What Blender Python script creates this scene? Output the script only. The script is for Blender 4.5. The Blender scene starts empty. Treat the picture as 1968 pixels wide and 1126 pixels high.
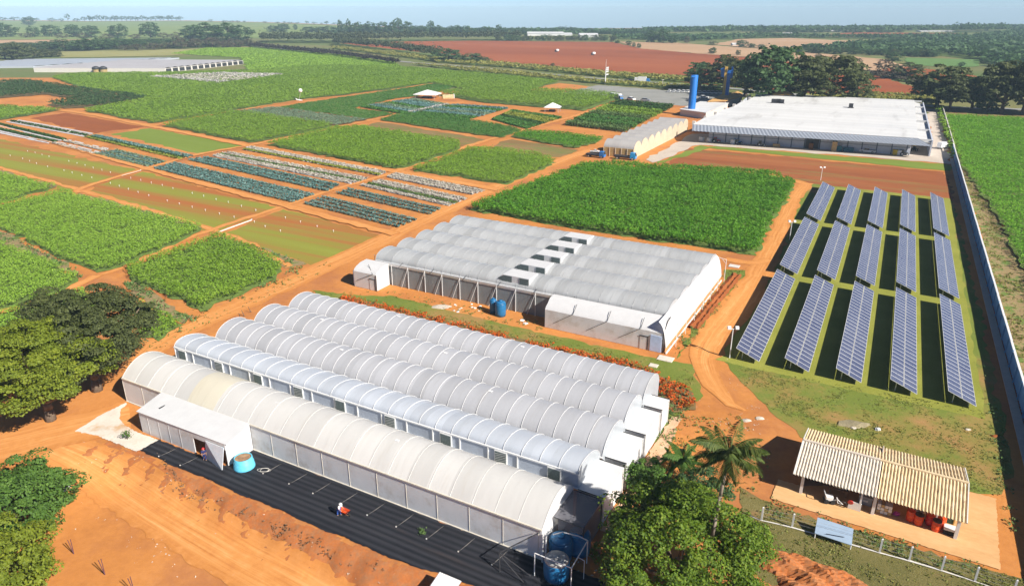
import bpy, bmesh, math, random
import numpy as np
from mathutils import Vector, Matrix
from mathutils.geometry import tessellate_polygon
random.seed(7); RNG = np.random.default_rng(7)
R = math.radians
S = bpy.context.scene
COL = S.collection
K = 1.19                      # survey units to metres, applied to every top-level object at the end
# ------------------------------------------------------------------ camera
F, HOR, H = 1370.0, 15.0, 42.0
PITCH = math.atan((563 - HOR) / F)
cd = bpy.data.cameras.new('camera'); cam = bpy.data.objects.new('camera', cd); COL.objects.link(cam)
cam.location = (0, 0, H * K); cam.rotation_euler = (math.pi / 2 - PITCH, 0, 0)
cd.sensor_width = 36; cd.lens = F / 1968 * 36; cd.clip_start = 0.5; cd.clip_end = 20000
S.camera = cam
# ------------------------------------------------------------------ sky, sun, exposure
SUN_AZ, SUN_EL = R(130), R(37)
w = bpy.data.worlds.new('World'); S.world = w; w.use_nodes = True
nt = w.node_tree; bg = nt.nodes['Background']
sky = nt.nodes.new('ShaderNodeTexSky'); sky.sky_type = 'NISHITA'; sky.sun_disc = False
sky.sun_elevation = SUN_EL; sky.sun_rotation = SUN_AZ; sky.altitude = 0
sky.air_density = 0.38; sky.dust_density = 0.1; sky.ozone_density = 3.0
nt.links.new(sky.outputs[0], bg.inputs[0]); bg.inputs[1].default_value = 0.071
sl = bpy.data.lights.new('sun', 'SUN'); sun = bpy.data.objects.new('sun', sl); COL.objects.link(sun)
sl.energy = 5.0; sl.angle = R(0.5); sl.color = (1.0, 0.94, 0.85)
sv = Vector((math.sin(SUN_AZ) * math.cos(SUN_EL), math.cos(SUN_AZ) * math.cos(SUN_EL), math.sin(SUN_EL)))
sun.rotation_euler = sv.to_track_quat('Z', 'Y').to_euler(); sun.location = (60, -40, 120)
S.view_settings.view_transform = 'Standard'; S.view_settings.look = 'None'
S.view_settings.gamma = 1; S.view_settings.use_curve_mapping = False
S.view_settings.exposure = 0.74
S.cycles.use_denoising = True
S.cycles.max_bounces = 6; S.cycles.transparent_max_bounces = 12; S.cycles.volume_bounces = 0
S.cycles.use_adaptive_sampling = True; S.cycles.adaptive_threshold = 0.02
# ------------------------------------------------------------------ survey: photo pixel -> ground point
_f = np.array([0, math.cos(PITCH), -math.sin(PITCH)]); _u = np.array([0, math.sin(PITCH), math.cos(PITCH)])
def G(x, y, z=0.0):
    d = _f * F + np.array([x - 984.0, 0, 0]) - _u * (y - 563.0)
    t = (z - H) / d[2]
    return np.array([d[0] * t, d[1] * t, z])
def G2(x, y, z=0.0): return G(x, y, z)[:2]
class Fr:
    def __init__(s, o, az):
        a = R(az); s.o = np.array(o[:2]); s.a = a
        s.U = np.array([math.cos(a), -math.sin(a)]); s.V = np.array([math.sin(a), math.cos(a)])
    def w(s, u, v, z=0.0):
        p = s.o + s.U * u + s.V * v; return (p[0], p[1], z)
    def uv(s, p):
        d = np.array(p[:2]) - s.o; return d @ s.U, d @ s.V
GH = Fr(G2(244.8, 770.8), 28.5)          # greenhouses
SO = Fr((0, 0), 27.6)                    # solar park and wall
SH = Fr(G2(1546, 946), 29.5)             # shed
WH = Fr(G2(1361, 272), 24.5)             # warehouse
YG = Fr(G2(1158.5, 300), 28.5)           # yellow greenhouse
FG = Fr(G2(66, 139), 28.5)
def sstep(x):
    x = np.clip(x, 0, 1); return x * x * (3 - 2 * x)
def pad_edge(u): return -5.9 + 0.08 * np.sin(u * .7) + 0.05 * np.sin(u * 1.9 + 1) + 0.8 * sstep((u - 40) / 14)
def hgt(x, y):
    x = np.asarray(x, float); y = np.asarray(y, float)
    dx = x - GH.o[0]; dy = y - GH.o[1]
    u = dx * GH.U[0] + dy * GH.U[1]; v = dx * GH.V[0] + dy * GH.V[1]
    d = pad_edge(u) - v
    f = sstep((u - 2) / 12) * (1 - sstep((u - 56) / 8))
    h = -1.8 * sstep(d / 3.9) * f
    return h
def GT(x, y):
    z = 0.0
    for _ in range(25):
        p = G(x, y, z); z = 0.5 * z + 0.5 * float(hgt(p[0], p[1]))
    return G(x, y, z)
# ------------------------------------------------------------------ materials
def nn(nt, t, **kw):
    n = nt.nodes.new(t)
    for k, v in kw.items(): setattr(n, k, v)
    return n
def new_mat(name):
    m = bpy.data.materials.new(name); m.use_nodes = True
    nt = m.node_tree; b = nt.nodes['Principled BSDF']
    return m, nt, b
def ramp(nt, stops, fac):
    r = nn(nt, 'ShaderNodeValToRGB'); e = r.color_ramp.elements
    while len(e) < len(stops): e.new(0.5)
    for i, (p, c) in enumerate(stops):
        e[i].position = p; e[i].color = (*c, 1)
    nt.links.new(fac, r.inputs[0]); return r.outputs[0]
def coords(nt, rot=0.0, scale=(1, 1, 1)):
    g = nn(nt, 'ShaderNodeNewGeometry'); mp = nn(nt, 'ShaderNodeMapping')
    mp.inputs['Rotation'].default_value = (0, 0, rot)
    vr = nn(nt, 'ShaderNodeVectorRotate', rotation_type='Z_AXIS'); vr.inputs['Angle'].default_value = rot
    nt.links.new(g.outputs['Position'], vr.inputs['Vector'])
    mp.inputs['Rotation'].default_value = (0, 0, 0)
    mp.inputs['Scale'].default_value = scale
    nt.links.new(vr.outputs[0], mp.inputs[0]); return mp.outputs[0]
def noise(nt, vec, s, det=4, ro=.55):
    n = nn(nt, 'ShaderNodeTexNoise'); n.inputs['Scale'].default_value = s
    n.inputs['Detail'].default_value = det; n.inputs['Roughness'].default_value = ro
    nt.links.new(vec, n.inputs['Vector']); return n.outputs[0]
def mth(nt, op, a, b):
    n = nn(nt, 'ShaderNodeMath', operation=op)
    for i, v in enumerate((a, b)):
        if isinstance(v, (int, float)): n.inputs[i].default_value = v
        else: nt.links.new(v, n.inputs[i])
    return n.outputs[0]
def mixc(nt, fac, a, b, mode='MIX'):
    n = nn(nt, 'ShaderNodeMix', data_type='RGBA', blend_type=mode)
    for s_, v in ((n.inputs[0], fac), (n.inputs[6], a), (n.inputs[7], b)):
        if isinstance(v, (int, float)): s_.default_value = v
        elif isinstance(v, tuple): s_.default_value = (*v, 1)
        else: nt.links.new(v, s_)
    return n.outputs[2]
def ground_mat(name, stops, s1=.15, s2=2.0, mix=.45, bump=.35, bs=6.0, bd=.06, rot=0.0, st=(1, 1, 1), rough=.95,
               patch=None, pscale=.08, pthr=(.5, .62), wave=None):
    """two-octave noise soil/grass; patch = colour stops of a second ground showing through in patches"""
    m, nt, b = new_mat(name)
    v = coords(nt, rot, st); v0 = coords(nt)
    a = noise(nt, v, s1, 5); c = noise(nt, v, s2, 5, .7)
    f = mth(nt, 'ADD', mth(nt, 'MULTIPLY', a, 1 - mix), mth(nt, 'MULTIPLY', c, mix))
    col = ramp(nt, stops, f)
    if patch:
        pn = noise(nt, v, pscale, 7, .68)
        pm = ramp(nt, [(pthr[0], (0, 0, 0)), (pthr[1], (1, 1, 1))], pn)
        col = mixc(nt, pm, col, ramp(nt, patch, f))
    if wave:
        wv = nn(nt, 'ShaderNodeTexWave', wave_type='BANDS', bands_direction='Y')
        wv.inputs['Scale'].default_value = wave[0]; wv.inputs['Distortion'].default_value = wave[2]
        wv.inputs['Detail'].default_value = 3; wv.inputs['Detail Scale'].default_value = 1.5
        nt.links.new(v, wv.inputs[0])
        col = mixc(nt, mth(nt, 'MULTIPLY', wv.outputs[1], wave[1]), col, wave[3])
    nt.links.new(col, b.inputs['Base Color'])
    b.inputs['Roughness'].default_value = rough; b.inputs['Specular IOR Level'].default_value = .15
    bp = nn(nt, 'ShaderNodeBump'); bp.inputs['Strength'].default_value = bump; bp.inputs['Distance'].default_value = bd
    nt.links.new(noise(nt, v0, bs, 6, .7), bp.inputs['Height']); nt.links.new(bp.outputs[0], b.inputs['Normal'])
    return m
def flat_mat(name, c, rough=.6, metal=0.0, var=.12, vs=1.5, spec=.4, trans=0.0, dirt=None, ds=.6):
    m, nt, b = new_mat(name)
    v = coords(nt)
    lo = tuple(max(0, x * (1 - var)) for x in c); hi = tuple(min(1, x * (1 + var)) for x in c)
    col = ramp(nt, [(.3, lo), (.7, hi)], noise(nt, v, vs, 6, .65))
    if dirt:
        pm = ramp(nt, [(.52, (0, 0, 0)), (.75, (.7, .7, .7))], noise(nt, v, ds, 8, .7))
        col = mixc(nt, pm, col, dirt)
    nt.links.new(col, b.inputs['Base Color'])
    b.inputs['Roughness'].default_value = rough; b.inputs['Metallic'].default_value = metal
    b.inputs['Specular IOR Level'].default_value = spec
    if trans:
        t = nn(nt, 'ShaderNodeBsdfTranslucent'); nt.links.new(col, t.inputs[0])
        ms = nn(nt, 'ShaderNodeMixShader'); ms.inputs[0].default_value = trans
        nt.links.new(b.outputs[0], ms.inputs[1]); nt.links.new(t.outputs[0], ms.inputs[2])
        nt.links.new(ms.outputs[0], nt.nodes['Material Output'].inputs[0])
    return m
def film_mat(name, c, bay=1.6, var=.1, trans=.25, rough=.35, alpha=0.0, az=28.5):
    """greenhouse film: every bay between two hoops a little different, dusty streaks"""
    m, nt, b = new_mat(name)
    tc = nn(nt, 'ShaderNodeTexCoord'); sp = nn(nt, 'ShaderNodeSeparateXYZ'); nt.links.new(tc.outputs['Object'], sp.inputs[0])
    fl = mth(nt, 'FLOOR', mth(nt, 'DIVIDE', sp.outputs[0], bay), 0)
    wn = nn(nt, 'ShaderNodeTexWhiteNoise', noise_dimensions='1D'); nt.links.new(fl, wn.inputs[1])
    vs = coords(nt, R(az), (1, .25, .25))
    f = mth(nt, 'ADD', mth(nt, 'MULTIPLY', wn.outputs[0], .45), mth(nt, 'MULTIPLY', noise(nt, vs, 1.1, 6, .65), .55))
    lo = tuple(x * (1 - var) for x in c); hi = tuple(min(1, x * (1 + var)) for x in c)
    col = ramp(nt, [(.25, lo), (.75, hi)], f)
    dm = ramp(nt, [(.55, (0, 0, 0)), (.8, (.5, .5, .5))], noise(nt, coords(nt, R(az), (1.6, .18, .18)), .8, 7, .7))
    col = mixc(nt, dm, col, tuple(x * f_ for x, f_ in zip(c, (.74, .69, .6))))
    nt.links.new(col, b.inputs['Base Color']); b.inputs['Roughness'].default_value = rough
    b.inputs['Specular IOR Level'].default_value = .45
    bp = nn(nt, 'ShaderNodeBump'); bp.inputs['Strength'].default_value = .25; bp.inputs['Distance'].default_value = .06
    nt.links.new(noise(nt, vs, 1.2, 4), bp.inputs['Height']); nt.links.new(bp.outputs[0], b.inputs['Normal'])
    t = nn(nt, 'ShaderNodeBsdfTranslucent'); nt.links.new(col, t.inputs[0])
    ms = nn(nt, 'ShaderNodeMixShader'); ms.inputs[0].default_value = trans
    nt.links.new(b.outputs[0], ms.inputs[1]); nt.links.new(t.outputs[0], ms.inputs[2])
    out = ms.outputs[0]
    if alpha:
        tr = nn(nt, 'ShaderNodeBsdfTransparent'); m2 = nn(nt, 'ShaderNodeMixShader'); m2.inputs[0].default_value = alpha
        nt.links.new(out, m2.inputs[1]); nt.links.new(tr.outputs[0], m2.inputs[2]); out = m2.outputs[0]
    nt.links.new(out, nt.nodes['Material Output'].inputs[0])
    return m
def leaf_mat(name, c1, c2, c3=None, trans=.3, ns=.12, rough=.6, isl=.55):
    m, nt, b = new_mat(name)
    v = coords(nt)
    g = nn(nt, 'ShaderNodeNewGeometry')
    f = mth(nt, 'ADD', mth(nt, 'MULTIPLY', g.outputs['Random Per Island'], isl), mth(nt, 'MULTIPLY', noise(nt, v, ns, 5, .6), 1 - isl))
    st = [(.2, c1), (.75, c2)] if c3 is None else [(.15, c1), (.55, c2), (.85, c3)]
    col = ramp(nt, st, f)
    nt.links.new(col, b.inputs['Base Color']); b.inputs['Roughness'].default_value = rough
    b.inputs['Specular IOR Level'].default_value = .25
    t = nn(nt, 'ShaderNodeBsdfTranslucent'); nt.links.new(col, t.inputs[0])
    ms = nn(nt, 'ShaderNodeMixShader'); ms.inputs[0].default_value = trans
    nt.links.new(b.outputs[0], ms.inputs[1]); nt.links.new(t.outputs[0], ms.inputs[2])
    nt.links.new(ms.outputs[0], nt.nodes['Material Output'].inputs[0])
    return m
def road_mat(name, c, light, dark, along=.05):
    """uses UV: x across 0..1, y metres along"""
    m, nt, b = new_mat(name)
    uv = nn(nt, 'ShaderNodeUVMap'); mp = nn(nt, 'ShaderNodeMapping'); nt.links.new(uv.outputs[0], mp.inputs[0])
    mp.inputs['Scale'].default_value = (9, along, 1)
    s1 = noise(nt, mp.outputs[0], 1.0, 5, .6)
    mp2 = nn(nt, 'ShaderNodeMapping'); nt.links.new(uv.outputs[0], mp2.inputs[0]); mp2.inputs['Scale'].default_value = (34, along * 2.5, 1)
    s2 = noise(nt, mp2.outputs[0], 1.0, 4, .6)
    v = coords(nt); s3 = noise(nt, v, .8, 6, .7)
    f = mth(nt, 'ADD', mth(nt, 'ADD', mth(nt, 'MULTIPLY', s1, .45), mth(nt, 'MULTIPLY', s2, .3)), mth(nt, 'MULTIPLY', s3, .25))
    col = ramp(nt, [(.36, dark), (.5, c), (.64, light)], f)
    sx = nn(nt, 'ShaderNodeSeparateXYZ'); nt.links.new(uv.outputs[0], sx.inputs[0])
    ed = mth(nt, 'ADD', mth(nt, 'ABSOLUTE', mth(nt, 'SUBTRACT', sx.outputs[0], .5), 0), mth(nt, 'MULTIPLY', mth(nt, 'SUBTRACT', s3, .5), .5))
    col = mixc(nt, ramp(nt, [(.26, (0, 0, 0)), (.47, (1, 1, 1))], ed), col, ramp(nt, ORANGE, s3))
    nt.links.new(col, b.inputs['Base Color']); b.inputs['Roughness'].default_value = .95; b.inputs['Specular IOR Level'].default_value = .1
    bp = nn(nt, 'ShaderNodeBump'); bp.inputs['Strength'].default_value = .3; bp.inputs['Distance'].default_value = .08
    nt.links.new(f, bp.inputs['Height']); nt.links.new(bp.outputs[0], b.inputs['Normal'])
    return m
# ------------------------------------------------------------------ object helpers
TOPS = []
def link(name, me, parent=None):
    o = bpy.data.objects.new(name, me); COL.objects.link(o)
    if parent is not None: o.parent = parent
    else: TOPS.append(o)
    return o
def tag(o, label, cat, group=None, kind=None):
    if label: o['label'] = label
    if cat: o['category'] = cat
    if group: o['group'] = group
    if kind: o['kind'] = kind
    return o
def thing(name, label, cat, loc=(0, 0, 0), rz=0.0, group=None):
    o = link(name, None); o.location = loc; o.rotation_euler = (0, 0, rz); o.empty_display_size = .3
    return tag(o, label, cat, group)
def fr_thing(name, label, cat, fr, u=0.0, v=0.0, z=0.0, group=None):
    return thing(name, label, cat, fr.w(u, v, z), -fr.a, group)
def dup(root, loc=None, rz=None, label=None, group=None, scale=None):
    r = root.copy(); COL.objects.link(r); TOPS.append(r)
    if loc is not None: r.location = loc
    if rz is not None: r.rotation_euler = (0, 0, rz)
    if scale is not None: r.scale = scale if isinstance(scale, tuple) else (scale,) * 3
    if label: r['label'] = label
    if group: r['group'] = group
    for ch in list(root.children):
        c = ch.copy(); COL.objects.link(c); c.parent = r
        for g_ in ch.children:
            d = g_.copy(); COL.objects.link(d); d.parent = c
    return r
class MB:
    def __init__(s): s.v = []; s.f = []; s.mi = []; s.m = 0
    def add(s, vs, fs):
        n = len(s.v); s.v += [tuple(map(float, p)) for p in vs]
        s.f += [tuple(i + n for i in q) for q in fs]; s.mi += [s.m] * len(fs); return s
    def box(s, x0, y0, z0, x1, y1, z1):
        return s.add([(x0, y0, z0), (x1, y0, z0), (x1, y1, z0), (x0, y1, z0), (x0, y0, z1), (x1, y0, z1), (x1, y1, z1), (x0, y1, z1)],
                     [(0, 3, 2, 1), (4, 5, 6, 7), (0, 1, 5, 4), (1, 2, 6, 5), (2, 3, 7, 6), (3, 0, 4, 7)])
    def tube(s, p0, p1, r0, r1=None, n=6, cap=True):
        r1 = r0 if r1 is None else r1
        a = Vector(p0); b = Vector(p1); d = (b - a)
        if d.length < 1e-6: return s
        d.normalize(); q = d.orthogonal().normalized(); w_ = d.cross(q)
        vs = []
        for p, r in ((a, r0), (b, r1)):
            for i in range(n):
                t = 2 * math.pi * i / n; vs.append(p + (q * math.cos(t) + w_ * math.sin(t)) * r)
        fs = [(i, (i + 1) % n, n + (i + 1) % n, n + i) for i in range(n)]
        if cap: fs += [tuple(range(n - 1, -1, -1)), tuple(range(n, 2 * n))]
        return s.add(vs, fs)
    def path(s, pts, rs, n=6):
        if isinstance(rs, (int, float)): rs = [rs] * len(pts)
        for i in range(len(pts) - 1): s.tube(pts[i], pts[i + 1], rs[i], rs[i + 1], n)
        return s
    def lathe(s, prof, cx=0, cy=0, n=20):
        vs = []; fs = []
        for r, z in prof:
            for i in range(n):
                t = 2 * math.pi * i / n; vs.append((cx + r * math.cos(t), cy + r * math.sin(t), z))
        for j in range(len(prof) - 1):
            for i in range(n):
                a = j * n + i; b = j * n + (i + 1) % n; fs.append((a, b, b + n, a + n))
        fs.append(tuple(range(n - 1, -1, -1))); fs.append(tuple(range((len(prof) - 1) * n, len(prof) * n)))
        return s.add(vs, fs)
    def quad(s, a, b, c, d): return s.add([a, b, c, d], [(0, 1, 2, 3)])
    def slab(s, pts, th):
        """pts planar polygon, thickened downwards"""
        n = len(pts); vs = list(pts) + [(p[0], p[1], p[2] - th) for p in pts]
        return s.add(vs, [tuple(range(n)), tuple(range(2 * n - 1, n - 1, -1))] + [(i, n + i, n + (i + 1) % n, (i + 1) % n) for i in range(n)])
    def build(s, name, mats, parent=None, smooth=False, bevel=0.0):
        me = bpy.data.meshes.new(name); me.from_pydata(s.v, [], s.f)
        for m in (mats if isinstance(mats, (list, tuple)) else [mats]): me.materials.append(m)
        me.polygons.foreach_set('material_index', s.mi)
        if smooth: me.polygons.foreach_set('use_smooth', [True] * len(s.f))
        bm = bmesh.new(); bm.from_mesh(me); bmesh.ops.recalc_face_normals(bm, faces=bm.faces)
        bm.to_mesh(me); bm.free()
        me.update()
        o = link(name, me, parent)
        if bevel:
            b = o.modifiers.new('bevel', 'BEVEL'); b.width = bevel; b.segments = 2; b.limit_method = 'ANGLE'
        return o
def np_mesh(name, verts, faces, mats, parent=None, mi=None, smooth=False):
    """verts (N,3) array; faces list of arrays of equal-width index rows"""
    me = bpy.data.meshes.new(name)
    me.vertices.add(len(verts)); me.vertices.foreach_set('co', np.asarray(verts, np.float32).ravel())
    faces = [np.asarray(f, np.int32) for f in faces if len(f)]
    loops = np.concatenate([f.ravel() for f in faces]); tot = np.concatenate([np.full(len(f), f.shape[1], np.int32) for f in faces])
    start = np.concatenate([[0], np.cumsum(tot)[:-1]]).astype(np.int32)
    me.loops.add(len(loops)); me.loops.foreach_set('vertex_index', loops)
    me.polygons.add(len(tot)); me.polygons.foreach_set('loop_start', start)
    if mi is not None: me.polygons.foreach_set('material_index', np.asarray(mi, np.int32))
    if smooth: me.polygons.foreach_set('use_smooth', np.ones(len(tot), bool))
    for m in (mats if isinstance(mats, (list, tuple)) else [mats]): me.materials.append(m)
    me.update(calc_edges=True); me.validate()
    return link(name, me, parent)
# ------------------------------------------------------------------ ground sheets
LAYER = [0]
def jitter_poly(pts, step, amp, seed=0):
    """subdivide a world xy polygon and make its edge uneven"""
    rng = np.random.default_rng(seed); out = []
    n = len(pts)
    for i in range(n):
        a = np.array(pts[i]); b = np.array(pts[(i + 1) % n]); L = np.hypot(*(b - a))
        k = int(min(60, max(1, L / step))); nrm = np.array([-(b - a)[1], (b - a)[0]]) / max(L, 1e-6)
        for j in range(k):
            t = j / k; out.append(a + (b - a) * t + nrm * rng.normal(0, amp) * (1 if j else .3))
    return out
def sheet(name, px, mat, z=None, amp=None, world=False, drape=True, kind='structure', label=None, cat=None):
    pts = [np.array(p[:2]) for p in px] if world else [G2(*p) for p in px]
    c = np.mean(pts, axis=0); dist = np.hypot(*c)
    if z is None:
        LAYER[0] += 1; z = 0.0016 * LAYER[0] * (1 if dist < 220 else 3)
    if amp is None: amp = min(1.5, dist * .0022)
    if amp > 0: pts = jitter_poly(pts, amp * 5, amp, LAYER[0])
    vs = [(p[0], p[1], z) for p in pts]
    tris = tessellate_polygon([[Vector(v) for v in vs]])
    me = bpy.data.meshes.new(name); me.from_pydata(vs, [], [tuple(t) for t in tris])
    bm = bmesh.new(); bm.from_mesh(me); bmesh.ops.recalc_face_normals(bm, faces=bm.faces)
    if sum(f.normal.z for f in bm.faces) < 0: bmesh.ops.reverse_faces(bm, faces=bm.faces)
    bm.to_mesh(me); bm.free()
    me.materials.append(mat)
    o = link(name, me); tag(o, label, cat, None, kind); return o
def ribbon(name, px, width, mat, z=None, step=2.0, amp=.25, ter=False, kind='structure', world=False):
    P = [np.array(p[:2]) for p in px] if world else [(GT(*p) if ter else G(*p))[:2] for p in px]
    if z is None:
        LAYER[0] += 1; z = 0.0016 * LAYER[0] * (1 if np.hypot(*np.mean(P, axis=0)) < 220 else 3)
    # Catmull-Rom resample
    pts = []; Q = [2 * P[0] - P[1]] + P + [2 * P[-1] - P[-2]]
    for i in range(1, len(Q) - 2):
        n = max(2, int(np.hypot(*(Q[i + 1] - Q[i])) / step))
        for j in range(n):
            t = j / n
            pts.append(.5 * ((2 * Q[i]) + (-Q[i - 1] + Q[i + 1]) * t + (2 * Q[i - 1] - 5 * Q[i] + 4 * Q[i + 1] - Q[i + 2]) * t * t + (-Q[i - 1] + 3 * Q[i] - 3 * Q[i + 1] + Q[i + 2]) * t ** 3))
    pts.append(P[-1]); ws = width if isinstance(width, (list, tuple)) else [width, width]
    rng = np.random.default_rng(len(pts)); vs = []; uvs = []; s = 0; NX = 6 if ter else 2
    for i, p in enumerate(pts):
        d = pts[min(i + 1, len(pts) - 1)] - pts[max(i - 1, 0)]; d = d / np.hypot(*d); nrm = np.array([-d[1], d[0]])
        if i: s += np.hypot(*(pts[i] - pts[i - 1]))
        wv = np.interp(i / (len(pts) - 1), np.linspace(0, 1, len(ws)), ws)
        for k in range(NX + 1):
            t = k / NX; e = rng.normal(0, amp) if k in (0, NX) else 0
            q = p + nrm * ((t - .5) * wv + e)
            vs.append((q[0], q[1], z + (float(hgt(q[0], q[1])) if ter else 0))); uvs.append((t, s))
    fs = []
    for i in range(len(pts) - 1):
        for k in range(NX):
            a = i * (NX + 1) + k; fs.append((a + 1, a, a + NX + 1, a + NX + 2))
    me = bpy.data.meshes.new(name); me.from_pydata(vs, [], fs); me.materials.append(mat)
    ul = me.uv_layers.new(name='UVMap')
    for l in me.loops: ul.data[l.index].uv = uvs[l.vertex_index]
    o = link(name, me); o['kind'] = kind; return o
# ------------------------------------------------------------------ foliage
def inside(poly, P):
    x, y = P[:, 0], P[:, 1]; r = np.zeros(len(P), bool); n = len(poly)
    for i in range(n):
        x1, y1 = poly[i]; x2, y2 = poly[(i + 1) % n]
        c = ((y1 > y) != (y2 > y)) & (x < (x2 - x1) * (y - y1) / (y2 - y1 + 1e-12) + x1); r ^= c
    return r
def leaf_quads(C, N, L, Wd, rng, droop=0.0):
    """quads centred at C with normals near N; L length, Wd width arrays"""
    n = len(C); N = N / np.linalg.norm(N, axis=1, keepdims=True)
    t = rng.normal(size=(n, 3)); a = np.cross(N, t); a /= np.linalg.norm(a, axis=1, keepdims=True) + 1e-9
    b = np.cross(N, a)
    L = np.asarray(L).reshape(-1, 1) * .5; Wd = np.asarray(Wd).reshape(-1, 1) * .5
    V = np.stack([C - a * L, C + b * Wd, C + a * L, C - b * Wd], axis=1)
    return V.reshape(-1, 3)
def quad_idx(n, off=0): return (np.arange(n * 4).reshape(-1, 4) + off)
def crop(name, label, cat, px, h, mats, sp=None, k=5, seed=1, rows=None, spf=.0017, lsz=.78, amp=None, edge=0, world=False, gaps=0.08):
    """a standing crop: one mesh of ground + leaf tufts filling a field"""
    rng = np.random.default_rng(seed)
    pts = [np.array(p[:2]) for p in px] if world else [G2(*p) for p in px]
    c = np.mean(pts, axis=0); dist = np.hypot(*c)
    if amp is None: amp = min(1.0, .16 + dist * .0013)
    poly = np.array(jitter_poly(pts, amp * 4, amp, seed))
    lo, hi = poly.min(0), poly.max(0)
    LAYER[0] += 1; zb = .0016 * LAYER[0] * (1 if dist < 220 else 3)
    sp_n = sp or max(.31, spf * np.hypot(*(lo + hi) / 2))
    fr = Fr(lo, 28.5)
    n = int((hi - lo).prod() / sp_n ** 2)
    P = lo + rng.random((n, 2)) * (hi - lo)
    if rows:                                   # planted in lines along the field's long axis
        q = (P - lo); u = q @ fr.U; v = q @ fr.V
        v = np.round(v / rows) * rows + rng.normal(0, rows * .12, len(v))
        P = lo + np.outer(u, fr.U) + np.outer(v, fr.V)
    P = P[inside(poly, P)]
    if gaps:
        g = np.sin(P[:, 0] * .9 + 1.3 * np.sin(P[:, 1] * .37)) * np.sin(P[:, 1] * .8 + 1.7 * np.sin(P[:, 0] * .31)) + rng.normal(0, .35, len(P))
        P = P[g < 1 - gaps]
    n = len(P); d = np.hypot(P[:, 0], P[:, 1]) / dist
    hh = h * (.7 + .5 * rng.random(n) + .35 * (rng.random(n) < .06)) * (1 + .16 * np.sin(P[:, 0] * .55 + 1.7 * np.sin(P[:, 1] * .23)) * np.cos(P[:, 1] * .48 + 1.3 * np.sin(P[:, 0] * .31)))
    C = np.repeat(np.c_[P, hh], k, axis=0); m = len(C)
    C[:, :2] += rng.normal(0, sp_n * .42, (m, 2)); C[:, 2] *= .66 + .36 * rng.random(m); C[:, 2] += zb
    N = np.c_[rng.normal(0, .55, (m, 2)), np.full(m, 1.0)]
    L = sp_n * lsz * (.7 + .7 * rng.random(m))
    V = leaf_quads(C, N, L, L * .55, rng)
    tris = tessellate_polygon([[Vector((p[0], p[1], 0)) for p in poly]])
    base = np.c_[poly, np.full(len(poly), zb)]
    tr = np.array(tris, np.int32); 
    a_, b_, c_ = base[tr[:, 0]], base[tr[:, 1]], base[tr[:, 2]]
    fl = np.cross(b_ - a_, c_ - a_)[:, 2] < 0; tr[fl] = tr[fl][:, ::-1]
    o = np_mesh(name, np.r_[base, V], [tr, quad_idx(m, len(base))], mats, mi=np.r_[np.ones(len(tr)), np.zeros(m)])
    return tag(o, label, cat, None, 'stuff')
def crown_arrays(rng, rx, ry, rz, zc, n_cl, per, rc, ls, top=.25, flat=.0, lobes=3):
    """leaf quads of a crown: clumps over the shell of a lobed ellipsoid"""
    th = rng.random(n_cl) * 2 * math.pi; cz = 1 - rng.random(n_cl) * (1 + (1 - top)) ; cz = np.clip(cz, -1, 1)
    s = np.sqrt(1 - cz ** 2)
    rr = (.62 + .38 * rng.random(n_cl) ** .5) * (1 + .17 * np.sin(lobes * th + rng.random() * 6) + .14 * np.sin((lobes + 2) * th + cz * 4 + rng.random() * 6))
    cc = np.c_[np.cos(th) * s * rx * rr, np.sin(th) * s * ry * rr, zc + cz * rz * rr]
    rad = rc * (.45 + 1.1 * rng.random(n_cl) ** 1.4)
    d = rng.normal(size=(n_cl * per, 3)); d /= np.linalg.norm(d, axis=1, keepdims=True)
    d[:, 2] = np.abs(d[:, 2]) * .9 - .25
    C = np.repeat(cc, per, axis=0); Rr = np.repeat(rad, per)[:, None]
    P = C + d * Rr * np.array([1, 1, .62]) * (.75 + .3 * rng.random((len(C), 1)))
    N = d * .55 + np.array([0, 0, .5]) + rng.normal(0, .3, d.shape)
    L = ls * (.6 + .8 * rng.random(len(P)))
    return P, N, L, cc
def make_tree(name, label, cat, loc, height, rx, ry, rz, zc, mats, trunk_r=.3, n_cl=90, per=70, rc=1.0, ls=.3, seed=1, top=.25,
              group=None, limbs=7, rz_=0.0, branch_at=.35, lobes=3, trunk=True, lean=(0, 0)):
    rng = np.random.default_rng(seed)
    root = thing(name, label, cat, loc, rz_, group)
    P, N, L, cc = crown_arrays(rng, rx, ry, rz, zc, n_cl, per, rc, ls, top, lobes=lobes)
    P[:, 0] += lean[0]; P[:, 1] += lean[1]
    V = leaf_quads(P, N, L, L * .62, rng)
    np_mesh('crown', V, [quad_idx(len(P))], mats[0], root)
    if trunk:
        t = MB(); zt = max(.4, (zc - rz * .2)); fork = zc * branch_at
        t.path([(0, 0, -.3), (.08 * trunk_r, .1, fork * .6), (lean[0] * .3, lean[1] * .3, fork), (lean[0] * .7, lean[1] * .7, zt)],
               [trunk_r * 1.35, trunk_r, trunk_r * .85, trunk_r * .45], 8)
        for i in rng.choice(len(cc), min(limbs, len(cc)), replace=False):
            e = cc[i] + np.array([lean[0], lean[1], 0]); m_ = np.array([e[0] * .5, e[1] * .5, fork + (e[2] - fork) * .45])
            t.path([(lean[0] * .3, lean[1] * .3, fork), tuple(m_), tuple(e)], [trunk_r * .55, trunk_r * .33, trunk_r * .1], 6)
        t.build('trunk', mats[1], root, smooth=True)
    return root
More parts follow.
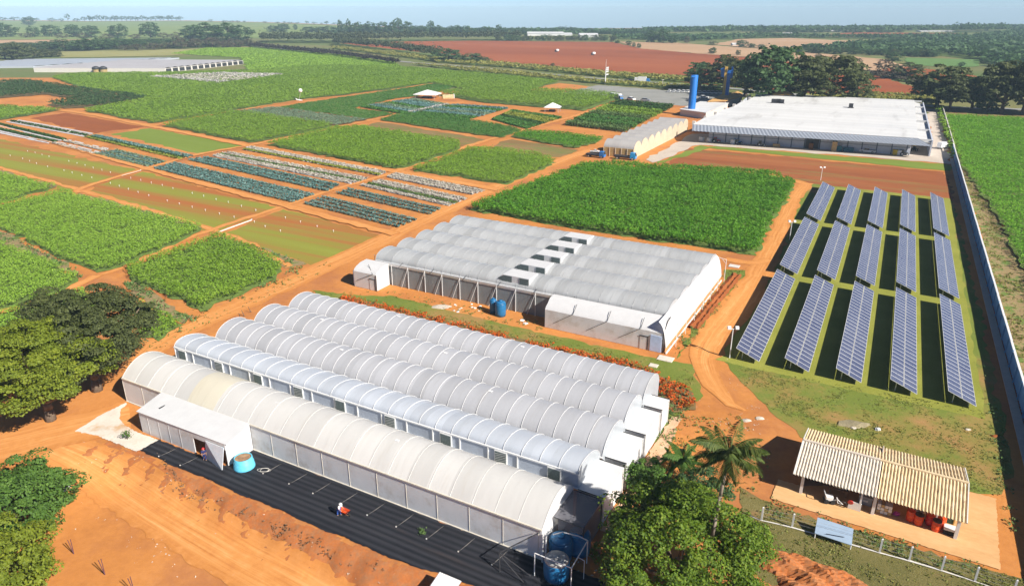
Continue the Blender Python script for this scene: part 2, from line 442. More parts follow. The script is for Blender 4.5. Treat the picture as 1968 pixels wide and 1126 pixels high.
# ================================================================== MATERIALS
ORANGE = [(.3, (.41, .155, .040)), (.5, (.52, .21, .055)), (.7, (.61, .27, .085))]
REDSOIL = [(.3, (.22, .062, .022)), (.5, (.30, .085, .030)), (.7, (.36, .115, .042))]
m_soil = ground_mat('orange_soil', ORANGE, .06, 1.2, .4, .5, 3, .08, patch=[(.3, (.36, .13, .04)), (.7, (.46, .19, .07))], pscale=.05, pthr=(.48, .6))
m_bank = ground_mat('bank_soil', [(.3, (.34, .105, .032)), (.5, (.42, .14, .042)), (.7, (.48, .18, .06))], 0.5, 4, .5, .45, 7, .05,
                    patch=[(.3, (.26, .12, .055)), (.7, (.34, .18, .09))], pscale=1.6, pthr=(.42, .72))
m_road = road_mat('dirt_road', (.60, .26, .075), (.72, .37, .14), (.47, .17, .044))
m_red = ground_mat('red_soil', REDSOIL, .01, .3, .35, .3, 1.5, .1, rot=R(28), st=(.15, 1, 1))
m_redplot = ground_mat('dark_red_soil', [(.3, (.20, .065, .024)), (.5, (.29, .095, .034)), (.7, (.36, .14, .05))], .12, 1.2, .4, .5, 3, .1, rot=R(28), st=(.12, 1, 1),
                       patch=[(.3, (.20, .13, .04)), (.7, (.26, .18, .06))], pscale=.14, pthr=(.52, .62))
m_brown = ground_mat('brown_plot', [(.3, (.21, .062, .018)), (.5, (.27, .082, .024)), (.7, (.33, .11, .035))], .05, 1, .4, .4, 2, .1, rot=R(28), st=(.15, 1, 1))
m_fallow = ground_mat('fallow_soil', [(.3, (.17, .10, .04)), (.5, (.24, .15, .06)), (.7, (.32, .20, .09))], .08, 1.5, .5, .6, 3, .1, rot=R(28), st=(.2, 1, 1),
                      patch=[(.3, (.14, .15, .04)), (.7, (.20, .20, .06))], pscale=.2, pthr=(.48, .6))
m_tan = ground_mat('tan_soil', [(.3, (.36, .22, .12)), (.5, (.44, .28, .16)), (.7, (.50, .33, .20))], .01, .3, .35, .2, 1, .1, rot=R(10), st=(.15, 1, 1))
m_turf = ground_mat('seedling_turf', [(.36, (.36, .13, .035)), (.45, (.29, .19, .04)), (.54, (.24, .235, .035)), (.7, (.25, .28, .045))], .14, 1.2, .16, .3, 4, .05, rot=R(28.5), st=(.03, 1, 1))
m_greenturf = ground_mat('green_turf', [(.3, (.17, .19, .03)), (.5, (.17, .23, .035)), (.7, (.21, .26, .05))], .05, 1, .3, .3, 3, .05, rot=R(28.5), st=(.2, 1, 1))
m_lawn = ground_mat('lawn', [(.3, (.11, .15, .025)), (.5, (.16, .20, .035)), (.7, (.22, .24, .05))], .12, 3, .5, .6, 8, .08,
                    patch=[(.3, (.30, .15, .05)), (.7, (.38, .22, .09))], pscale=.06, pthr=(.5, .68))
m_parklawn = ground_mat('solar_lawn', [(.3, (.17, .19, .03)), (.5, (.25, .26, .045)), (.7, (.32, .32, .07))], .15, 4, .5, .6, 8, .08)
m_meadow = ground_mat('dry_meadow', [(.3, (.09, .10, .03)), (.5, (.17, .15, .05)), (.7, (.24, .20, .08))], .2, 4, .5, .9, 8, .12,
                      patch=[(.3, (.24, .13, .05)), (.7, (.32, .20, .09))], pscale=.12, pthr=(.54, .66))
m_verge = ground_mat('weedy_verge', [(.3, (.20, .14, .07)), (.5, (.30, .22, .11)), (.7, (.40, .30, .17))], .3, 3, .5, .8, 8, .12,
                     patch=[(.3, (.08, .13, .03)), (.7, (.15, .22, .05))], pscale=.3, pthr=(.5, .58))
m_farland = ground_mat('far_grassland', [(.3, (.12, .13, .05)), (.5, (.17, .17, .06)), (.7, (.23, .20, .08))], .006, .06, .4, .2, .5, .2,
                       patch=[(.3, (.10, .14, .04)), (.7, (.16, .19, .06))], pscale=.008, pthr=(.45, .55))
m_hill = ground_mat('hill_pasture', [(.3, (.15, .21, .055)), (.5, (.19, .25, .07)), (.7, (.25, .28, .09))], .006, .05, .35, .2, .5, .2, st=(.3, 1, 1))
m_concrete = ground_mat('concrete', [(.3, (.42, .36, .30)), (.5, (.50, .43, .36)), (.7, (.58, .51, .43))], .2, 2, .5, .2, 6, .02)
m_asphalt = ground_mat('grey_gravel', [(.3, (.22, .22, .20)), (.5, (.27, .27, .25)), (.7, (.33, .32, .30))], .08, 1, .4, .2, 4, .03)
m_slab = ground_mat('pale_slab', [(.3, (.52, .46, .38)), (.5, (.64, .58, .50)), (.7, (.72, .67, .59))], .3, 3, .4, .25, 8, .02,
                    patch=[(.3, (.50, .30, .15)), (.7, (.58, .40, .24))], pscale=.25, pthr=(.55, .7))
m_porch = ground_mat('ochre_paving', [(.3, (.52, .28, .11)), (.5, (.62, .36, .16)), (.7, (.70, .44, .22))], .3, 3, .4, .25, 8, .02, rot=R(29.5), st=(.4, 1, 1))
m_cloth = ground_mat('black_ground_cloth', [(.3, (.020, .021, .027)), (.55, (.034, .035, .043)), (.75, (.058, .056, .060))], .3, 3, .5, .5, 2, .06, rot=R(28.5), st=(.06, 1, 1), rough=.75,
                     patch=[(.3, (.05, .035, .027)), (.7, (.09, .058, .042))], pscale=.35, pthr=(.58, .74), wave=(.42, .75, 2.5, (.008, .009, .012)))
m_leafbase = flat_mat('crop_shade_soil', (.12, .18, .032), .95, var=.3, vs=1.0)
m_leafbase2 = flat_mat('crop_soil', (.17, .12, .045), .95, var=.3, vs=1.0)
def lm(name, a, b, c=None, **k):
    g_ = 1.22 if name in ('crop_leaf', 'crop_leaf_far', 'crop_leaf_pale', 'crop_leaf_fresh') else 1.0
    a, b, c = [t and tuple(x * g_ for x in t) for t in (a, b, c)]
    return leaf_mat(name, a, b, c, **k)
l_maize = lm('crop_leaf', (.11, .21, .018), (.18, .30, .028), (.25, .37, .045), ns=.06, isl=.4)
l_maize2 = lm('crop_leaf_far', (.12, .21, .022), (.175, .285, .032), (.245, .35, .05), ns=.025, isl=.3)
l_light = lm('crop_leaf_pale', (.15, .27, .025), (.22, .36, .04), (.31, .45, .065), ns=.05, isl=.4)
l_bright = lm('crop_leaf_bright', (.05, .17, .012), (.12, .31, .02), (.23, .45, .045), ns=.09, isl=.4)
l_emer = lm('crop_leaf_emerald', (.06, .17, .03), (.09, .22, .04), (.12, .26, .05), ns=.05, isl=.35)
l_teal = lm('brassica_leaf', (.08, .19, .165), (.14, .27, .24), (.27, .42, .385), ns=.3, isl=.65)
l_teal2 = lm('pale_brassica_leaf', (.15, .23, .14), (.20, .29, .18), (.27, .36, .24), ns=.1)
l_dark = lm('dark_veg_leaf', (.025, .07, .015), (.05, .12, .025), (.09, .18, .04), ns=.3)
l_pale = lm('pale_flower_leaf', (.46, .42, .36), (.62, .58, .52), (.36, .38, .22), ns=.4)
l_white = lm('white_marker', (.45, .42, .38), (.62, .60, .56))
l_yel = lm('yellow_green_leaf', (.20, .26, .03), (.30, .34, .05), (.38, .40, .08), ns=.3)
l_flow = lm('orange_flower_leaf', (.13, .19, .03), (.62, .10, .014), (.82, .16, .015), ns=.4, isl=.5)
l_weed = lm('weed_leaf', (.07, .14, .035), (.13, .22, .06), (.20, .28, .09), ns=.5)
l_gold = lm('verge_leaf', (.22, .23, .05), (.30, .30, .07), (.36, .34, .11), ns=.1)
l_grass = lm('grass_blade', (.12, .15, .03), (.20, .22, .045), (.30, .29, .08), ns=.3)
t_dark = lm('olive_tree_leaf', (.042, .056, .018), (.085, .105, .032), (.15, .17, .055), ns=.45, isl=.35)
t_bright = lm('bright_tree_leaf', (.085, .125, .012), (.18, .23, .020), (.30, .33, .03), ns=.45, isl=.35)
t_mid = lm('green_tree_leaf', (.045, .10, .016), (.09, .18, .030), (.17, .28, .05), ns=.5, isl=.35)
t_far = lm('far_tree_leaf', (.036, .082, .030), (.068, .13, .042), (.105, .185, .062), ns=.05)
t_far2 = lm('far_olive_leaf', (.055, .08, .026), (.095, .12, .04), (.14, .16, .055), ns=.05)
t_far3 = lm('far_brown_leaf', (.085, .068, .045), (.12, .10, .06), (.15, .12, .08), ns=.05)
t_euc = lm('plantation_leaf', (.055, .072, .03), (.08, .10, .04), (.12, .14, .06), ns=.03)
m_bark = flat_mat('bark', (.13, .095, .065), .95, var=.35, vs=3)
m_palmbark = flat_mat('palm_bark', (.26, .21, .16), .95, var=.3, vs=4)
# ================================================================== GROUND
def crest(px):
    return np.interp(px, [-900, 0, 160, 350, 500, 650, 800, 1000, 1400, 1700, 1968, 2900], [40, 39, 41, 40, 43, 48, 54, 56, 53.5, 52, 50, 50])
def build_ground():
    NA, NR = 300, 230; vs = []; fs = []
    az = np.linspace(-78, 78, NA)
    for i, a in enumerate(az):
        t = math.tan(R(a)); t = max(-3.2, min(3.2, t))
        p = G(984 + t * 1475, 60); px = 984 + t * 1475 * 1.0
        g = G(px, float(crest(px))); rc = math.hypot(g[0], g[1])
        rs = np.r_[np.geomspace(8, rc, NR), rc * 1.02, rc * 1.05, rc * 1.08, rc * 1.12]
        zs = np.r_[np.zeros(NR), -2, -7, -15, -30]
        x = rs * math.sin(R(a)); y = rs * math.cos(R(a)); z = zs + hgt(x, y)
        ux = (x - GH.o[0]) * GH.U[0] + (y - GH.o[1]) * GH.U[1]; vx = (x - GH.o[0]) * GH.V[0] + (y - GH.o[1]) * GH.V[1]; dd = pad_edge(ux) - vx
        z = z - .4 * sstep((dd + 2.6) / 1.4) * (1 - sstep((dd - 5.2) / 1.6)) * sstep((ux + 2.5) / 2) * (1 - sstep((ux - 65) / 2))
        vs.append(np.c_[x, y, z])
    V = np.concatenate(vs); n = NR + 4
    idx = np.arange(NA * n).reshape(NA, n)
    q = np.stack([idx[:-1, :-1], idx[1:, :-1], idx[1:, 1:], idx[:-1, 1:]], -1).reshape(-1, 4)[:, ::-1]
    o = np_mesh('ground', V, [q], m_soil, smooth=True); tag(o, None, None, None, 'structure'); return o
build_ground()
sheet('grassland', [(-900, 150), (0, 150), (380, 150), (700, 175), (1100, 175), (1500, 215), (1968, 235), (2900, 240), (2900, 50.5), (1968, 50.5), (1700, 52.5), (1400, 54), (1000, 56.5), (800, 54.5), (650, 48.5), (500, 43.5), (350, 40.5), (160, 41.5), (0, 39.5), (-900, 40.5)], m_farland, z=.03, amp=0)
sheet('hill_pasture', [(-500, 78), (200, 76), (420, 73), (640, 74), (720, 62), (700, 52), (500, 44.5), (350, 41.5), (160, 42.5), (0, 40.5), (-500, 41)], m_hill, z=.2, amp=0)
sheet('ploughed_field', [(640, 82.5), (900, 79), (1180, 82), (1230, 94), (1340, 104), (1480, 114), (1640, 141), (1700, 150), (1800, 182), (1700, 188), (1500, 176), (1320, 160), (1120, 138), (960, 120), (870, 106), (750, 95)], m_red, z=.25)
sheet('stubble_field', [(1190, 81), (1300, 83), (1420, 92), (1500, 97), (1700, 115), (1745, 129), (1640, 141), (1480, 114), (1340, 104), (1230, 94)], m_tan, z=.3)
sheet('pink_field', [(1370, 86), (1420, 76), (1520, 74), (1600, 78), (1700, 82), (1580, 90), (1500, 96), (1420, 91)], m_tan, z=.3)
sheet('far_ploughed_field', [(1540, 70), (1640, 63), (1850, 65), (1842, 72), (1640, 72)], m_brown, z=.3)
sheet('far_pasture', [(1740, 112), (1890, 116), (1882, 128), (1840, 131), (1740, 125)], ground_mat('far_green', [(.3, (.10, .19, .05)), (.7, (.14, .24, .07))], .02, .2), z=.3)
sheet('bare_ground', [(1640, 128), (1745, 129), (1860, 143), (1880, 150), (1840, 160), (1790, 165), (1700, 145)], m_brown, z=.28)
sheet('pale_meadow', [(100, 101), (330, 96), (600, 90), (480, 95), (330, 108), (120, 112)], ground_mat('pale_meadow', [(.3, (.24, .24, .08)), (.7, (.34, .31, .13))], .02, .2), z=.3)
sheet('tan_clearing', [(-200, 78), (0, 78), (178, 77), (118, 85), (0, 86), (-200, 87)], m_tan, z=.3)
sheet('yellow_verge', [(1500, 186), (1560, 180), (1680, 178), (1800, 184), (1805, 212), (1755, 205), (1600, 200)], ground_mat('yellow_verge', [(.3, (.24, .23, .05)), (.7, (.36, .32, .09))], .1, 1), z=.2)
sheet('bare_field', [(57, 228), (125, 217), (277, 244), (184, 257)], m_brown)
sheet('turf_plot', [(213, 258), (288, 247), (471, 280), (384, 296)], m_greenturf)
for P_ in ([(-120, 245), (0, 268), (262, 327), (160, 358), (130, 368), (0, 326), (-120, 300)], [(275, 330), (535, 398), (430, 440), (405, 448), (170, 372), (180, 358)], [(545, 402), (745, 455), (600, 512), (430, 450)]):
    sheet('turf_plot', P_, m_turf)
sheet('fallow_plot', [(709, 241), (730, 235), (943, 270), (890, 283), (672, 245)], m_fallow)
sheet('fallow_plot', [(960, 273), (985, 268), (1104, 287), (1112, 289), (1085, 303), (1050, 303), (940, 286)], m_fallow)
sheet('kiosk_yard', [(987, 213), (1010, 206), (1072, 207), (1122, 215), (1090, 228), (1030, 222)], m_soil)
sheet('kiosk_yard', [(757, 191), (795, 185), (917, 194), (875, 202)], m_soil)
sheet('bare_ground', [(1005, 175), (1075, 160), (1150, 168), (1060, 182)], m_soil)
sheet('car_park', [(1060, 183), (1150, 164), (1330, 178), (1440, 180), (1400, 205), (1310, 204), (1190, 190)], m_asphalt)
sheet('concrete_yard', [(1330, 258), (1790, 262), (1775, 190), (1806, 200), (1812, 230), (1826, 316), (1700, 305), (1345, 279), (1255, 313), (1240, 307)], m_concrete)
sheet('lawn_strip', [(1347, 280), (1826, 317), (1826, 330), (1365, 285), (1278, 313), (1262, 314)], m_greenturf)
sheet('bare_plot', [(1325, 285), (1815, 331), (1834, 380), (1830, 388), (1560, 354), (1480, 331), (1278, 320)], m_redplot)
sheet('lawn', [(1546, 352), (1700, 368), (1832, 388), (1870, 540), (1935, 850), (1950, 905), (1925, 950), (1880, 948), (1540, 840), (1480, 790), (1425, 735), (1400, 700), (1385, 690), (1405, 650), (1480, 520), (1525, 415)], m_lawn)
sheet('solar_park_lawn', [SO.w(-15.6, 84.6), SO.w(14.8, 84.0), SO.w(15.6, 194.5), SO.w(-12.6, 194.5), SO.w(-14.6, 160)], m_parklawn, world=True, amp=.12)
sheet('meadow', [(1420, 935), (1500, 975), (1920, 1100), (1968, 1112), (2100, 1160), (2100, 1300), (1400, 1300), (1430, 1060)], m_meadow)
sheet('lawn', [(1300, 690), (1345, 615), (1395, 545), (1392, 518), (1440, 520), (1400, 575), (1322, 665)], m_lawn)
sheet('lawn', [(600, 558), (690, 568), (760, 570), (1040, 640), (1265, 690), (1330, 700), (1350, 760), (1300, 800), (1285, 880), (1240, 905), (1262, 830), (1288, 780), (1262, 735), (920, 655), (620, 580)], m_lawn)
sheet('grass_strip', [(1822, 222), (1990, 560), (2060, 760), (2100, 1000), (1990, 870), (1900, 505), (1845, 330)], m_verge)
sheet('dirt_track', [(1812, 207), (1968, 212), (2200, 220), (2200, 238), (1968, 228), (1830, 223)], m_fallow)
for P_ in ([(-60, 420), (0, 444), (133, 508), (154, 534), (120, 520), (0, 468), (-60, 450)], [(236, 545), (262, 540), (345, 600), (385, 610), (355, 625), (300, 600)],
           [(150, 372), (300, 404), (388, 434), (384, 442), (300, 416), (140, 378)], [(430, 455), (500, 476), (590, 508), (548, 516), (500, 490), (425, 460)], [(-60, 305), (0, 328), (112, 358), (104, 362), (0, 336)]):
    sheet('weedy_verge', P_, m_verge)
# roads
ribbon('dirt_road', [(250, 712), (330, 648), (480, 578), (640, 506), (800, 430), (940, 365), (1060, 315), (1140, 288)], [4.2, 5.2, 5.2, 5.0, 5, 5, 5, 4.5], m_road)
ribbon('dirt_road', [(1552, 352), (1532, 372), (1512, 412), (1478, 490), (1425, 580), (1368, 650), (1352, 700), (1385, 760), (1430, 790)], [3.2, 3.4, 3.4, 3.4, 3.8, 4.4, 5.5, 4.5, .6], m_road)
ribbon('dirt_road', [(1110, 318), (1180, 316), (1300, 322), (1440, 332), (1510, 345), (1545, 352)], [4.5, 3.5, 3, 2.5, 2.5, 3], m_road)
ribbon('dirt_track', [(1395, 497), (1440, 506), (1480, 500)], 2.2, m_road)
ribbon('dirt_track', [(20, 221), (125, 214), (290, 243), (480, 281), (620, 308), (765, 331), (960, 366)], 3.2, m_road)
ribbon('dirt_track', [(760, 330), (890, 285), (1000, 252), (1110, 222), (1190, 196)], 2.6, m_road)
ribbon('dirt_track', [(480, 280), (640, 247), (730, 228), (830, 206)], 2.4, m_road)
ribbon('dirt_track', [(290, 243), (440, 216), (580, 193), (690, 183), (830, 161)], 2.2, m_road)
ribbon('dirt_track', [(150, 372), (165, 360), (270, 328), (380, 298), (480, 280)], 2.2, m_road)
ribbon('dirt_track', [(-40, 312), (170, 370), (420, 446), (560, 512)], 1.6, m_road)
ribbon('dirt_track', [(186, 530), (240, 514), (345, 466), (400, 445)], 1.6, m_road)
ribbon('dirt_track', [(-40, 612), (60, 580), (150, 548), (186, 530)], 1.8, m_road)
ribbon('dirt_track', [(400, 445), (430, 434), (540, 398), (610, 374), (760, 331)], 1.8, m_road)
ribbon('dirt_track', [(-60, 225), (60, 262), (270, 322), (540, 394), (760, 452)], 2.4, m_road)
ribbon('dirt_track', [(-60, 870), (120, 830), (250, 800)], 7, m_road)
ribbon('dirt_road', [(-80, 872), (40, 850), (130, 872), (220, 925), (320, 990), (430, 1055), (540, 1115), (640, 1172)], [4.5, 4.5, 5, 5.2, 5.2, 5.2, 5.2, 5.2], m_road, ter=True, step=.6, z=.05, amp=.12)
ribbon('highway', [(480, 90), (640, 102), (760, 118), (880, 128), (1000, 139), (1160, 153), (1330, 165), (1480, 178), (1600, 190), (1800, 206), (1968, 212), (2300, 224)], 6.5, m_asphalt, z=.3)
# bank below the greenhouse pad
def build_bank():
    rng = np.random.default_rng(3); us = np.arange(-3.5, 68.5, .3); ds = np.arange(-3.2, 7.3, .25)
    U_, D_ = np.meshgrid(us, ds, indexing='ij'); V_ = pad_edge(U_) - D_
    X = GH.o[0] + GH.U[0] * U_ + GH.V[0] * V_; Y = GH.o[1] + GH.U[1] * U_ + GH.V[1] * V_; Z = hgt(X, Y)
    on = (D_ > .15) & (D_ < 4.0) & (U_ > 4)
    Z = Z + np.where(on, rng.normal(0, .025, Z.shape) + .06 * np.sin(U_ * 2.3 + 2 * np.sin(D_ * 1.1)) * np.sin(np.pi * np.clip(D_ / 4, 0, 1)), 0) + .004
    n = len(ds); idx = np.arange(U_.size).reshape(U_.shape)
    q = np.stack([idx[:-1, :-1], idx[1:, :-1], idx[1:, 1:], idx[:-1, 1:]], -1).reshape(-1, 4)[:, ::-1]
    dc = (pad_edge(us[:-1])[:, None] * 0 + ds[:-1][None, :] + .12 + .25 * np.sin(us[:-1] * 1.3)[:, None] + rng.normal(0, .12, (len(us) - 1, n - 1))); uc = np.repeat(us[:-1][:, None], n - 1, 1)
    mi = ((dc > 0.05) & (dc < 3.9) & (uc > 6 - dc * .6)).astype(int).ravel()
    o = np_mesh('earth_bank', np.c_[X.ravel(), Y.ravel(), Z.ravel()], [q], [m_soil, m_bank], mi=mi, smooth=True); tag(o, None, None, None, 'structure')
build_bank()
cl = [GH.w(u, float(pad_edge(u)) + .12) for u in np.arange(10.2, 60.1, .8)] + [GH.w(60, .2), GH.w(54.3, .2), GH.w(53.9, -.1), GH.w(20.3, -.1), GH.w(20, -3.4), GH.w(9.8, -3.5)]
sheet('black_ground_cloth', cl, m_cloth, world=True, amp=.05)
sheet('black_ground_cloth', [GH.w(-1.5, 5.5), GH.w(1, 5.9), GH.w(2.8, 11.2), GH.w(-1.5, 14.2), GH.w(-4.0, 13.2)], m_cloth, world=True, amp=.05)
sheet('concrete_slab', [(144, 829), (168, 815), (190, 800), (243, 774), (244, 778), (232, 787), (230, 805), (240, 818), (265, 832), (305, 846), (268, 866), (258, 867), (222, 852), (185, 837)], m_slab, amp=.04)
sheet('paved_porch', [SH.w(-2.5, .8), SH.w(-2.55, -2.5), SH.w(15.3, -2.75), SH.w(15.5, 7.7), SH.w(11, 7.6), SH.w(-.4, .8)], m_porch, world=True, amp=.03)
# ================================================================== CROPS
B1 = [l_maize, m_leafbase]
crop('crop_field', 'tall dense dark green crop field behind the grey multi span greenhouse', 'crop', [(902, 404), (1100, 440), (1455, 492), (1472, 455), (1502, 400), (1528, 356), (1480, 338), (1430, 333), (1180, 319), (1120, 320), (1075, 338), (985, 372)], 1.5, [l_bright, m_leafbase], k=7, seed=2, lsz=1.05, gaps=.3)
crop('crop_field', 'small green crop field left of the dirt road junction, beside the pale fallow strip', 'crop', [(792, 328), (975, 356), (1062, 318), (1060, 308), (1030, 298), (950, 288), (905, 288)], 1.2, B1, k=6, seed=3)
crop('crop_field', 'long green crop field above the white mulched vegetable beds', 'crop', [(513, 280), (760, 325), (788, 322), (885, 288), (880, 275), (800, 262), (695, 247), (645, 248)], 1.2, B1, k=6, seed=4)
crop('crop_field', 'green crop field between the grey green plot and the short turf plot', 'crop', [(312, 243), (478, 275), (492, 274), (628, 248), (640, 243), (560, 231), (480, 219), (436, 217)], 1.2, [l_maize2, m_leafbase], seed=5)
crop('crop_field', 'largest green crop field spreading out below the far grey greenhouse', 'crop', [(160, 214), (292, 238), (430, 216), (575, 193), (690, 180), (830, 161), (900, 174), (1005, 177), (1074, 158), (960, 146), (770, 130), (640, 126), (480, 137), (330, 141), (140, 143), (100, 150), (150, 168), (285, 190)], 1.0, [l_maize2, m_leafbase], seed=6, k=5)
crop('crop_field', 'smooth light green crop field rising behind the far grey greenhouse', 'crop', [(478, 136), (640, 125), (768, 129), (760, 122), (650, 106), (480, 93), (400, 93), (330, 104), (462, 112), (470, 124)], .5, [l_light, m_leafbase], seed=7, k=4)
crop('crop_field', 'pale grey green crop plot beside the dirt track', 'crop', [(440, 216), (530, 208), (705, 232), (648, 243), (560, 230)], .5, [l_teal2, m_leafbase2], seed=8)
crop('crop_field', 'smooth emerald crop plot running up behind the first white canopy', 'crop', [(536, 207), (706, 230), (757, 220), (680, 209), (760, 190), (800, 186), (845, 177), (874, 167), (829, 163), (693, 183)], .25, [l_emer, m_leafbase], seed=9, lsz=.6)
crop('crop_field', 'emerald crop plot with dark lower edge beside the fallow strip', 'crop', [(732, 232), (960, 266), (1003, 253), (955, 240), (890, 231), (810, 221), (760, 222)], .6, [l_emer, m_leafbase], seed=10)
crop('crop_field', 'tall maize strip behind the two canopies, beside the car park', 'crop', [(840, 184), (900, 178), (965, 172), (1182, 186), (1190, 191), (1122, 214), (1010, 205), (940, 199)], 2.3, [l_maize2, m_leafbase], seed=15)
crop('crop_field', 'bright green low crop plot left of the yellow greenhouse', 'crop', [(982, 264), (1010, 254), (1050, 255), (1160, 267), (1145, 277), (1104, 286)], .8, [l_bright, m_leafbase], seed=16)
crop('crop_field', 'dark palm grove plot far left beside the bare orange ground', 'crop', [(-60, 160), (60, 158), (150, 172), (285, 190), (215, 206), (120, 210), (90, 203), (150, 190), (80, 183), (0, 190), (-60, 190)], 1.6, [t_far, m_leafbase2], seed=20, rows=3.2)
crop('crop_field', 'green crop plot at the far left edge above the white mulched beds', 'crop', [(-90, 208), (0, 206), (118, 213), (60, 222), (0, 232), (-90, 245)], 1.0, [l_maize2, m_leafbase], seed=21)
crop('crop_field', 'broad light green crop field at the left edge, above the crossing of the dirt paths', 'crop', [(-60, 402), (0, 396), (80, 380), (117, 370), (386, 440), (345, 466), (234, 514), (186, 525), (133, 503), (0, 440), (-60, 418)], 1.1, [l_light, m_leafbase], k=6, seed=22)
crop('crop_field', 'small light green crop wedge at the left edge beside the turf plots', 'crop', [(-60, 318), (0, 335), (108, 361), (0, 391), (-60, 404)], 1.0, [l_light, m_leafbase], k=6, seed=23)
crop('crop_field', 'deep green crop field above the tall dark tree, beside the orange road', 'crop', [(242, 516), (426, 456), (500, 488), (543, 513), (530, 538), (450, 573), (388, 600), (332, 576), (252, 540)], 1.2, [l_maize, m_leafbase], k=7, seed=24)
crop('crop_field', 'light green crop field at the left edge behind the two big trees', 'crop', [(-60, 456), (0, 473), (80, 500), (152, 536), (120, 560), (35, 588), (0, 596), (-60, 616)], 1.0, [l_light, m_leafbase], k=6, seed=25)
crop('crop_field', 'lowest light green crop field at the left edge, under the bright tree', 'crop', [(-60, 632), (0, 608), (95, 574), (160, 560), (200, 600), (120, 660), (0, 690), (-60, 700)], .9, [l_light, m_leafbase], k=6, seed=26)
crop('crop_field', 'small bright crop wedge right of the tall dark tree', 'crop', [(262, 585), (300, 600), (354, 625), (305, 657), (270, 650)], .8, [l_maize, m_leafbase], k=6, seed=27)
crop('crop_field', 'bright green crop field right of the long blue wall', 'crop', [(1818, 225), (1968, 232), (2250, 260), (2500, 720), (2050, 690), (1985, 570), (1939, 465), (1902, 395), (1852, 328)], 1.1, [lm('crop_leaf_fresh', (.08, .21, .015), (.15, .34, .025), (.26, .46, .05), ns=.09, isl=.4), m_leafbase], k=6, rows=1.1, seed=28)
crop('flower_bed', 'long bed of orange flowers behind the row of grey tunnels', 'flower bed', [(660, 570), (740, 588), (800, 602), (870, 621), (920, 633), (990, 650), (1050, 665), (1140, 684), (1215, 702), (1265, 722), (1330, 755), (1338, 790), (1292, 795), (1262, 745), (1100, 712), (900, 668), (700, 612), (650, 585)], .45, [l_flow, m_leafbase2], gaps=.35, sp=.36, k=6, seed=29, amp=.2)
# vegetable beds on mulch
def beds(label, quad, nrow, kinds, fill=.6, plastic=None, seed=1, h=.35, broken=0.0):
    """kinds: leaf material per row; plastic: indexes of rows that carry white mulch film"""
    rng = np.random.default_rng(seed)
    A, B_, C_, D_ = [G2(*p) for p in quad]; LAYER[0] += 1; zb = .0016 * LAYER[0]
    mats = [m_plastic]; vs = []; fs = []; mi = []; off = 0
    for i in range(nrow):
        t0 = (i + .5 - fill / 2) / nrow; t1 = (i + .5 + fill / 2) / nrow
        a0 = A + (D_ - A) * t0; a1 = A + (D_ - A) * t1; b0 = B_ + (C_ - B_) * t0; b1 = B_ + (C_ - B_) * t1
        L = np.hypot(*(b0 - a0)); W = np.hypot(*(a1 - a0)); dist = np.hypot(*(a0 + b0)) / 2
        if plastic is None or i in plastic:
            ns = max(2, int(L / 2)); e = rng.normal(0, W * .05, (2, ns + 1))
            for j in range(ns + 1):
                p = a0 + (b0 - a0) * j / ns; q = a1 + (b1 - a1) * j / ns; d = (q - p)
                vs += [(*(p + d * e[0, j] * .6), zb), (*(p + d * .5), zb + .14), (*(q + d * e[1, j] * .6), zb)]
            for j in range(ns):
                if rng.random() < broken: continue
                k = off + j * 3; fs += [(k, k + 3, k + 4, k + 1), (k + 1, k + 4, k + 5, k + 2)]; mi += [0, 0]
            off += (ns + 1) * 3
        mat = kinds[i % len(kinds)]
        if mat is None: continue
        if mat not in mats: mats.append(mat)
        sp = max(.34, .0021 * dist); lines = max(1, int(round(W / sp / .8)))
        n = max(3, int(L / sp)); tt = (np.arange(n * lines) % n + rng.random(n * lines)) / n
        ss = (np.arange(n * lines) // n + .5 + rng.normal(0, .2, n * lines)) / lines
        keep = rng.random(n * lines) > .12; tt, ss = tt[keep], ss[keep]
        P = (a0 + np.outer(tt, b0 - a0)) * (1 - ss)[:, None] + (a1 + np.outer(tt, b1 - a1)) * ss[:, None]
        k = 6; C = np.repeat(np.c_[P, np.full(len(P), zb + .1)], k, axis=0); m = len(C)
        C[:, :2] += rng.normal(0, sp * .2, (m, 2)); C[:, 2] += h * rng.random(m)
        N = np.c_[rng.normal(0, .5, (m, 2)), np.full(m, .8)]
        V = leaf_quads(C, N, sp * (.8 + .8 * rng.random(m)), sp * .75 * np.ones(m), rng)
        vs += [tuple(v) for v in V]; fs += [tuple(r) for r in quad_idx(m, off)]; mi += [mats.index(mat)] * m; off += m * 4
    o = np_mesh('vegetable_bed', np.array(vs), [np.array(fs)], mats, mi=mi)
    return tag(o, label, 'vegetable bed', None, 'stuff')
m_plastic = flat_mat('white_mulch_film', (.62, .61, .60), .4, var=.12, vs=1.0, dirt=(.45, .28, .16), ds=.5)
beds('white mulched vegetable beds at the left edge, lower of two blocks', [(-60, 245), (93, 277), (128, 269), (-60, 224)], 6, [None, None, l_dark], .72, seed=1)
beds('white mulched vegetable beds below the bare brown field', [(10, 235), (160, 264), (182, 257), (40, 231)], 4, [None, l_dark, None, None], .7, seed=2)
beds('sparse white mulched beds with bare orange soil between', [(97, 277), (178, 298), (221, 287), (138, 269)], 4, [l_pale, None], .4, seed=3, broken=.3)
beds('pale blue green brassica beds beside the sparse white mulched beds', [(181, 297), (280, 322), (322, 312), (226, 289)], 5, [l_teal2, l_teal], .62, plastic=[], seed=4)
beds('dark green and yellow green beds below the short turf plot', [(162, 265), (345, 308), (373, 301), (187, 261)], 4, [l_yel, l_dark, l_teal, l_teal], .62, plastic=[], seed=5)
beds('dense blue green brassica beds above the turf with sprinklers', [(293, 325), (560, 391), (607, 375), (338, 314)], 5, [l_teal], .6, plastic=[], seed=6)
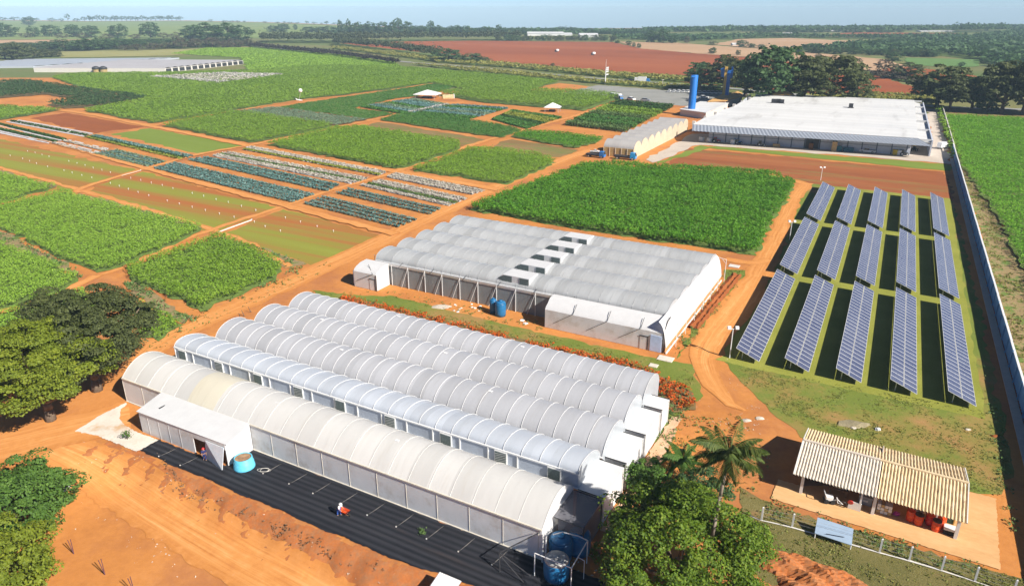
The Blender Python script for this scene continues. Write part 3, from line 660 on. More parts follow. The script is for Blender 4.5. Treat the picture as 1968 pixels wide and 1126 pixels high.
beds('narrow dense blue green brassica beds', [(358, 309), (626, 370), (655, 356), (400, 303)], 3, [l_teal], .6, plastic=[], seed=7)
beds('pale mulched beds with thin green growth', [(407, 301), (674, 355), (709, 344), (440, 293)], 5, [l_pale, l_pale, l_weed], .6, seed=8)
beds('yellowish and pale beds nearest the crop field', [(466, 289), (728, 339), (744, 332), (484, 283)], 3, [l_yel, l_pale, l_pale], .7, seed=9)
beds('four wide spaced blue green brassica beds beside the turf plots', [(581, 394), (762, 440), (805, 423), (624, 378)], 4, [l_teal], .4, plastic=[], seed=10)
beds('three blue green brassica beds behind the wide spaced ones', [(644, 374), (824, 415), (850, 402), (672, 363)], 3, [l_teal], .42, plastic=[], seed=11)
beds('pale mulched beds with weeds near the road', [(690, 358), (861, 398), (901, 383), (733, 347)], 4, [l_pale, l_weed, l_pale], .58, seed=12)
beds('pale mulched beds at the corner of the road and the track', [(742, 342), (906, 376), (933, 368), (762, 334)], 3, [l_pale, l_pale, l_pale], .6, seed=13)
beds('white flecked beds in the middle of the largest crop field', [(285, 151), (420, 163), (548, 146), (430, 143)], 5, [l_white, l_pale, l_pale, l_white], .8, seed=14, h=1.4)

beds('striped trial beds of blue green and emerald crops in front of the first white canopy', [(690, 207), (781, 222), (867, 203), (795, 191)], 7, [l_emer, l_teal, l_teal2, l_emer, l_teal, l_teal, l_teal2], .86, plastic=[], seed=15, h=.5)
beds('striped trial beds of emerald and blue green crops between the two canopies', [(783, 223), (892, 234), (978, 209), (874, 202)], 7, [l_emer, l_emer, l_teal, l_teal2, l_teal, l_emer, l_teal], .86, plastic=[], seed=16, h=.5)
beds('yellow green and emerald trial beds in front of the second canopy', [(944, 231), (1012, 250), (1082, 227), (985, 213)], 6, [l_emer, l_emer, l_dark, l_yel, l_yel, l_emer], .84, plastic=[], seed=17, h=.5)
beds('dark orchard and trellis rows below the grey car park', [(1082, 243), (1200, 257), (1296, 206), (1188, 196)], 8, [l_weed, l_emer, l_emer, l_weed, l_maize2, l_maize2, l_dark, l_dark], .66, plastic=[], seed=18, h=1.5)
beds('row of white plot markers along the path between the trial beds', [(774, 220), (779, 221), (870, 202), (864, 201)], 1, [l_white], .8, plastic=[], seed=19, h=.8)

sheet('pale_path', [GH.w(56.1, 5.5), GH.w(57.3, 5.5), GH.w(57.6, 20), GH.w(57.2, 26.5), GH.w(56.1, 26.5)], ground_mat('pale_dusty_path', [(.3, (.50, .27, .14)), (.5, (.58, .36, .22)), (.7, (.66, .46, .32))], .4, 3, .5, .4, 8, .03), world=True, amp=.1)
# ================================================================== STRUCTURES
f_grey = film_mat('grey_film', (.54, .55, .58), 1.65, .10, .22)
f_blue = film_mat('bluish_film', (.60, .645, .71), 1.9, .09, .22, .3)
f_cream = film_mat('cream_film', (.72, .71, .68), 2.2, .09, .2)
f_old = film_mat('yellowed_film', (.74, .69, .56), 2.2, .04, .2)
f_ms = film_mat('clear_grey_film', (.56, .58, .59), 1.6, .13, .3, .28)
f_white = flat_mat('white_film', (.71, .71, .71), .45, var=.05, vs=.8, trans=.15)
f_wall = flat_mat('white_wall_sheet', (.88, .88, .88), .55, var=.05, vs=.5, trans=.3, dirt=(.52, .44, .34), ds=.35)
f_net = film_mat('grey_insect_net', (.30, .335, .35), 2.4, .12, .15, .5, alpha=.2)
f_dnet = film_mat('dark_shade_net', (.22, .22, .25), 2.0, .15, .1, .4, alpha=.45)
f_end = film_mat('clear_end_film', (.62, .66, .70), 1.0, .06, .3, .25, alpha=.15)
m_steel = flat_mat('galvanised_steel', (.62, .62, .62), .4, .5, .08)
m_wht = flat_mat('white_paint', (.72, .72, .71), .5, var=.04)
m_cream = flat_mat('cream_gutter', (.62, .57, .48), .6, var=.12)
m_dark = flat_mat('dark_metal', (.05, .05, .055), .5, .3, .2)
m_black = flat_mat('black_rubber', (.02, .02, .02), .8)
m_fan = flat_mat('vent_mesh', (.10, .13, .13), .6, var=.35, vs=6)
m_tank = flat_mat('blue_plastic', (.015, .14, .32), .4, var=.18, vs=2, dirt=(.05, .16, .26), ds=1.5)
m_ltblue = flat_mat('light_blue_tarp', (.12, .52, .72), .45, var=.2, vs=2.5)
m_glass = flat_mat('dark_glass', (.03, .04, .05), .1, spec=.6)
m_orange = flat_mat('orange_plastic', (.72, .08, .015), .45, var=.15, vs=4)
m_red = flat_mat('red_paint', (.55, .03, .03), .4)
m_wood = flat_mat('brown_wood', (.26, .15, .08), .8, var=.3, vs=4)
m_stone = flat_mat('pale_stone', (.52, .46, .38), .9, var=.25, vs=4)
m_cement = flat_mat('white_concrete', (.60, .57, .52), .8, var=.12, vs=3)

def arch(w_, n=18, rise=1.0, p=2.2):
    """superellipse arch profile: list of (y, dz) from 0..w_"""
    out = []
    if p == 0: return [(w_ * i / n, rise * (1 - (2 * i / n - 1) ** 2)) for i in range(n + 1)]
    for i in range(n + 1):
        t = math.pi * i / n
        c, s_ = math.cos(t), math.sin(t)
        y = .5 - .5 * math.copysign(abs(c) ** (2 / p), c); z = abs(s_) ** (2 / p)
        out.append((y * w_, z * rise))
    return out
def tunnel_roof(name, root, u0, u1, v0, w_, z0a, z0b, rise, mat, bay, hoopmat, hoop_r=.022, p=2.2, sag=.006, hoops=True, hlift=.02, seed=0):
    prof = arch(w_, 18, rise, p); rng = np.random.default_rng(seed)
    nb = int(round((u1 - u0) / bay)); bay = (u1 - u0) / nb; sub = 4
    vs = []; fs = []; n = len(prof)
    for i in range(nb * sub + 1):
        t = (i % sub) / sub; sg = -sag * math.sin(math.pi * t) * (.6 + .8 * rng.random()) if i % sub else 0
        for y, dz in prof:
            zz = z0a + (z0b - z0a) * y / w_
            vs.append((i * bay / sub, y, zz + max(0, dz) + sg * (dz / max(rise, .01))))
    for i in range(nb * sub):
        for j in range(n - 1):
            a = i * n + j; fs.append((a, a + n, a + n + 1, a + 1))
    me = bpy.data.meshes.new(name); me.from_pydata(vs, [], fs); me.materials.append(mat)
    me.polygons.foreach_set('use_smooth', [True] * len(fs))
    o = link(name, me, root); o.location = (u0, v0, 0)
    if hoops:
        hm = MB(); hm.path([(0, w_ / 2 + (y - w_ / 2) * (1 + hlift * .5), z0a + (z0b - z0a) * y / w_ + dz + hlift) for y, dz in prof], hoop_r, 5)
        h0 = hm.build('hoop', hoopmat, o)
        for i in range(1, nb + 1):
            h = h0.copy(); COL.objects.link(h); h.parent = o; h.location = (i * bay, 0, 0)
    return o
def end_wall(name, root, u, v0, w_, z0a, z0b, rise, mat, p=2.2, zbot=0.0, th=.04):
    prof = arch(w_, 18, rise, p); pts = [(v0, zbot)] + [(v0 + y, z0a + (z0b - z0a) * y / w_ + dz - .02) for y, dz in prof] + [(v0 + w_, zbot)]
    n = len(pts); vs = [(u - th, y, z) for y, z in pts] + [(u, y, z) for y, z in pts]
    fs = [tuple(range(n)), tuple(range(2 * n - 1, n - 1, -1))] + [(i, (i + 1) % n, n + (i + 1) % n, n + i) for i in range(n)]
    return MB().add(vs, fs).build(name, mat, root)
def vent_flap(root, u, v, z, s=1):
    b = MB(); b.box(u, v, z, u + .45, v + .3, z + .03); b.m = 1; b.box(u - .02, v + .02, z - .05, u + .2, v + .2, z + .001)
    return b.build('repair_patch', [m_wht, m_black], root)

# --- five tunnels
T = {}
specs = [  # key, u0, u1, v0, width, eave_a, eave_b, rise, film, bay, hoop material, label
 ('t1', 3.4, 53.9, 22.3, 5.5, 3.3, 3.2, 1.95, f_grey, 1.62, m_wht, 'grey arched tunnel greenhouse farthest back in its row, beside the orange flower bed'),
 ('t2', 2.8, 53.8, 16.8, 5.5, 3.3, 3.3, 1.95, f_grey, 1.62, m_wht, 'grey arched tunnel greenhouse second from the orange flower bed'),
 ('t3', 2.1, 53.8, 11.3, 5.5, 3.3, 3.3, 1.95, f_grey, 1.7, m_wht, 'grey arched tunnel greenhouse right behind the bluish one with fan windows'),
 ('t4', 1.3, 53.5, 6.25, 5.05, 4.55, 3.3, 1.25, f_blue, 1.86, m_wht, 'bluish tunnel greenhouse with a row of dark fan windows in its side'),
 ('t5', 0.0, 53.1, 0.0, 6.2, 3.05, 3.05, 1.7, f_cream, 2.2, m_wht, 'creamy white front tunnel greenhouse with white side wall, beside the black ground cloth'),
]
for key, u0, u1, v0, w_, za, zb, rise, film, bay, hm, lab in specs:
    root = fr_thing('tunnel_greenhouse', lab, 'greenhouse', GH, 0, 0, 0, 'parallel tunnel greenhouses'); T[key] = root
    r = tunnel_roof('roof_film', root, u0, u1, v0, w_, za, zb, rise, film, bay, (hm if key != 't5' else f_cream), .022 if key != 't5' else .03, seed=hash(key) % 99 if False else len(T), hlift=.03 if key != 't5' else .0, p=2.0 if key != 't5' else 0)
    if key == 't5':
        # yellowed strip of film over two bays
        prof = arch(w_, 18, rise, 0); b = MB(); n = len(prof); vs = []
        uu = np.linspace(10.9, 14.9, 5)
        for x in uu:
            for y, dz in prof: vs.append((x, v0 + y * 1.0, za + dz + .035))
        b.add(vs, [(i * n + j, (i + 1) * n + j, (i + 1) * n + j + 1, i * n + j + 1) for i in range(4) for j in range(n - 1)])
        b.build('yellowed_film', f_old, root, smooth=True)
    end_wall('end_wall', root, u1 + .02, v0, w_, za, zb, rise, f_end if key != 't5' else f_wall, 2.0 if key != 't5' else 0)
    end_wall('end_wall', root, u0 + .02, v0, w_, za, zb, rise, f_wall, 2.0 if key != 't5' else 0)
    g = MB(); g.box(u0, v0 - .12, za - .1, u1, v0 + .05, za + .02)
    if key != 't4': g.build('gutter', m_cream if key in ('t5',) else m_wht, root)
    if key in ('t1',):
        g = MB(); g.box(u0, v0 + w_ - .03, 0, u1, v0 + w_ + .03, zb); g.build('side_wall', f_wall, root)
    for (uu, vv) in {'t1': [(20, 2.6), (38, 2.4)], 't2': [(12, 2.6), (31, 2.2)], 't3': [(20, 2.6), (40, 2.5)], 't4': [], 't5': [(21.5, 2.4), (36.5, 2.6)]}[key]:
        a = [z for y, z in arch(w_, 60, rise, 2.0 if key != 't5' else 0) if abs(y - vv) < w_ / 40]
        vent_flap(root, uu, v0 + vv, za + (zb - za) * vv / w_ + (a[0] if a else rise) + .02)
# T4: side wall with fan windows
r4 = T['t4']
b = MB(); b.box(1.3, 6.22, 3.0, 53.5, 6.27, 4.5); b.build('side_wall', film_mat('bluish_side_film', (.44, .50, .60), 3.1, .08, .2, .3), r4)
b = MB(); b.box(1.2, 6.12, 4.47, 53.55, 6.25, 4.6); b.build('eave_rail', m_wht, r4)
b = MB(); b.box(1.2, 6.1, 3.02, 53.55, 6.24, 3.12); b.build('sill_rail', m_wht, r4)
for i, uu in enumerate(np.arange(1.3, 53.6, 3.08)):
    b = MB(); b.box(uu, 6.12, 3.1, uu + .1, 6.23, 4.5); b.build('post', m_wht, r4)
for i, uu in enumerate([2.0, 8.2, 14.4, 20.4, 26.2, 32.6, 39.2, 45.2, 50.6][:9]):
    b = MB(); b.box(uu, 6.06, 3.1, uu + 1.3, 6.2, 4.45); f = b.build('window_frame', m_wht, r4)
    b = MB(); b.box(uu + .08, 6.03, 3.18, uu + 1.22, 6.08, 4.37); p_ = b.build('fan_window', m_fan, f)
    b = MB()
    if i % 2:
        for k in range(6): b.tube((uu + .1, 6.02, 3.25 + k * .18), (uu + 1.2, 6.02, 3.4 + k * .18), .02, n=4)
        b.build('louvre', m_steel, f)
# T5: front wall, base, posts
r5 = T['t5']
b = MB(); b.box(0, -.03, .08, 53.1, .03, 3.0); b.build('side_wall', f_wall, r5)
b = MB(); b.box(-.05, -.12, 0, 53.2, .1, .1); b.build('base_rail', m_cream, r5)
for uu in np.arange(0.0, 53.2, 3.3):
    b = MB(); b.tube((uu, -.045, 0), (uu, -.045, 3.0), .022); b.build('post', m_cream, r5)
# annex
ax = fr_thing('annex_shed', 'low white lean-to annex against the front of the creamy tunnel greenhouse', 'shed', GH)
b = MB(); b.slab([(7.2, -3.45, 2.6), (20.55, -3.3, 2.6), (20.3, -.05, 3.12), (6.9, -.05, 3.12)], .05); b.build('roof', f_white, ax)
b = MB(); b.box(7.3, -3.3, .0, 15.6, -3.22, 2.57); b.build('front_wall', f_wall, ax)
b = MB(); b.box(15.6, -3.3, 1.9, 20.3, -3.22, 2.57); b.build('lintel_panel', f_wall, ax)
b = MB(); b.add([(20.2, -3.25, 0), (20.2, -.1, 0), (20.2, -.1, 3.05), (20.2, -3.25, 2.55), (20.28, -3.25, 0), (20.28, -.1, 0), (20.28, -.1, 3.05), (20.28, -3.25, 2.55)], [(0, 1, 2, 3), (7, 6, 5, 4), (0, 3, 7, 4), (3, 2, 6, 7), (0, 4, 5, 1), (1, 5, 6, 2)]); b.build('end_wall', f_white, ax)
b = MB(); b.add([(7.3, -3.25, 0), (7.3, -.1, 0), (7.3, -.1, 3.05), (7.3, -3.25, 2.55), (7.38, -3.25, 0), (7.38, -.1, 0), (7.38, -.1, 3.05), (7.38, -3.25, 2.55)], [(0, 1, 2, 3), (7, 6, 5, 4), (0, 3, 7, 4), (3, 2, 6, 7), (0, 4, 5, 1), (1, 5, 6, 2)]); b.build('end_wall', f_wall, ax)
b = MB(); b.add([(17.2, -3.35, 0), (20.3, -4.0, 0), (20.2, -3.35, 2.2), (17.6, -3.35, 2.2), (17.2, -3.4, 0), (20.3, -4.06, 0), (20.2, -3.41, 2.2), (17.6, -3.41, 2.2)], [(0, 1, 2, 3), (7, 6, 5, 4), (0, 4, 5, 1), (1, 5, 6, 2), (2, 6, 7, 3), (3, 7, 4, 0)]); b.build('door_flap', flat_mat('flap_film', (.60, .62, .66), .5, var=.12, vs=1.5, dirt=(.35, .55, .7), ds=.9), ax)
b = MB(); b.box(18.1, -3.24, 2.02, 20.2, -3.2, 2.5); b.build('opening_panel', flat_mat('yellow_panel', (.45, .36, .10), .8), ax)
b = MB(); b.box(9.2, -2.2, 2.84, 9.35, -1.5, 2.9); b.build('roof_vent', m_dark, ax)
for uu in (8.6, 10.3, 11.9, 13.6):
    b = MB(); b.box(uu, -3.33, 0, uu + .05, -3.3, 2.55); b.build('wall_seam', m_steel, ax)
# entrance boxes at the right ends
def ebox(lab, v0, v1, za, zb, dark=False):
    root = fr_thing('entrance_porch', lab, 'greenhouse porch', GH, 0, 0, 0, 'porches at the tunnel ends')
    wl = f_wall if not dark else f_dnet; rf = f_white if not dark else f_dnet
    b = MB(); b.slab([(53.2, v0, za), (55.95, v0, za - .05), (55.95, v1, zb - .05), (53.2, v1, zb)], .05); b.build('roof', rf, root)
    b = MB(); b.box(55.8, v0 + .1, 0, 55.87, v1 - .1, min(za, zb) - .12); b.build('outer_wall', wl, root)
    for vv in (v0 + .05, v1 - .12):
        b = MB(); b.box(53.6, vv, 0, 55.8, vv + .06, min(za, zb) - .12); b.build('side_wall', wl, root)
    b = MB()
    for vv in (v0 + .02, v1 - .06): b.tube((55.92, vv, 0), (55.92, vv, za - .08), .05)
    b.build('corner_post', m_dark if dark else m_wht, root)
    b = MB(); b.tube((53.3, v0 - .04, za + .02), (55.95, v0 - .04, za - .03), .045); b.tube((53.3, v1 + .04, zb + .02), (55.95, v1 + .04, zb - .03), .045); b.build('edge_rail', m_dark, root)
    return root
ebox('white porch box at the end of the farthest tunnel greenhouse', 22.75, 25.2, 2.9, 2.9)
ebox('white porch box at the end of the second tunnel from the flower bed', 17.35, 22.1, 2.95, 2.95)
ebox('white porch box at the end of the tunnel behind the bluish one', 11.9, 16.7, 3.0, 2.95)
ebox('white porch box dappled with tree shade at the end of the bluish tunnel', 6.2, 11.2, 3.0, 3.0)
ebox('dark netted porch box above the blue tanks', 1.9, 5.9, 3.0, 3.0, True)
# --- multi-span greenhouse
ms = fr_thing('multispan_greenhouse', 'wide grey multi-span greenhouse with five arched roofs and roof fans', 'greenhouse', GH)
for k in range(5):
    v0 = 44.55 + 5.42 * k
    tunnel_roof('roof_span', ms, .8, 49.6, v0, 5.42, 3.75, 3.75, 1.35, f_ms, 1.63, f_ms, .018, p=2.1, seed=40 + k)
    end_wall('gable_film', ms, .85, v0, 5.42, 3.75, 3.75, 1.35, f_ms, p=2.1, zbot=3.0)
    end_wall('gable_film', ms, 49.6, v0, 5.42, 3.75, 3.75, 1.35, f_end, p=2.1, zbot=3.0)
    b = MB(); b.box(.8, v0 - .12, 3.62, 49.6, v0 + .12, 3.76); b.build('gutter', m_wht, ms)
    # roof vents: a flat-fronted dormer with two dark openings
    cu = 25.2
    f0 = v0 + .22
    d = MB(); d.add([(cu - 1.9, f0, 4.1), (cu + 3.7, f0, 4.1), (cu + 3.7, f0, 5.3), (cu - .7, f0, 5.3), (cu - .7, v0 + 3.1, 5.3), (cu + 3.7, v0 + 3.1, 5.3), (cu - 1.9, v0 + 2.2, 4.6), (cu + 3.7, v0 + 3.1, 4.1)],
                    [(0, 1, 2, 3), (3, 2, 5, 4), (0, 3, 4, 6), (1, 7, 5, 2)])
    ds = d.build('roof_vent', f_white, ms)
    d = MB(); d.add([(cu - 1.55, f0 - .03, 4.62), (cu - .7, f0 - .03, 4.25), (cu + .8, f0 - .03, 4.25), (cu + .8, f0 - .03, 5.22), (cu - .6, f0 - .03, 5.22)], [(0, 1, 2, 3, 4)]); d.build('fan_opening', m_fan, ds)
    d = MB(); d.box(cu + 2.1, f0 - .07, 4.25, cu + 3.55, f0 - .01, 5.22); d.build('fan_opening', m_fan, ds)
b = MB(); b.box(4.0, 44.28, .05, 33.0, 44.34, 3.62); b.build('front_net', f_net, ms)
b = MB(); b.box(.9, 44.3, .05, 4.0, 44.36, 3.62); b.build('front_net', f_net, ms)
b = MB(); b.box(.8, 44.2, 3.3, 49.6, 44.4, 3.66); b.build('front_gutter', m_steel, ms)
b = MB(); b.box(.8, 71.62, .05, 49.6, 71.66, 3.7); b.build('back_net', f_net, ms)
b = MB(); b.box(.86, 44.5, .05, .9, 71.6, 3.7); b.build('side_net', f_net, ms)
for i, uu in enumerate(np.arange(4.2, 33.5, 3.25)):
    b = MB(); b.tube((uu, 44.2, 0), (uu, 44.2, 3.6), .05); b.build('post', m_wht, ms)
    if i:
        b = MB(); b.tube((uu - 1.3, 44.05, 0), (uu, 44.15, 3.5), .035, n=5); b.build('brace', m_wht, ms)
for uu in np.arange(5.8, 48, 6.5):
    for vv in np.arange(47, 71, 5.42):
        pass
b = MB()
for k in range(6):
    b.tube((1.0 + 6.0 * k + 5, 43.7, 3.5), (6.4 + 6.0 * k, 45.3, 4.5), .03, n=4)
b.build('roof_brace', m_dark, ms)
# right curtain wall, curved outwards
prof = [(49.55, 4.35), (49.85, 4.1), (50.15, 3.6), (50.4, 2.8), (50.6, 1.9), (50.75, .85)]
vs = []; n = len(prof); vv = np.linspace(41.2, 71.8, 13)
for v in vv:
    for u, z in prof: vs.append((u, v, z))
b = MB(); b.add(vs, [(i * n + j, (i + 1) * n + j, (i + 1) * n + j + 1, i * n + j + 1) for i in range(12) for j in range(n - 1)])
b.build('side_curtain', f_white, ms, smooth=True)
b = MB(); b.box(50.75, 41.2, 0, 50.9, 71.8, .2); b.build('base_rail', m_wht, ms)
b = MB(); b.box(50.66, 41.2, .2, 50.7, 71.8, .9); b.build('skirt', flat_mat('soil_stained_film', (.55, .25, .09), .8), ms)
for v in np.linspace(44, 71.5, 7):
    b = MB(); b.tube((51.3, v, 0), (51.3, v, 3.9), .045); b.tube((51.3, v, 3.9), (49.9, v, 4.1), .035); b.tube((51.3, v, 3.2), (50.5, v, 4.0), .025, n=4); b.build('outrigger_post', m_wht, ms)
for v in np.linspace(46, 71, 6):
    b = MB(); b.tube((-.6, v, 0), (-.6, v, 3.9), .04); b.tube((-.6, v, 3.9), (.9, v, 3.95), .03); b.build('outrigger_post', m_wht, ms)
# porches of the multi-span
def curved_porch(lab, u0, u1, v0, v1, ze, zt, door_u, flap=None):
    root = fr_thing('entrance_porch', lab, 'greenhouse porch', GH)
    pr = [(v0, ze), (v0 + .25, ze + .32), (v0 + .8, ze + .6), (v0 + (v1 - v0) * .55, zt - .08), (v1, zt)]
    vs = []; us = np.linspace(u0, u1, 7); n = len(pr)
    for u in us:
        for v, z in pr: vs.append((u, v, z))
    b = MB(); b.add(vs, [(i * n + j, (i + 1) * n + j, (i + 1) * n + j + 1, i * n + j + 1) for i in range(6) for j in range(n - 1)]); b.build('roof', f_white, root, smooth=True)
    b = MB(); b.box(u0, v0 - .02, .05, u1, v0 + .03, ze + .02); b.build('front_wall', f_wall, root)
    for u in (u0 + .02, u1 - .02):
        pts = [(u, v0, 0.02)] + [(u, v, z - .01) for v, z in pr] + [(u, v1, 0.02)]
        k = len(pts); o_ = .04
        b = MB(); b.add(pts + [(p[0] + o_, p[1], p[2]) for p in pts], [tuple(range(k)), tuple(range(2 * k - 1, k - 1, -1))] + [(i, (i + 1) % k, k + (i + 1) % k, k + i) for i in range(k)]); b.build('side_wall', f_white, root)
    b = MB(); b.box(door_u, v0 - .07, .03, door_u + 1.0, v0 - .025, 1.85); dr = b.build('door', f_wall, root)
    b = MB(); b.box(door_u - .08, v0 - .1, 1.86, door_u + 1.1, v0 - .03, 1.96); b.box(door_u + 1.0, v0 - .1, 0, door_u + 1.1, v0 - .03, 1.86); b.build('door_frame', m_dark, dr)
    return root, pr
rp, pr = curved_porch('long white curved porch along the right front of the multi-span greenhouse', 33.2, 50.2, 41.3, 44.15, 2.75, 4.05, 47.2)
b = MB()
for u in (37.5, 42.5, 47.2):
    b.path([(u, 42.5, 4.5 if False else 3.95), (u, 41.2, 2.9), (u - 3, 41.15, .9)], .035, 4)
b.build('brace', m_dark, rp)
b = MB(); b.path([(50.28, v, z + .02) for v, z in pr], .06, 5); b.tube((50.28, 41.3, 0), (50.28, 41.3, 2.75), .06); b.build('end_frame', m_dark, rp)
b = MB(); b.box(48.6, 41.2, .05, 50.1, 41.26, 2.3); b.build('blue_panel', flat_mat('pale_blue_sheet', (.50, .62, .85), .5), rp)
sp_, pr = curved_porch('small white curved porch at the left corner of the multi-span greenhouse', -.9, 3.6, 40.9, 44.2, 2.7, 3.7, 2.3)
b = MB(); b.tube((3.66, 40.85, 0), (3.66, 40.85, 2.7), .06); b.path([(1.2, 42.2, 3.7), (3.0, 40.85, 2.75), (-.3, 40.8, 1.2)], .035, 4); b.build('brace', m_dark, sp_)
b = MB(); b.box(-1.5, 41.4, 0, -.95, 42.6, 2.5); b.build('side_locker', flat_mat('pale_blue_sheet', (.50, .58, .78), .5), sp_)
# --- tanks
def water_tank(lab, loc, r, h, mats=(m_tank, m_tank), group=None, lid=True):
    root = thing('water_tank', lab, 'water tank', loc, random.random() * 3, group)
    b = MB(); b.lathe([(r * .93, 0), (r * .97, h * .2), (r, h * .45), (r * .99, h * .8), (r * .95, h * .86)]); b.build('body', mats[0], root, smooth=True)
    b = MB(); b.lathe([(r * .95, h * .86), (r * .8, h * .94), (r * .5, h * .98), (.05, h * .985)]); b.build('dome', mats[1], root, smooth=True)
    b = MB(); b.lathe([(r * .32, h * .975), (r * .34, h * 1.02), (r * .28, h * 1.05), (.05, h * 1.06)], 0, 0, 14); b.build('lid', mats[1], root, smooth=True)
    b = MB()
    for k in range(6):
        a = k * math.pi / 3; b.tube((r * .45 * math.cos(a), r * .45 * math.sin(a), h * .975), (r * .9 * math.cos(a), r * .9 * math.sin(a), h * .885), .05, n=5)
    b.build('ribs', mats[1], root)
    return root
p = G(962, 606); water_tank('blue plastic water tank by the net wall of the multi-span greenhouse', tuple(p), .82, 2.3)
p = G(948, 600); water_tank('narrow blue tank half hidden behind the larger one at the net wall', tuple(p), .55, 2.2)
m_tanktop = flat_mat('sun_bleached_plastic', (.40, .40, .38), .6, var=.3, vs=2.5)
water_tank('weathered blue water tank with pale grey top in the pipe frame', GH.w(54.95, -1.1), 1.05, 2.0, (m_tank, m_tanktop))
water_tank('blue water tank behind the grey topped one', GH.w(54.3, 1.1), 1.0, 2.1)
water_tank('blue water tank under the dark netted porch', GH.w(55.4, 2.4), .95, 2.1)
b_ = fr_thing('pipe_frame', 'thin white pipe frame standing over the blue tanks', 'pipe frame', GH, 0, 0, 0)
b = MB()
pp = [(53.4, -1.9), (56.6, -2.0), (56.5, 1.4)]
for (u, v) in pp: b.tube((u, v, 0), (u, v, 2.3), .045)
for i in range(2): b.tube((*pp[i], 2.3), (*pp[i + 1], 2.3), .045)
b.path([(53.8, .6, 2.4), (54.6, .7, 2.9), (55.8, 1.2, 2.6), (56.5, 1.4, 2.3)], .045); b.build('rails', m_wht, b_)
b = MB(); b.path([(56.5, -.4, 2.0), (57, -.4, 1.9), (57, -.4, .1)], .03); b.build('drain_pipe', m_wht, b_)
# dark brace frame at T5's right end
b = MB(); b.path([(53.0, -.2, 2.9), (50.6, -2.6, 1.7), (50.8, -2.9, 0.05)], .05, 5); b.path([(50.6, -2.6, 1.7), (53.2, -2.2, .2)], .05, 5); b.path([(50.6, -2.6, 1.5), (53.0, -3.0, .1)], .05, 5)
b.build('corner_brace', m_dark, r5)
b = MB(); b.tube((53.3, -.25, 0), (53.3, -.25, 2.9), .09); b.tube((53.55, -.2, 0), (53.55, -.2, 2.9), .09); b.build('down_pipe', m_wht, r5)
# light blue round basin
p = G(470, 897)
tb = thing('round_basin', 'light blue round tarpaulin basin with muddy water at the annex corner', 'basin', tuple(p))
b = MB(); b.lathe([(1.05, 0), (1.02, .25), (.98, .3), (.97, .62), (.90, .68), (.86, 1.15), (.80, 1.2), (.80, 1.0)], 0, 0, 28); b.build('tarp_wall', m_ltblue, tb, smooth=True)
b = MB(); b.lathe([(.79, 1.06), (.79, 1.09)], 0, 0, 28); b.build('muddy_water', flat_mat('muddy_water', (.30, .17, .08), .25, var=.4, vs=2), tb)
# --- solar arrays
def solar_mat():
    m, nt, b = new_mat('solar_cells'); tc = nn(nt, 'ShaderNodeTexCoord')
    br = nn(nt, 'ShaderNodeTexBrick'); br.offset = 0; br.inputs['Scale'].default_value = 1; br.inputs['Mortar Size'].default_value = .006
    br.inputs['Brick Width'].default_value = .16; br.inputs['Row Height'].default_value = .16
    br.inputs['Color1'].default_value = (.028, .036, .088, 1); br.inputs['Color2'].default_value = (.034, .042, .10, 1); br.inputs['Mortar'].default_value = (.10, .12, .20, 1)
    nt.links.new(tc.outputs['Object'], br.inputs[0])
    v = coords(nt); dust_sky = noise(nt, v, .25, 5)
    col = mixc(nt, mth(nt, 'MULTIPLY', dust_sky, .62), br.outputs[0], (.19, .20, .26))  # dust plus the grey of reflected sky, painted into the cell colour
    nt.links.new(col, b.inputs['Base Color']); b.inputs['Roughness'].default_value = .22; b.inputs['Specular IOR Level'].default_value = .6
    b.inputs['Coat Weight'].default_value = .5; b.inputs['Coat Roughness'].default_value = .12
    return m
m_solar = solar_mat()
ZH, ZL = 1.75, .5; HW = 3.0; LEN = 33.3; NM = 28
tilt = math.atan2(ZH - ZL, HW); SW = math.hypot(HW, ZH - ZL)
mod_l = LEN / NM
def solar_array():
    root = thing('solar_array', 'x', 'solar array')
    # module mesh in its own plane: x along width, y along row
    mw = SW / 2 - .05
    b = MB(); b.box(.025, .035, -.02, mw - .025, mod_l - .035, .012); b.m = 1
    b.box(0, 0, -.03, mw, .035, .02); b.box(0, mod_l - .035, -.03, mw, mod_l, .02); b.box(0, .035, -.03, .025, mod_l - .035, .02); b.box(mw - .025, .035, -.03, mw, mod_l - .035, .02)
    first = b.build('solar_module', [m_solar, m_wht], root)
    first.rotation_euler = (0, tilt, 0)
    for i in range(NM):
        for k in range(2):
            o = first if (i == 0 and k == 0) else first.copy()
            if o is not first: COL.objects.link(o); o.parent = root; o.rotation_euler = (0, tilt, 0)
            d = k * (SW / 2 + .02)
            o.location = (d * math.cos(tilt), i * mod_l, ZH - d * math.sin(tilt))
    b = MB()
    for k in (.12, .42, .58, .88):
        d = SW * k; x = d * math.cos(tilt) - .06 * math.sin(tilt); z = ZH - d * math.sin(tilt) - .1
        b.box(x - .03, .1, z - .06, x + .03, LEN - .1, z + .02)
    b.build('purlins', m_steel, root)
    for i in range(9):
        y = .8 + i * (LEN - 1.6) / 8
        b = MB(); b.tube((.75, y, -.1), (.75, y, ZH - .75 * math.tan(tilt) - .1), .06); b.tube((2.35, y, -.1), (2.35, y, ZH - 2.35 * math.tan(tilt) - .1), .06)
        b.tube((.4, y, ZH - .4 * math.tan(tilt) - .12), (2.7, y, ZH - 2.7 * math.tan(tilt) - .12), .04); b.build('support_frame', m_steel, root)
    return root
rows_ = [('front', 85.7), ('middle', 121.7), ('rear', 158.0)]
words_ = ['by the dirt road', 'second from the dirt road', 'in the centre column', 'second from the blue wall', 'nearest the blue wall']
proto = solar_array(); first = True
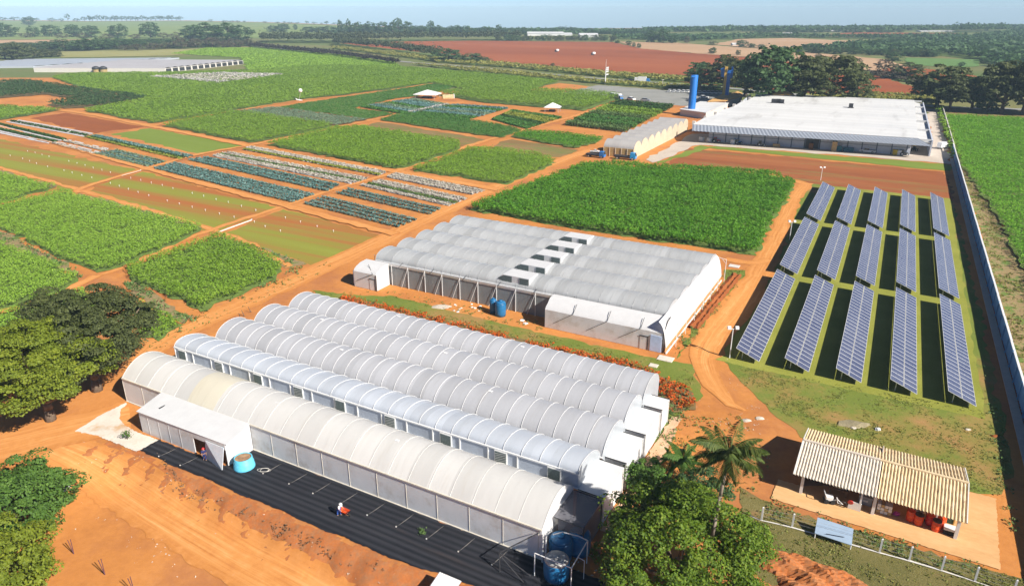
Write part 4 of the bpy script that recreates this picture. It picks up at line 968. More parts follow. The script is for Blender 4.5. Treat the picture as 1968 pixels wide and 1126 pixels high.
for ri, (rn, v0) in enumerate(rows_):
    for ci in range(5):
        lab = f'dark blue solar array in the {rn} row of the lawn, {words_[ci]}'
        u0 = -12.55 + 5.88 * ci + .1 * (ci == 4) * 0
        loc = SO.w(u0, v0)
        if first:
            proto.location = loc; proto.rotation_euler = (0, 0, -SO.a); proto['label'] = lab; proto['group'] = 'solar arrays on the lawn'; first = False
        else: dup(proto, loc, -SO.a, lab)
# --- blue wall
m_bluewall = flat_mat('blue_corrugated_wall', (.13, .30, .52), .55, var=.1, vs=.6, dirt=(.12, .22, .34), ds=.4)
bw = fr_thing('boundary_wall', 'long blue corrugated boundary wall with bright white top edge', 'wall', SO)
b = MB(); vs = []; ys = np.arange(40, 262, .35)
for i, y in enumerate(ys):
    dx = .06 if i % 2 else -.06
    vs += [(18.5 + dx, y, .1), (18.5 + dx, y, 2.2)]
b.add(vs, [(2 * i, 2 * i + 2, 2 * i + 3, 2 * i + 1) for i in range(len(ys) - 1)]); b.build('panel', m_bluewall, bw)
b = MB()
for y in np.arange(40, 262, 9.0): b.box(18.42, y, 2.17 + .05 * ((y / 9) % 2), 18.68, y + 8.99, 2.27 + .05 * ((y / 9) % 2))
b.build('coping', m_wht, bw)
b = MB(); b.box(18.66, 40, 0, 18.72, 262, 2.15); b.build('outer_face', m_cement, bw)
for y in np.arange(41, 262, 4.5):
    b = MB(); b.box(18.3, y, 0, 18.42, y + .14, 2.45 if int(y) % 3 == 0 else 2.16); b.build('post', m_bluewall, bw)
b = MB(); b.box(17.45, 40, -.05, 18.35, 250, .12); tag(b.build('kerb_strip', m_concrete), None, None, None, 'structure').location = SO.w(0, 0); TOPS[-1].rotation_euler = (0, 0, -SO.a)
b = MB(); b.box(-.12, 0, 0, .12, 110, 1.9)
hw = fr_thing('boundary_wall', 'pale low wall running on past the warehouse behind a clipped hedge', 'wall', SO, 18.9, 262)
b.build('panel', m_cement, hw)
# --- shed with tiled roof
def tile_mat():
    m, nt, b = new_mat('ribbed_roof_tiles'); v = coords(nt)
    col = ramp(nt, [(.25, (.50, .36, .20)), (.5, (.64, .49, .29)), (.75, (.72, .60, .42))], noise(nt, v, 1.3, 6, .65))
    pm = ramp(nt, [(.66, (0, 0, 0)), (.71, (1, 1, 1))], noise(nt, v, 3.2, 3, .6))
    col = mixc(nt, pm, col, (.10, .05, .025)); nt.links.new(col, b.inputs['Base Color']); b.inputs['Roughness'].default_value = .85
    return m
m_tile = tile_mat(); m_tile2 = flat_mat('pale_roof_tiles', (.60, .53, .44), .85, var=.15, vs=2, dirt=(.30, .18, .10), ds=2.0)
sh = fr_thing('open_shed', 'open shed with ribbed tan tile roof on white posts, by the ochre paving', 'shed', SH)
def rib_roof(name, u0, u1, va, za, vb, zb, mat, pitch=.27, amp=.075):
    us = np.arange(u0, u1, pitch / 4); vs = []; fs = []; m_ = 9
    for i, u in enumerate(us):
        dz = amp * (1, .55, -.9, .55)[i % 4]
        for j in range(m_):
            t = j / (m_ - 1); vs.append((u, va + (vb - va) * t, za + (zb - za) * t + dz + .012 * math.sin(i * 1.7 + j * 2.1)))
    for i in range(len(us) - 1):
        for j in range(m_ - 1):
            a = i * m_ + j; fs.append((a, a + m_, a + m_ + 1, a + 1))
    return MB().add(vs, fs).build(name, mat, sh)
rib_roof('front_roof', -1.1, 5.85, -.75, 2.1, 3.75, 3.2, m_tile2); rib_roof('front_roof', 5.85, 12.6, -.75, 2.1, 3.75, 3.2, m_tile)
rib_roof('back_roof', -1.0, 12.6, 8.1, 2.1, 3.75, 3.2, m_tile)
b = MB(); b.path([(-1.1, 3.75, 3.27), (5.6, 3.75, 3.27)], .13, 7); b.build('ridge_tiles', m_tile2, sh)
b = MB(); b.path([(5.6, 3.75, 3.27), (12.6, 3.75, 3.27)], .13, 7); b.build('ridge_tiles', m_tile, sh)
for uu in (-1.15, 12.62):
    b = MB(); b.path([(uu, -.75, 2.13), (uu, 3.75, 3.23), (uu, 8.1, 2.13)], .07, 5); b.build('verge_board', m_cement, sh)
for uu in (-.3, 5.76, 12.15):
    b = MB(); b.box(uu - .13, -.45, 0, uu + .13, -.2, 2.1); b.build('post', m_wht, sh)
    b = MB(); b.box(uu - .13, 7.4, 0, uu + .13, 7.65, 2.1); b.build('post', m_wht, sh)
b = MB(); b.box(4.6, .2, 0, 4.72, .35, 2.2); b.build('post', m_wht, sh)
b = MB(); b.box(-.43, -.4, 1.95, 12.3, -.25, 2.08); b.build('eave_beam', m_wood, sh)
b = MB(); b.box(-.4, 7.66, 0, 12.3, 7.8, 2.0); b.box(-.45, 1.2, 0, -.4, 7.66, 2.2); b.box(5.7, 2.2, 0, 5.8, 7.6, 2.6); b.build('brick_wall', flat_mat('shed_wall', (.45, .38, .32), .9, var=.15), sh)
b = MB(); b.add([(-.43, -.2, 2.1), (-.43, 7.7, 2.1), (-.43, 3.75, 3.12)], [(0, 1, 2)]); b.add([(12.3, -.2, 2.1), (12.3, 7.7, 2.1), (12.3, 3.75, 3.12)], [(0, 1, 2)]); b.build('gable', m_cement, sh)
b = MB(); b.box(-.4, -.5, .0, 12.4, 7.6, .06); b.build('floor_slab', flat_mat('shed_floor', (.34, .24, .16), .9), sh)
# ================================================================== TREES
def scatter(name, label, cat, px, h, mat, n=None, sp=1.0, k=4, ls=.35, seed=1, world=False, kind='stuff', z0=0.0, ter=False, up=.8):
    """loose tufts without a ground sheet of their own"""
    rng = np.random.default_rng(seed)
    poly = np.array([np.array(p[:2]) for p in px] if world else [G2(*p) for p in px]); lo, hi = poly.min(0), poly.max(0)
    P = lo + rng.random((int((hi - lo).prod() / sp ** 2), 2)) * (hi - lo); P = P[inside(poly, P)]
    g = np.sin(P[:, 0] * .5 + 2 * np.sin(P[:, 1] * .3)) * np.sin(P[:, 1] * .6 + 1.5 * np.sin(P[:, 0] * .4)); P = P[g + rng.normal(0, .5, len(P)) > 0]
    m = len(P) * k; C = np.repeat(np.c_[P, hgt(P[:, 0], P[:, 1]) if ter else np.zeros(len(P))], k, axis=0)
    C[:, :2] += rng.normal(0, ls * .5, (m, 2)); C[:, 2] += h * (.15 + .85 * rng.random(m)) + z0
    N = np.c_[rng.normal(0, .7, (m, 2)), np.full(m, up)]; L = ls * (.6 + .8 * rng.random(m))
    o = np_mesh(name, leaf_quads(C, N, L, L * .45, rng), [quad_idx(m)], mat)
    return tag(o, label, cat, None, kind)
def T3(x, y): return tuple(GT(x, y))
make_tree('broadleaf_tree', 'wide dark olive tree with umbrella crown, left of the creamy tunnel greenhouse', 'tree', T3(187, 750), 12, 6.1, 6.8, 5.0, 7.2, (t_dark, m_bark), .5, 420, 210, 1.15, .25, 11, top=.5, limbs=12)
make_tree('broadleaf_tree', 'bright yellow green tree in front of the dark olive one, by the orange yard', 'tree', T3(98, 808), 11, 5.6, 5.6, 4.4, 6.6, (t_bright, m_bark), .45, 400, 180, 1.0, .25, 12, top=.45, limbs=12)
make_tree('broadleaf_tree', 'large round bright green tree at the bottom, right of the blue tanks', 'tree', T3(1294, 1140), 10, 5.5, 5.4, 4.2, 4.3, (lm('sunny_tree_leaf', (.06, .12, .010), (.12, .20, .016), (.22, .29, .028), ns=.3), m_bark), (.4), 420, 170, 1.0, .22, 13, top=.35, limbs=10)
make_tree('shrub_tree', 'dense green shrubby tree in the lower left corner, its edge over the orange track', 'tree', T3(40, 1020), 6, 4.0, 4.2, 3.2, 3.1, (t_mid, m_bark), .25, 220, 170, .9, .25, 14, top=.2, limbs=8)
make_tree('shrub_tree', 'sunlit yellow green shrub at the very bottom left corner', 'tree', T3(15, 1130), 5, 3.6, 3.6, 2.7, 2.5, (t_bright, m_bark), .2, 200, 170, .85, .23, 15, top=.2, limbs=6)
make_tree('shrub_tree', 'small dark leafy shrub behind the big round tree, under the palms', 'tree', T3(1240, 935), 4, 2.0, 1.6, 1.3, 1.3, (t_mid, m_bark), .15, 60, 100, .7, .22, 16, top=.2, limbs=5)
make_tree('shrub_tree', 'dark shrub under the taller palm beside the round tree', 'tree', T3(1345, 965), 4, 2.4, 2.2, 1.6, 1.6, (t_far, m_bark), .15, 60, 100, .7, .22, 17, top=.2, limbs=5)
make_tree('shrub_tree', 'small yellow green shrub by the pipe frame at the foot of the round tree', 'tree', T3(1152, 1075), 2, .8, .8, .8, .9, (t_bright, m_bark), .06, 16, 60, .35, .16, 18, top=.2, limbs=3)
def palm(lab, loc, h, fl, nf, lean, mats, seed):
    rng = np.random.default_rng(seed); root = thing('palm_tree', lab, 'palm', loc)
    t = MB(); pts = [(lean[0] * (i / 8) ** 1.4, lean[1] * (i / 8) ** 1.4, -.2 + (h + .2) * i / 8) for i in range(9)]
    t.path(pts, [.2, .17, .155, .15, .145, .14, .135, .13, .12], 8); t.build('trunk', mats[1], root, smooth=True)
    top = np.array(pts[-1]); 
    for i in range(nf):
        a = 2.399 * i + rng.normal(0, .15); el = R(75 - 105 * (i / nf) + rng.normal(0, 6)); L = fl * (.85 + .3 * rng.random())
        b = MB(); n = 9; prev = None; spine = []
        for j in range(n + 1):
            s = j / n; e = el - R(75) * s ** 1.5
            if j == 0: p = np.zeros(3)
            else: p = prev + np.array([math.cos(e), 0, math.sin(e)]) * L / n
            spine.append(p); prev = p
        ca, sa = math.cos(a), math.sin(a)
        rot = lambda q: (top[0] + q[0] * ca - q[1] * sa, top[1] + q[0] * sa + q[1] * ca, top[2] + q[2])
        for j in range(n): b.tube(rot(spine[j]), rot(spine[j + 1]), .035 * (1 - j / n) + .012, .03 * (1 - j / n) + .01, 4, cap=False)
        for j in range(1, n * 6):
            s = j / (n * 6); k = min(n - 1, int(s * n)); q = spine[k] + (spine[k + 1] - spine[k]) * (s * n - k)
            ll = L * .26 * math.sin(math.pi * (.12 + .85 * s)) * (.8 + .4 * rng.random())
            for sd in (-1, 1):
                d = np.array([.55, sd * .8, -.45 - .3 * rng.random()]); d /= np.linalg.norm(d); w_ = .055
                b.quad(rot(q + np.array([-w_, 0, 0])), rot(q + d * ll * .6 + np.array([-w_, 0, .02])), rot(q + d * ll), rot(q + d * ll * .6 + np.array([w_, 0, .02])))
        b.build('frond', mats[0], root)
    return root
l_palm = lm('palm_leaf', (.05, .085, .016), (.10, .145, .028), (.19, .22, .055), ns=.4)
palm('tall palm with a pale trunk and drooping fronds, right of the round tree', T3(1345, 1165), 12.6, 2.8, 30, (1.2, 1.5), (l_palm, m_palmbark), 5)
palm('short dark palm in the shade behind the round tree', T3(1313, 938), 3.0, 2.2, 18, (-.2, .3), (t_mid, m_palmbark), 6)
palm('small young palm on the verge of the trench near the tunnel porches', T3(1292, 905), 1.4, 1.6, 12, (0, .1), (t_mid, m_palmbark), 9)
# tree kinds for the middle distance and background: unit 10 high, 10 wide
PROTO = {}
def far_proto(kind, mat, n_cl, per, rc, ls, zc, rz, top, seed, trunk_r=.35):
    t = make_tree('broadleaf_tree', 'x', 'tree', (0, 0, 0), 10, 4.6, 4.6, rz, zc, (mat, m_bark), trunk_r, n_cl, per, rc, ls, seed, top, limbs=5)
    PROTO[kind] = [t, False]
for s_ in range(3):
    far_proto('dark%d' % s_, t_far, 90, 30, 1.35, .85, 5.2, 4.7, .05, 60 + s_)
    far_proto('olive%d' % s_, t_far2, 90, 30, 1.3, .85, 5.2, 4.7, .05, 70 + s_)
    far_proto('brown%d' % s_, t_far3, 60, 22, 1.2, .75, 5.2, 4.6, .1, 80 + s_)
    far_proto('big%d' % s_, t_dark if s_ else t_far, 150, 60, 1.25, .62, 5.9, 4.2, .25, 90 + s_, .4)
    far_proto('euc%d' % s_, t_far, 40, 24, 1.1, .9, 6.2, 3.9, .3, 100 + s_)
far_proto('bare0', t_far3, 26, 8, 1.6, .55, 6.4, 3.4, .4, 110, .28)
trng = np.random.default_rng(5)
def tpx(x, yb, yt, w_, kind, label, group=None):
    """tree standing at ground pixel (x,yb), its top at row yt, w_ pixels wide"""
    key = kind if kind in PROTO else kind + str(int(trng.integers(3)))
    g = G(x, yb); d = math.sqrt(g[0] ** 2 + g[1] ** 2 + H * H); dep = g @ _f + H * math.sin(PITCH)
    lo, hi = 0, 60
    for _ in range(30):
        m = (lo + hi) / 2; v = np.array([g[0], g[1], m - H]); y = 563 - F * (v @ _u) / (v @ _f)
        lo, hi = (m, hi) if y > yt else (lo, m)
    v = np.array([g[0], g[1], -H]); wu = w_ / F * (v @ _f)
    sc = (wu / 9.4, wu / 9.4, lo / 9.9); rz = trng.random() * 6.28
    pr = PROTO[key]
    if not pr[1]:
        t = pr[0]; t.location = tuple(g); t.rotation_euler = (0, 0, rz); t.scale = sc; pr[1] = True; t['label'] = label
    else: t = dup(pr[0], tuple(g), rz, label, None, sc)
    if group: t['group'] = group
    elif 'group' in t: del t['group']
    return t
# big trees behind the warehouse
for i, (x, yb, yt, w_, k, lab) in enumerate([
    (1345, 176, 122, 52, 'big0', 'small dark tree left of the taller blue tower, before the ploughed field'),
    (1392, 178, 112, 66, 'big1', 'dark tree directly behind the yellow and blue tower'),
    (1432, 186, 116, 78, 'big2', 'dark tree flecked with orange between the tower and the tallest tree'),
    (1476, 205, 94, 108, 'big0', 'tallest dark tree in the clump behind the white warehouse'),
    (1540, 207, 116, 92, 'big1', 'rounded dark tree right of the tallest one behind the warehouse roof'),
    (1592, 205, 110, 112, 'big2', 'broad olive tree at the right of the clump behind the warehouse'),
    (1644, 203, 146, 62, 'olive1', 'low yellow olive tree ending the clump behind the warehouse'),
    (1762, 192, 164, 22, 'dark0', 'small lone tree before the red field right of the warehouse'),
    (1800, 208, 126, 100, 'olive2', 'grey olive leaning tree at the corner of the warehouse yard'),
    (1824, 214, 150, 62, 'big1', 'dark roadside tree nearest the warehouse corner'),
    (1866, 213, 150, 64, 'big0', 'dark roadside tree, second from the warehouse corner'),
    (1897, 216, 168, 46, 'dark2', 'short dense roadside tree between two taller ones'),
    (1924, 219, 120, 80, 'big2', 'tall dark roadside tree with a visible trunk near the right edge'),
    (1965, 220, 128, 84, 'big1', 'dark tree cut by the right edge of the photo'),
    (2010, 222, 130, 84, 'big0', 'dark tree just beyond the right edge'),
    (1696, 152, 116, 40, 'brown0', 'bare brownish tree among shrubs beyond the red field'),
    (1625, 136, 113, 46, 'bare0', 'leafless spreading tree by the yellow meadow beyond the red field'),
    (1740, 152, 122, 62, 'olive0', 'grey olive tree beyond the red field right of the bare one'),
    (1716, 118, 101, 30, 'dark1', 'dark tree left of the small green pasture'),
    (1715, 152, 136, 22, 'dark0', 'dark round bush at the edge of the red field')]):
    tpx(x, yb, yt, w_, k, lab)
# scattered trees on the stubble and in the mid distance
for x, yb, yt, w_, k, lab in [
    (1369, 104, 92, 14, 'dark0', 'lone dark round tree on the edge of the stubble field'),
    (1418, 107, 97, 9, 'olive1', 'small lone tree right of the dark one on the stubble'),
    (1572, 114, 104, 13, 'olive0', 'lone grey tree on the stubble right of the tree clump'),
    (1652, 122, 112, 9, 'brown1', 'thin brown tree on the stubble near the right'),
    (1424, 91, 78, 20, 'dark1', 'bushy dark tree beside a small house on the stubble'),
    (1444, 92, 84, 16, 'dark2', 'low dark tree right of the bushy one on the stubble'),
    (1463, 93, 86, 15, 'dark0', 'low rounded tree at the edge of the pink field'),
    (1370, 88, 80, 20, 'brown0', 'low brown tree at the left of the pink field'),
    (1478, 86, 83, 3, 'dark1', 'tiny tree alone in the pink field'),
    (1208, 87, 79, 11, 'dark1', 'square topped tree at the left of three on the field corner'),
    (1218, 91, 82, 6, 'dark2', 'thin tree in the middle of three on the field corner'),
    (1228, 93, 84, 8, 'dark0', 'tree at the right of three on the field corner'),
    (1176, 82, 77, 8, 'brown1', 'low shrub at the top of the field corner'), (1186, 84, 78, 9, 'dark2', 'dark shrub at the top of the field corner'),
    (862, 119, 95, 48, 'dark1', 'large green bush by the highway at the end of the hedge'),
    (905, 120, 103, 40, 'dark2', 'second green bush by the highway'), (930, 121, 110, 24, 'dark0', 'small green bush ending the row by the highway'),
    (1062, 128, 122, 8, 'dark0', 'small dark shrub above the golden verge'),
    (1252, 82, 60, 22, 'dark1', 'dark tree left of the pair at the far field edge'), (1274, 83, 58, 24, 'dark2', 'taller dark tree of the pair at the far field edge'),
    (1292, 84, 68, 18, 'dark0', 'low dark tree right of the pair at the far field edge'), (1320, 85, 71, 12, 'brown0', 'pinkish brown tree at the far field edge'),
    (1848, 128, 120, 12, 'dark0', 'dark round bush on the edge of the small pasture'), (1890, 123, 112, 16, 'dark1', 'dark tree at the right end of the small pasture'),
    (1793, 110, 98, 16, 'dark2', 'tree above the small green pasture'), (1760, 110, 101, 12, 'dark0', 'small tree above the left of the pasture'),
    (1400, 72, 0, 0, None, '')]:
    if k: tpx(x, yb, yt, w_, k, lab)
# belts on the left
for x, yb, yt, w_ in [(12, 72, 46, 40), (-20, 72, 47, 40), (67, 72, 52, 22), (100, 71, 49, 32), (142, 72, 49, 28), (176, 73, 51, 32), (227, 74, 49, 34), (290, 73, 44, 34), (56, 49, 33, 22)]:
    tpx(x, yb, yt, w_, 'dark', 'dark round tree in the belt below the pale hill pasture', 'trees below the hill pasture')
for x, yb, yt, w_ in [(372, 80, 50, 44), (400, 82, 46, 52), (436, 84, 47, 56), (462, 82, 51, 46)]:
    tpx(x, yb, yt, w_, 'dark', 'big dark tree in the close clump at the end of the hill pasture', 'close clump of big dark trees')
for x, yb, yt, w_ in [(-25, 112, 86, 45), (10, 114, 86, 42), (40, 115, 85, 46), (70, 112, 95, 26), (98, 110, 95, 38)]:
    tpx(x, yb, yt, w_, 'olive', 'olive green bushy tree beside the far grey greenhouse', 'bushy trees beside the far greenhouse')
for x, yb, yt, w_ in [(20, 96, 82, 34), (55, 95, 82, 34), (90, 98, 80, 40), (125, 98, 77, 45), (160, 98, 75, 46), (195, 96, 74, 42), (225, 94, 74, 42), (258, 92, 76, 40), (290, 89, 75, 36), (318, 88, 76, 34), (345, 86, 74, 30)]:
    tpx(x, yb, yt, w_, 'dark', 'green tree in the second belt, beyond the far grey greenhouse', 'second tree belt on the left')
for x, yb, yt, w_ in [(205, 77, 66, 26), (258, 77, 66, 24), (120, 74, 64, 24), (160, 74, 65, 20), (50, 73, 63, 24), (240, 98, 88, 26), (265, 98, 86, 26), (296, 96, 84, 30), (322, 94, 82, 28), (350, 94, 74, 34), (380, 92, 74, 30), (408, 92, 72, 34), (430, 93, 78, 28), (452, 91, 74, 30), (478, 89, 76, 26), (340, 76, 62, 26), (315, 75, 64, 24)]:
    tpx(x, yb, yt, w_, 'brown', 'brownish half bare shrub tree among the left tree belts', 'brownish shrubs in the left belts')
for x in range(163, 352, 8):
    tpx(x + trng.normal(0, 1), 43.0 - .006 * x, 29.5 + trng.random() * 4, 9 + 4 * trng.random(), 'euc', 'plantation tree in the even row on the left skyline', 'row of plantation trees on the skyline')
for x, yb, yt, w_ in [(5, 41, 33, 16), (28, 41, 33, 18), (48, 41.5, 34, 14), (70, 42, 35, 12), (100, 43, 35, 14), (118, 43, 36, 12), (131, 42, 27, 9), (148, 43, 36, 12)] + [(x, 43.5 + (x - 380) * .018, 41 + (x - 380) * .018 - 3.5 * trng.random() - 1, 6 + 5 * trng.random()) for x in (405, 432, 445, 458, 470, 509, 534, 547, 558, 571, 590, 604, 618, 628, 643, 655)]:
    tpx(x, yb, yt, w_, 'euc', 'small lone tree on the left skyline', 'lone trees on the skyline')
for x, yb, yt, w_ in [(525, 62, 50, 24), (545, 62, 47, 24), (568, 58, 48, 8), (600, 63, 52, 36), (630, 63, 51, 34)]:
    tpx(x, yb, yt, w_, 'dark', 'bluish tree on the slope of the hill pasture', 'trees on the pasture slope')
for x, yt, w_ in [(654, 39, 9), (664, 46, 14), (671, 38, 9), (680, 46, 14), (690, 43, 18), (702, 48, 18), (714, 44, 24), (735, 43, 22), (748, 50, 18), (755, 42, 16), (766, 37, 18), (783, 42, 20), (800, 50, 20), (812, 50, 20), (829, 42, 14), (842, 50, 18), (856, 54, 16), (868, 51, 16), (880, 50, 18), (895, 50, 18), (908, 54, 14), (930, 52, 16), (945, 53, 16), (959, 48, 13), (970, 54, 14), (981, 54, 16), (996, 55, 14), (1008, 54, 14), (1030, 58, 14), (1050, 57, 14), (1066, 57, 14)]:
    tpx(x, 66 + trng.random(), yt, w_, 'dark', 'bluish tree in the mixed line on the central skyline', 'mixed tree line on the central skyline')
for x, yt in [(1077, 51), (1086, 51), (1095, 52), (1104, 53), (1113, 55), (1120, 57)]:
    tpx(x, 65, yt, 13, 'euc', 'tree in the dense block behind the long white sheds', 'block of trees behind the white sheds')
for x in np.arange(1140, 1250, 9):
    tpx(x, 66.5, 60.5 - 3 * trng.random(), 12, 'dark', 'low tree in the line right of the long white sheds', 'low tree line right of the white sheds')
for x in np.arange(1460, 1740, 13):
    tpx(x + trng.normal(0, 3), 62 + trng.random() * 2, 57 + trng.random() * 2, 12 + 4 * trng.random(), 'dark', 'tiny dark tree among the far village houses', 'trees among the far village')
for x in np.arange(960, 1180, 12):
    tpx(x + trng.normal(0, 2), 79, 67 + 3 * trng.random(), 12 + 3 * trng.random(), 'olive' if trng.random() < .6 else 'dark', 'tree in the row along the top of the red ploughed field', 'tree row along the ploughed field')
for x in np.arange(1500, 1800, 13):
    tpx(x + trng.normal(0, 3), 100 + (x - 1500) * .03 + 2 * trng.random(), 90 + (x - 1500) * .025, 14 + 5 * trng.random(), 'dark' if trng.random() < .7 else 'olive', 'green tree in the wood edge beyond the stubble field', 'wood edge beyond the stubble')
for k_, (t, used) in PROTO.items():
    if not used:
        for ch in list(t.children): bpy.data.objects.remove(ch)
        TOPS.remove(t); bpy.data.objects.remove(t)
# woods and hedges that read as one mass
def wood(name, label, px, hpx, mat, seed, sp=3.0, k=5, kind='stuff', lsz=1.0, cat='wood'):
    g = np.mean([G(*p) for p in px], axis=0); v = np.array([g[0], g[1], -H]); h = hpx / F * (v @ _f)
    o = crop(name, label, cat, px, h, [mat, m_leafbase], sp=sp, k=k, seed=seed, lsz=lsz)
    return o
wood('plantation', 'long tree plantation along the far edge of the red ploughed field', [(500, 84), (660, 84), (800, 80), (1000, 78.5), (1000, 76), (660, 78.5), (505, 79)], 13, t_euc, 31, 3.2, 6)
wood('hedge', 'olive hedge between the ploughed field and the highway', [(640, 89), (740, 99), (842, 115), (850, 110), (740, 94), (645, 84)], 13, t_euc, 32, 2.2, 7, cat='hedge')
wood('hedge', 'black brown hedge along the top of the light green field', [(480, 92.5), (640, 109), (765, 127), (770, 124), (640, 105), (480, 89)], 7, lm('dark_hedge_leaf', (.022, .018, .018), (.045, .035, .03), (.08, .06, .045)), 33, 1.6, 6, cat='hedge')
wood('verge_grass', 'golden shrubby verge on the far side of the highway', [(640, 95), (760, 109), (832, 119), (840, 121), (1000, 133), (1160, 149), (1330, 160), (1480, 174), (1480, 170), (1330, 153), (1160, 142), (1000, 127), (860, 117), (760, 104), (640, 91)], 4, l_gold, 34, 1.8, 5, cat='verge')
wood('verge_grass', 'golden shrubby verge on the near side of the highway', [(790, 125), (880, 132), (1000, 143), (1160, 158), (1340, 170), (1340, 175), (1160, 163), (1000, 148), (880, 136)], 4, l_gold, 35, 1.5, 5, cat='verge')
wood('verge_grass', 'yellow shrubby verge behind the white warehouse', [(1560, 190), (1680, 184), (1800, 190), (1800, 200), (1700, 197)], 6, l_gold, 36, 1.3, 5, cat='verge')
wood('woodland', 'blue green woodland covering the far slope on the right', [(1700, 84), (1850, 76), (1930, 66), (1968, 60), (2300, 58), (2300, 128), (1968, 138), (1915, 134), (1890, 116), (1800, 108), (1745, 108), (1620, 100), (1530, 97), (1600, 92), (1640, 88)], 7, t_far, 37, 6.0, 5)
wood('woodland', 'dark plantation block on the right skyline', [(1831, 64), (1935, 62), (1935, 59), (1831, 60)], 10, t_far, 38, 5.0, 7)
wood('woodland', 'thin green woodland band before the far brown strip', [(1180, 76), (1330, 80), (1480, 73), (1700, 76), (1850, 74), (1850, 71), (1640, 73), (1480, 70), (1330, 72), (1180, 71)], 5, t_far, 39, 5.0, 5)
wood('woodland', 'hazy wooded ridge on the right skyline', [(1240, 63), (1500, 61), (1700, 60), (1968, 57), (2300, 57), (2300, 53), (1968, 53), (1700, 55), (1400, 56), (1240, 58)], 4, t_far, 41, 9.0, 5)
wood('woodland', 'hazy wooded strip under the central skyline trees', [(640, 66), (1000, 67), (1240, 66), (1240, 61), (1000, 60), (800, 59), (660, 60)], 4, t_far, 42, 8.0, 5)
wood('shrub_belt', 'shrubby belt between the far grey greenhouse and the hills', [(-100, 98), (100, 98), (330, 94), (480, 89), (480, 84), (330, 80), (0, 90), (-100, 90)], 4, t_far2, 43, 4.0, 5)
wood('hedge', 'clipped green hedge beside the wall right of the warehouse', [(1799, 208), (1806, 208), (1842, 306), (1832, 306)], 6, l_maize, 44, .9, 6, cat='hedge')
wood('shrub_belt', 'dark shrubs along the yard edge behind the parked white vehicles', [(1282, 172), (1395, 176), (1395, 172), (1282, 168)], 4, t_far, 45, 1.2, 6)
wood('shrub_belt', 'pale bushes at the foot of the red field on the right', [(1660, 141), (1700, 150), (1800, 172), (1870, 180), (1880, 172), (1780, 158), (1700, 143)], 5, t_far3, 46, 2.0, 5)
# weeds and grasses near by
scatter('grass', None, None, [(1300, 690), (1345, 615), (1395, 545), (1395, 520), (1440, 520), (1400, 575), (1322, 665)], .18, l_grass, sp=.3, ls=.22, seed=51)
scatter('grass', None, None, [(600, 562), (690, 572), (1040, 645), (1265, 692), (1340, 720), (1300, 800), (1285, 880), (1240, 905), (1262, 830), (1262, 735), (920, 660), (620, 585)], .08, l_grass, sp=.32, ls=.24, seed=52)
scatter('grass', None, None, [(1405, 700), (1890, 790), (1940, 860), (1925, 950), (1880, 945), (1540, 835), (1430, 740)], .06, l_grass, sp=.26, ls=.2, seed=53)
scatter('grass', None, None, [(1425, 940), (1500, 980), (1920, 1102), (1968, 1115), (1968, 1140), (1430, 1140)], .1, l_grass, sp=.24, ls=.2, seed=54)
scatter('weeds', None, None, [(1440, 930), (1500, 968), (1700, 1030), (1900, 1090), (1870, 1105), (1690, 1062), (1460, 985)], .3, l_weed, sp=.3, ls=.24, seed=55)
for i, P_ in enumerate([[(236, 545), (262, 540), (345, 600), (385, 612), (345, 640), (300, 600)], [(0, 444), (133, 508), (160, 536), (120, 530), (0, 470)], [(150, 374), (388, 434), (380, 446), (140, 384)], [(430, 455), (590, 508), (570, 530), (520, 500)], [(385, 605), (480, 568), (545, 538), (560, 520), (530, 540), (400, 596)]]):
    scatter('weeds', None, None, P_, .45, l_weed, sp=.5, ls=.42, seed=56 + i)
scatter('weeds', None, None, [(1262, 740), (1340, 760), (1310, 810), (1290, 890), (1240, 905), (1265, 830)], .4, l_weed, sp=.4, ls=.3, seed=63)
scatter('weeds', None, None, [(300, 870), (360, 930), (420, 950), (560, 1010), (760, 1090), (700, 1090), (480, 1000), (330, 930)], .12, lm('dry_litter', (.12, .08, .05), (.22, .14, .08), (.3, .2, .12)), sp=.28, ls=.2, seed=64, ter=True)
scatter('weeds', None, None, [(1848, 330), (1900, 400), (1968, 560), (2020, 700), (1990, 860), (1925, 620), (1870, 400)], .3, l_grass, sp=.6, ls=.4, seed=65)
scatter('weeds', None, None, [(90, 900), (150, 930), (140, 960), (110, 940)], .6, l_yel, sp=.4, ls=.3, seed=66, ter=True)
# ================================================================== FAR BUILDINGS
m_roofwht = ground_mat('white_metal_roof', [(.3, (.60, .60, .595)), (.5, (.67, .67, .66)), (.7, (.70, .70, .69))], .05, .5, .3, .1, 2, .02, rot=R(26), st=(1, .2, 1), rough=.5, patch=[(.3, (.46, .455, .44)), (.7, (.54, .53, .52))], pscale=.12, pthr=(.56, .7), wave=(.2, .12, .3, (.38, .38, .37)))
m_canopy = flat_mat('grey_corrugated_canopy', (.34, .37, .42), .5, .2, .1)
m_tanroof = flat_mat('orange_clay_roof', (.56, .32, .11), .85, var=.15, vs=1)
m_whwall = flat_mat('warehouse_wall', (.50, .53, .60), .7, var=.06)
m_blue = flat_mat('blue_tower_paint', (.012, .15, .50), .45, var=.1, vs=.5)
m_yel = flat_mat('yellow_paint', (.60, .38, .08), .6, var=.1)
wh = fr_thing('warehouse', 'huge white roofed warehouse with grey corrugated canopy and piles of goods under it', 'warehouse', WH)
def lerp2(u_t, v_t):
    a = np.array([-5.9, 1.0]); b_ = np.array([61.9, 1.6]); c = np.array([66.9, 109.5]); d = np.array([4.9, 108.3])
    return (a * (1 - u_t) + b_ * u_t) * (1 - v_t) + (d * (1 - u_t) + c * u_t) * v_t
b = MB(); n = 41; zz = lambda t: 5.2 + .5 * abs(((t * 4) % 1) * 2 - 1)
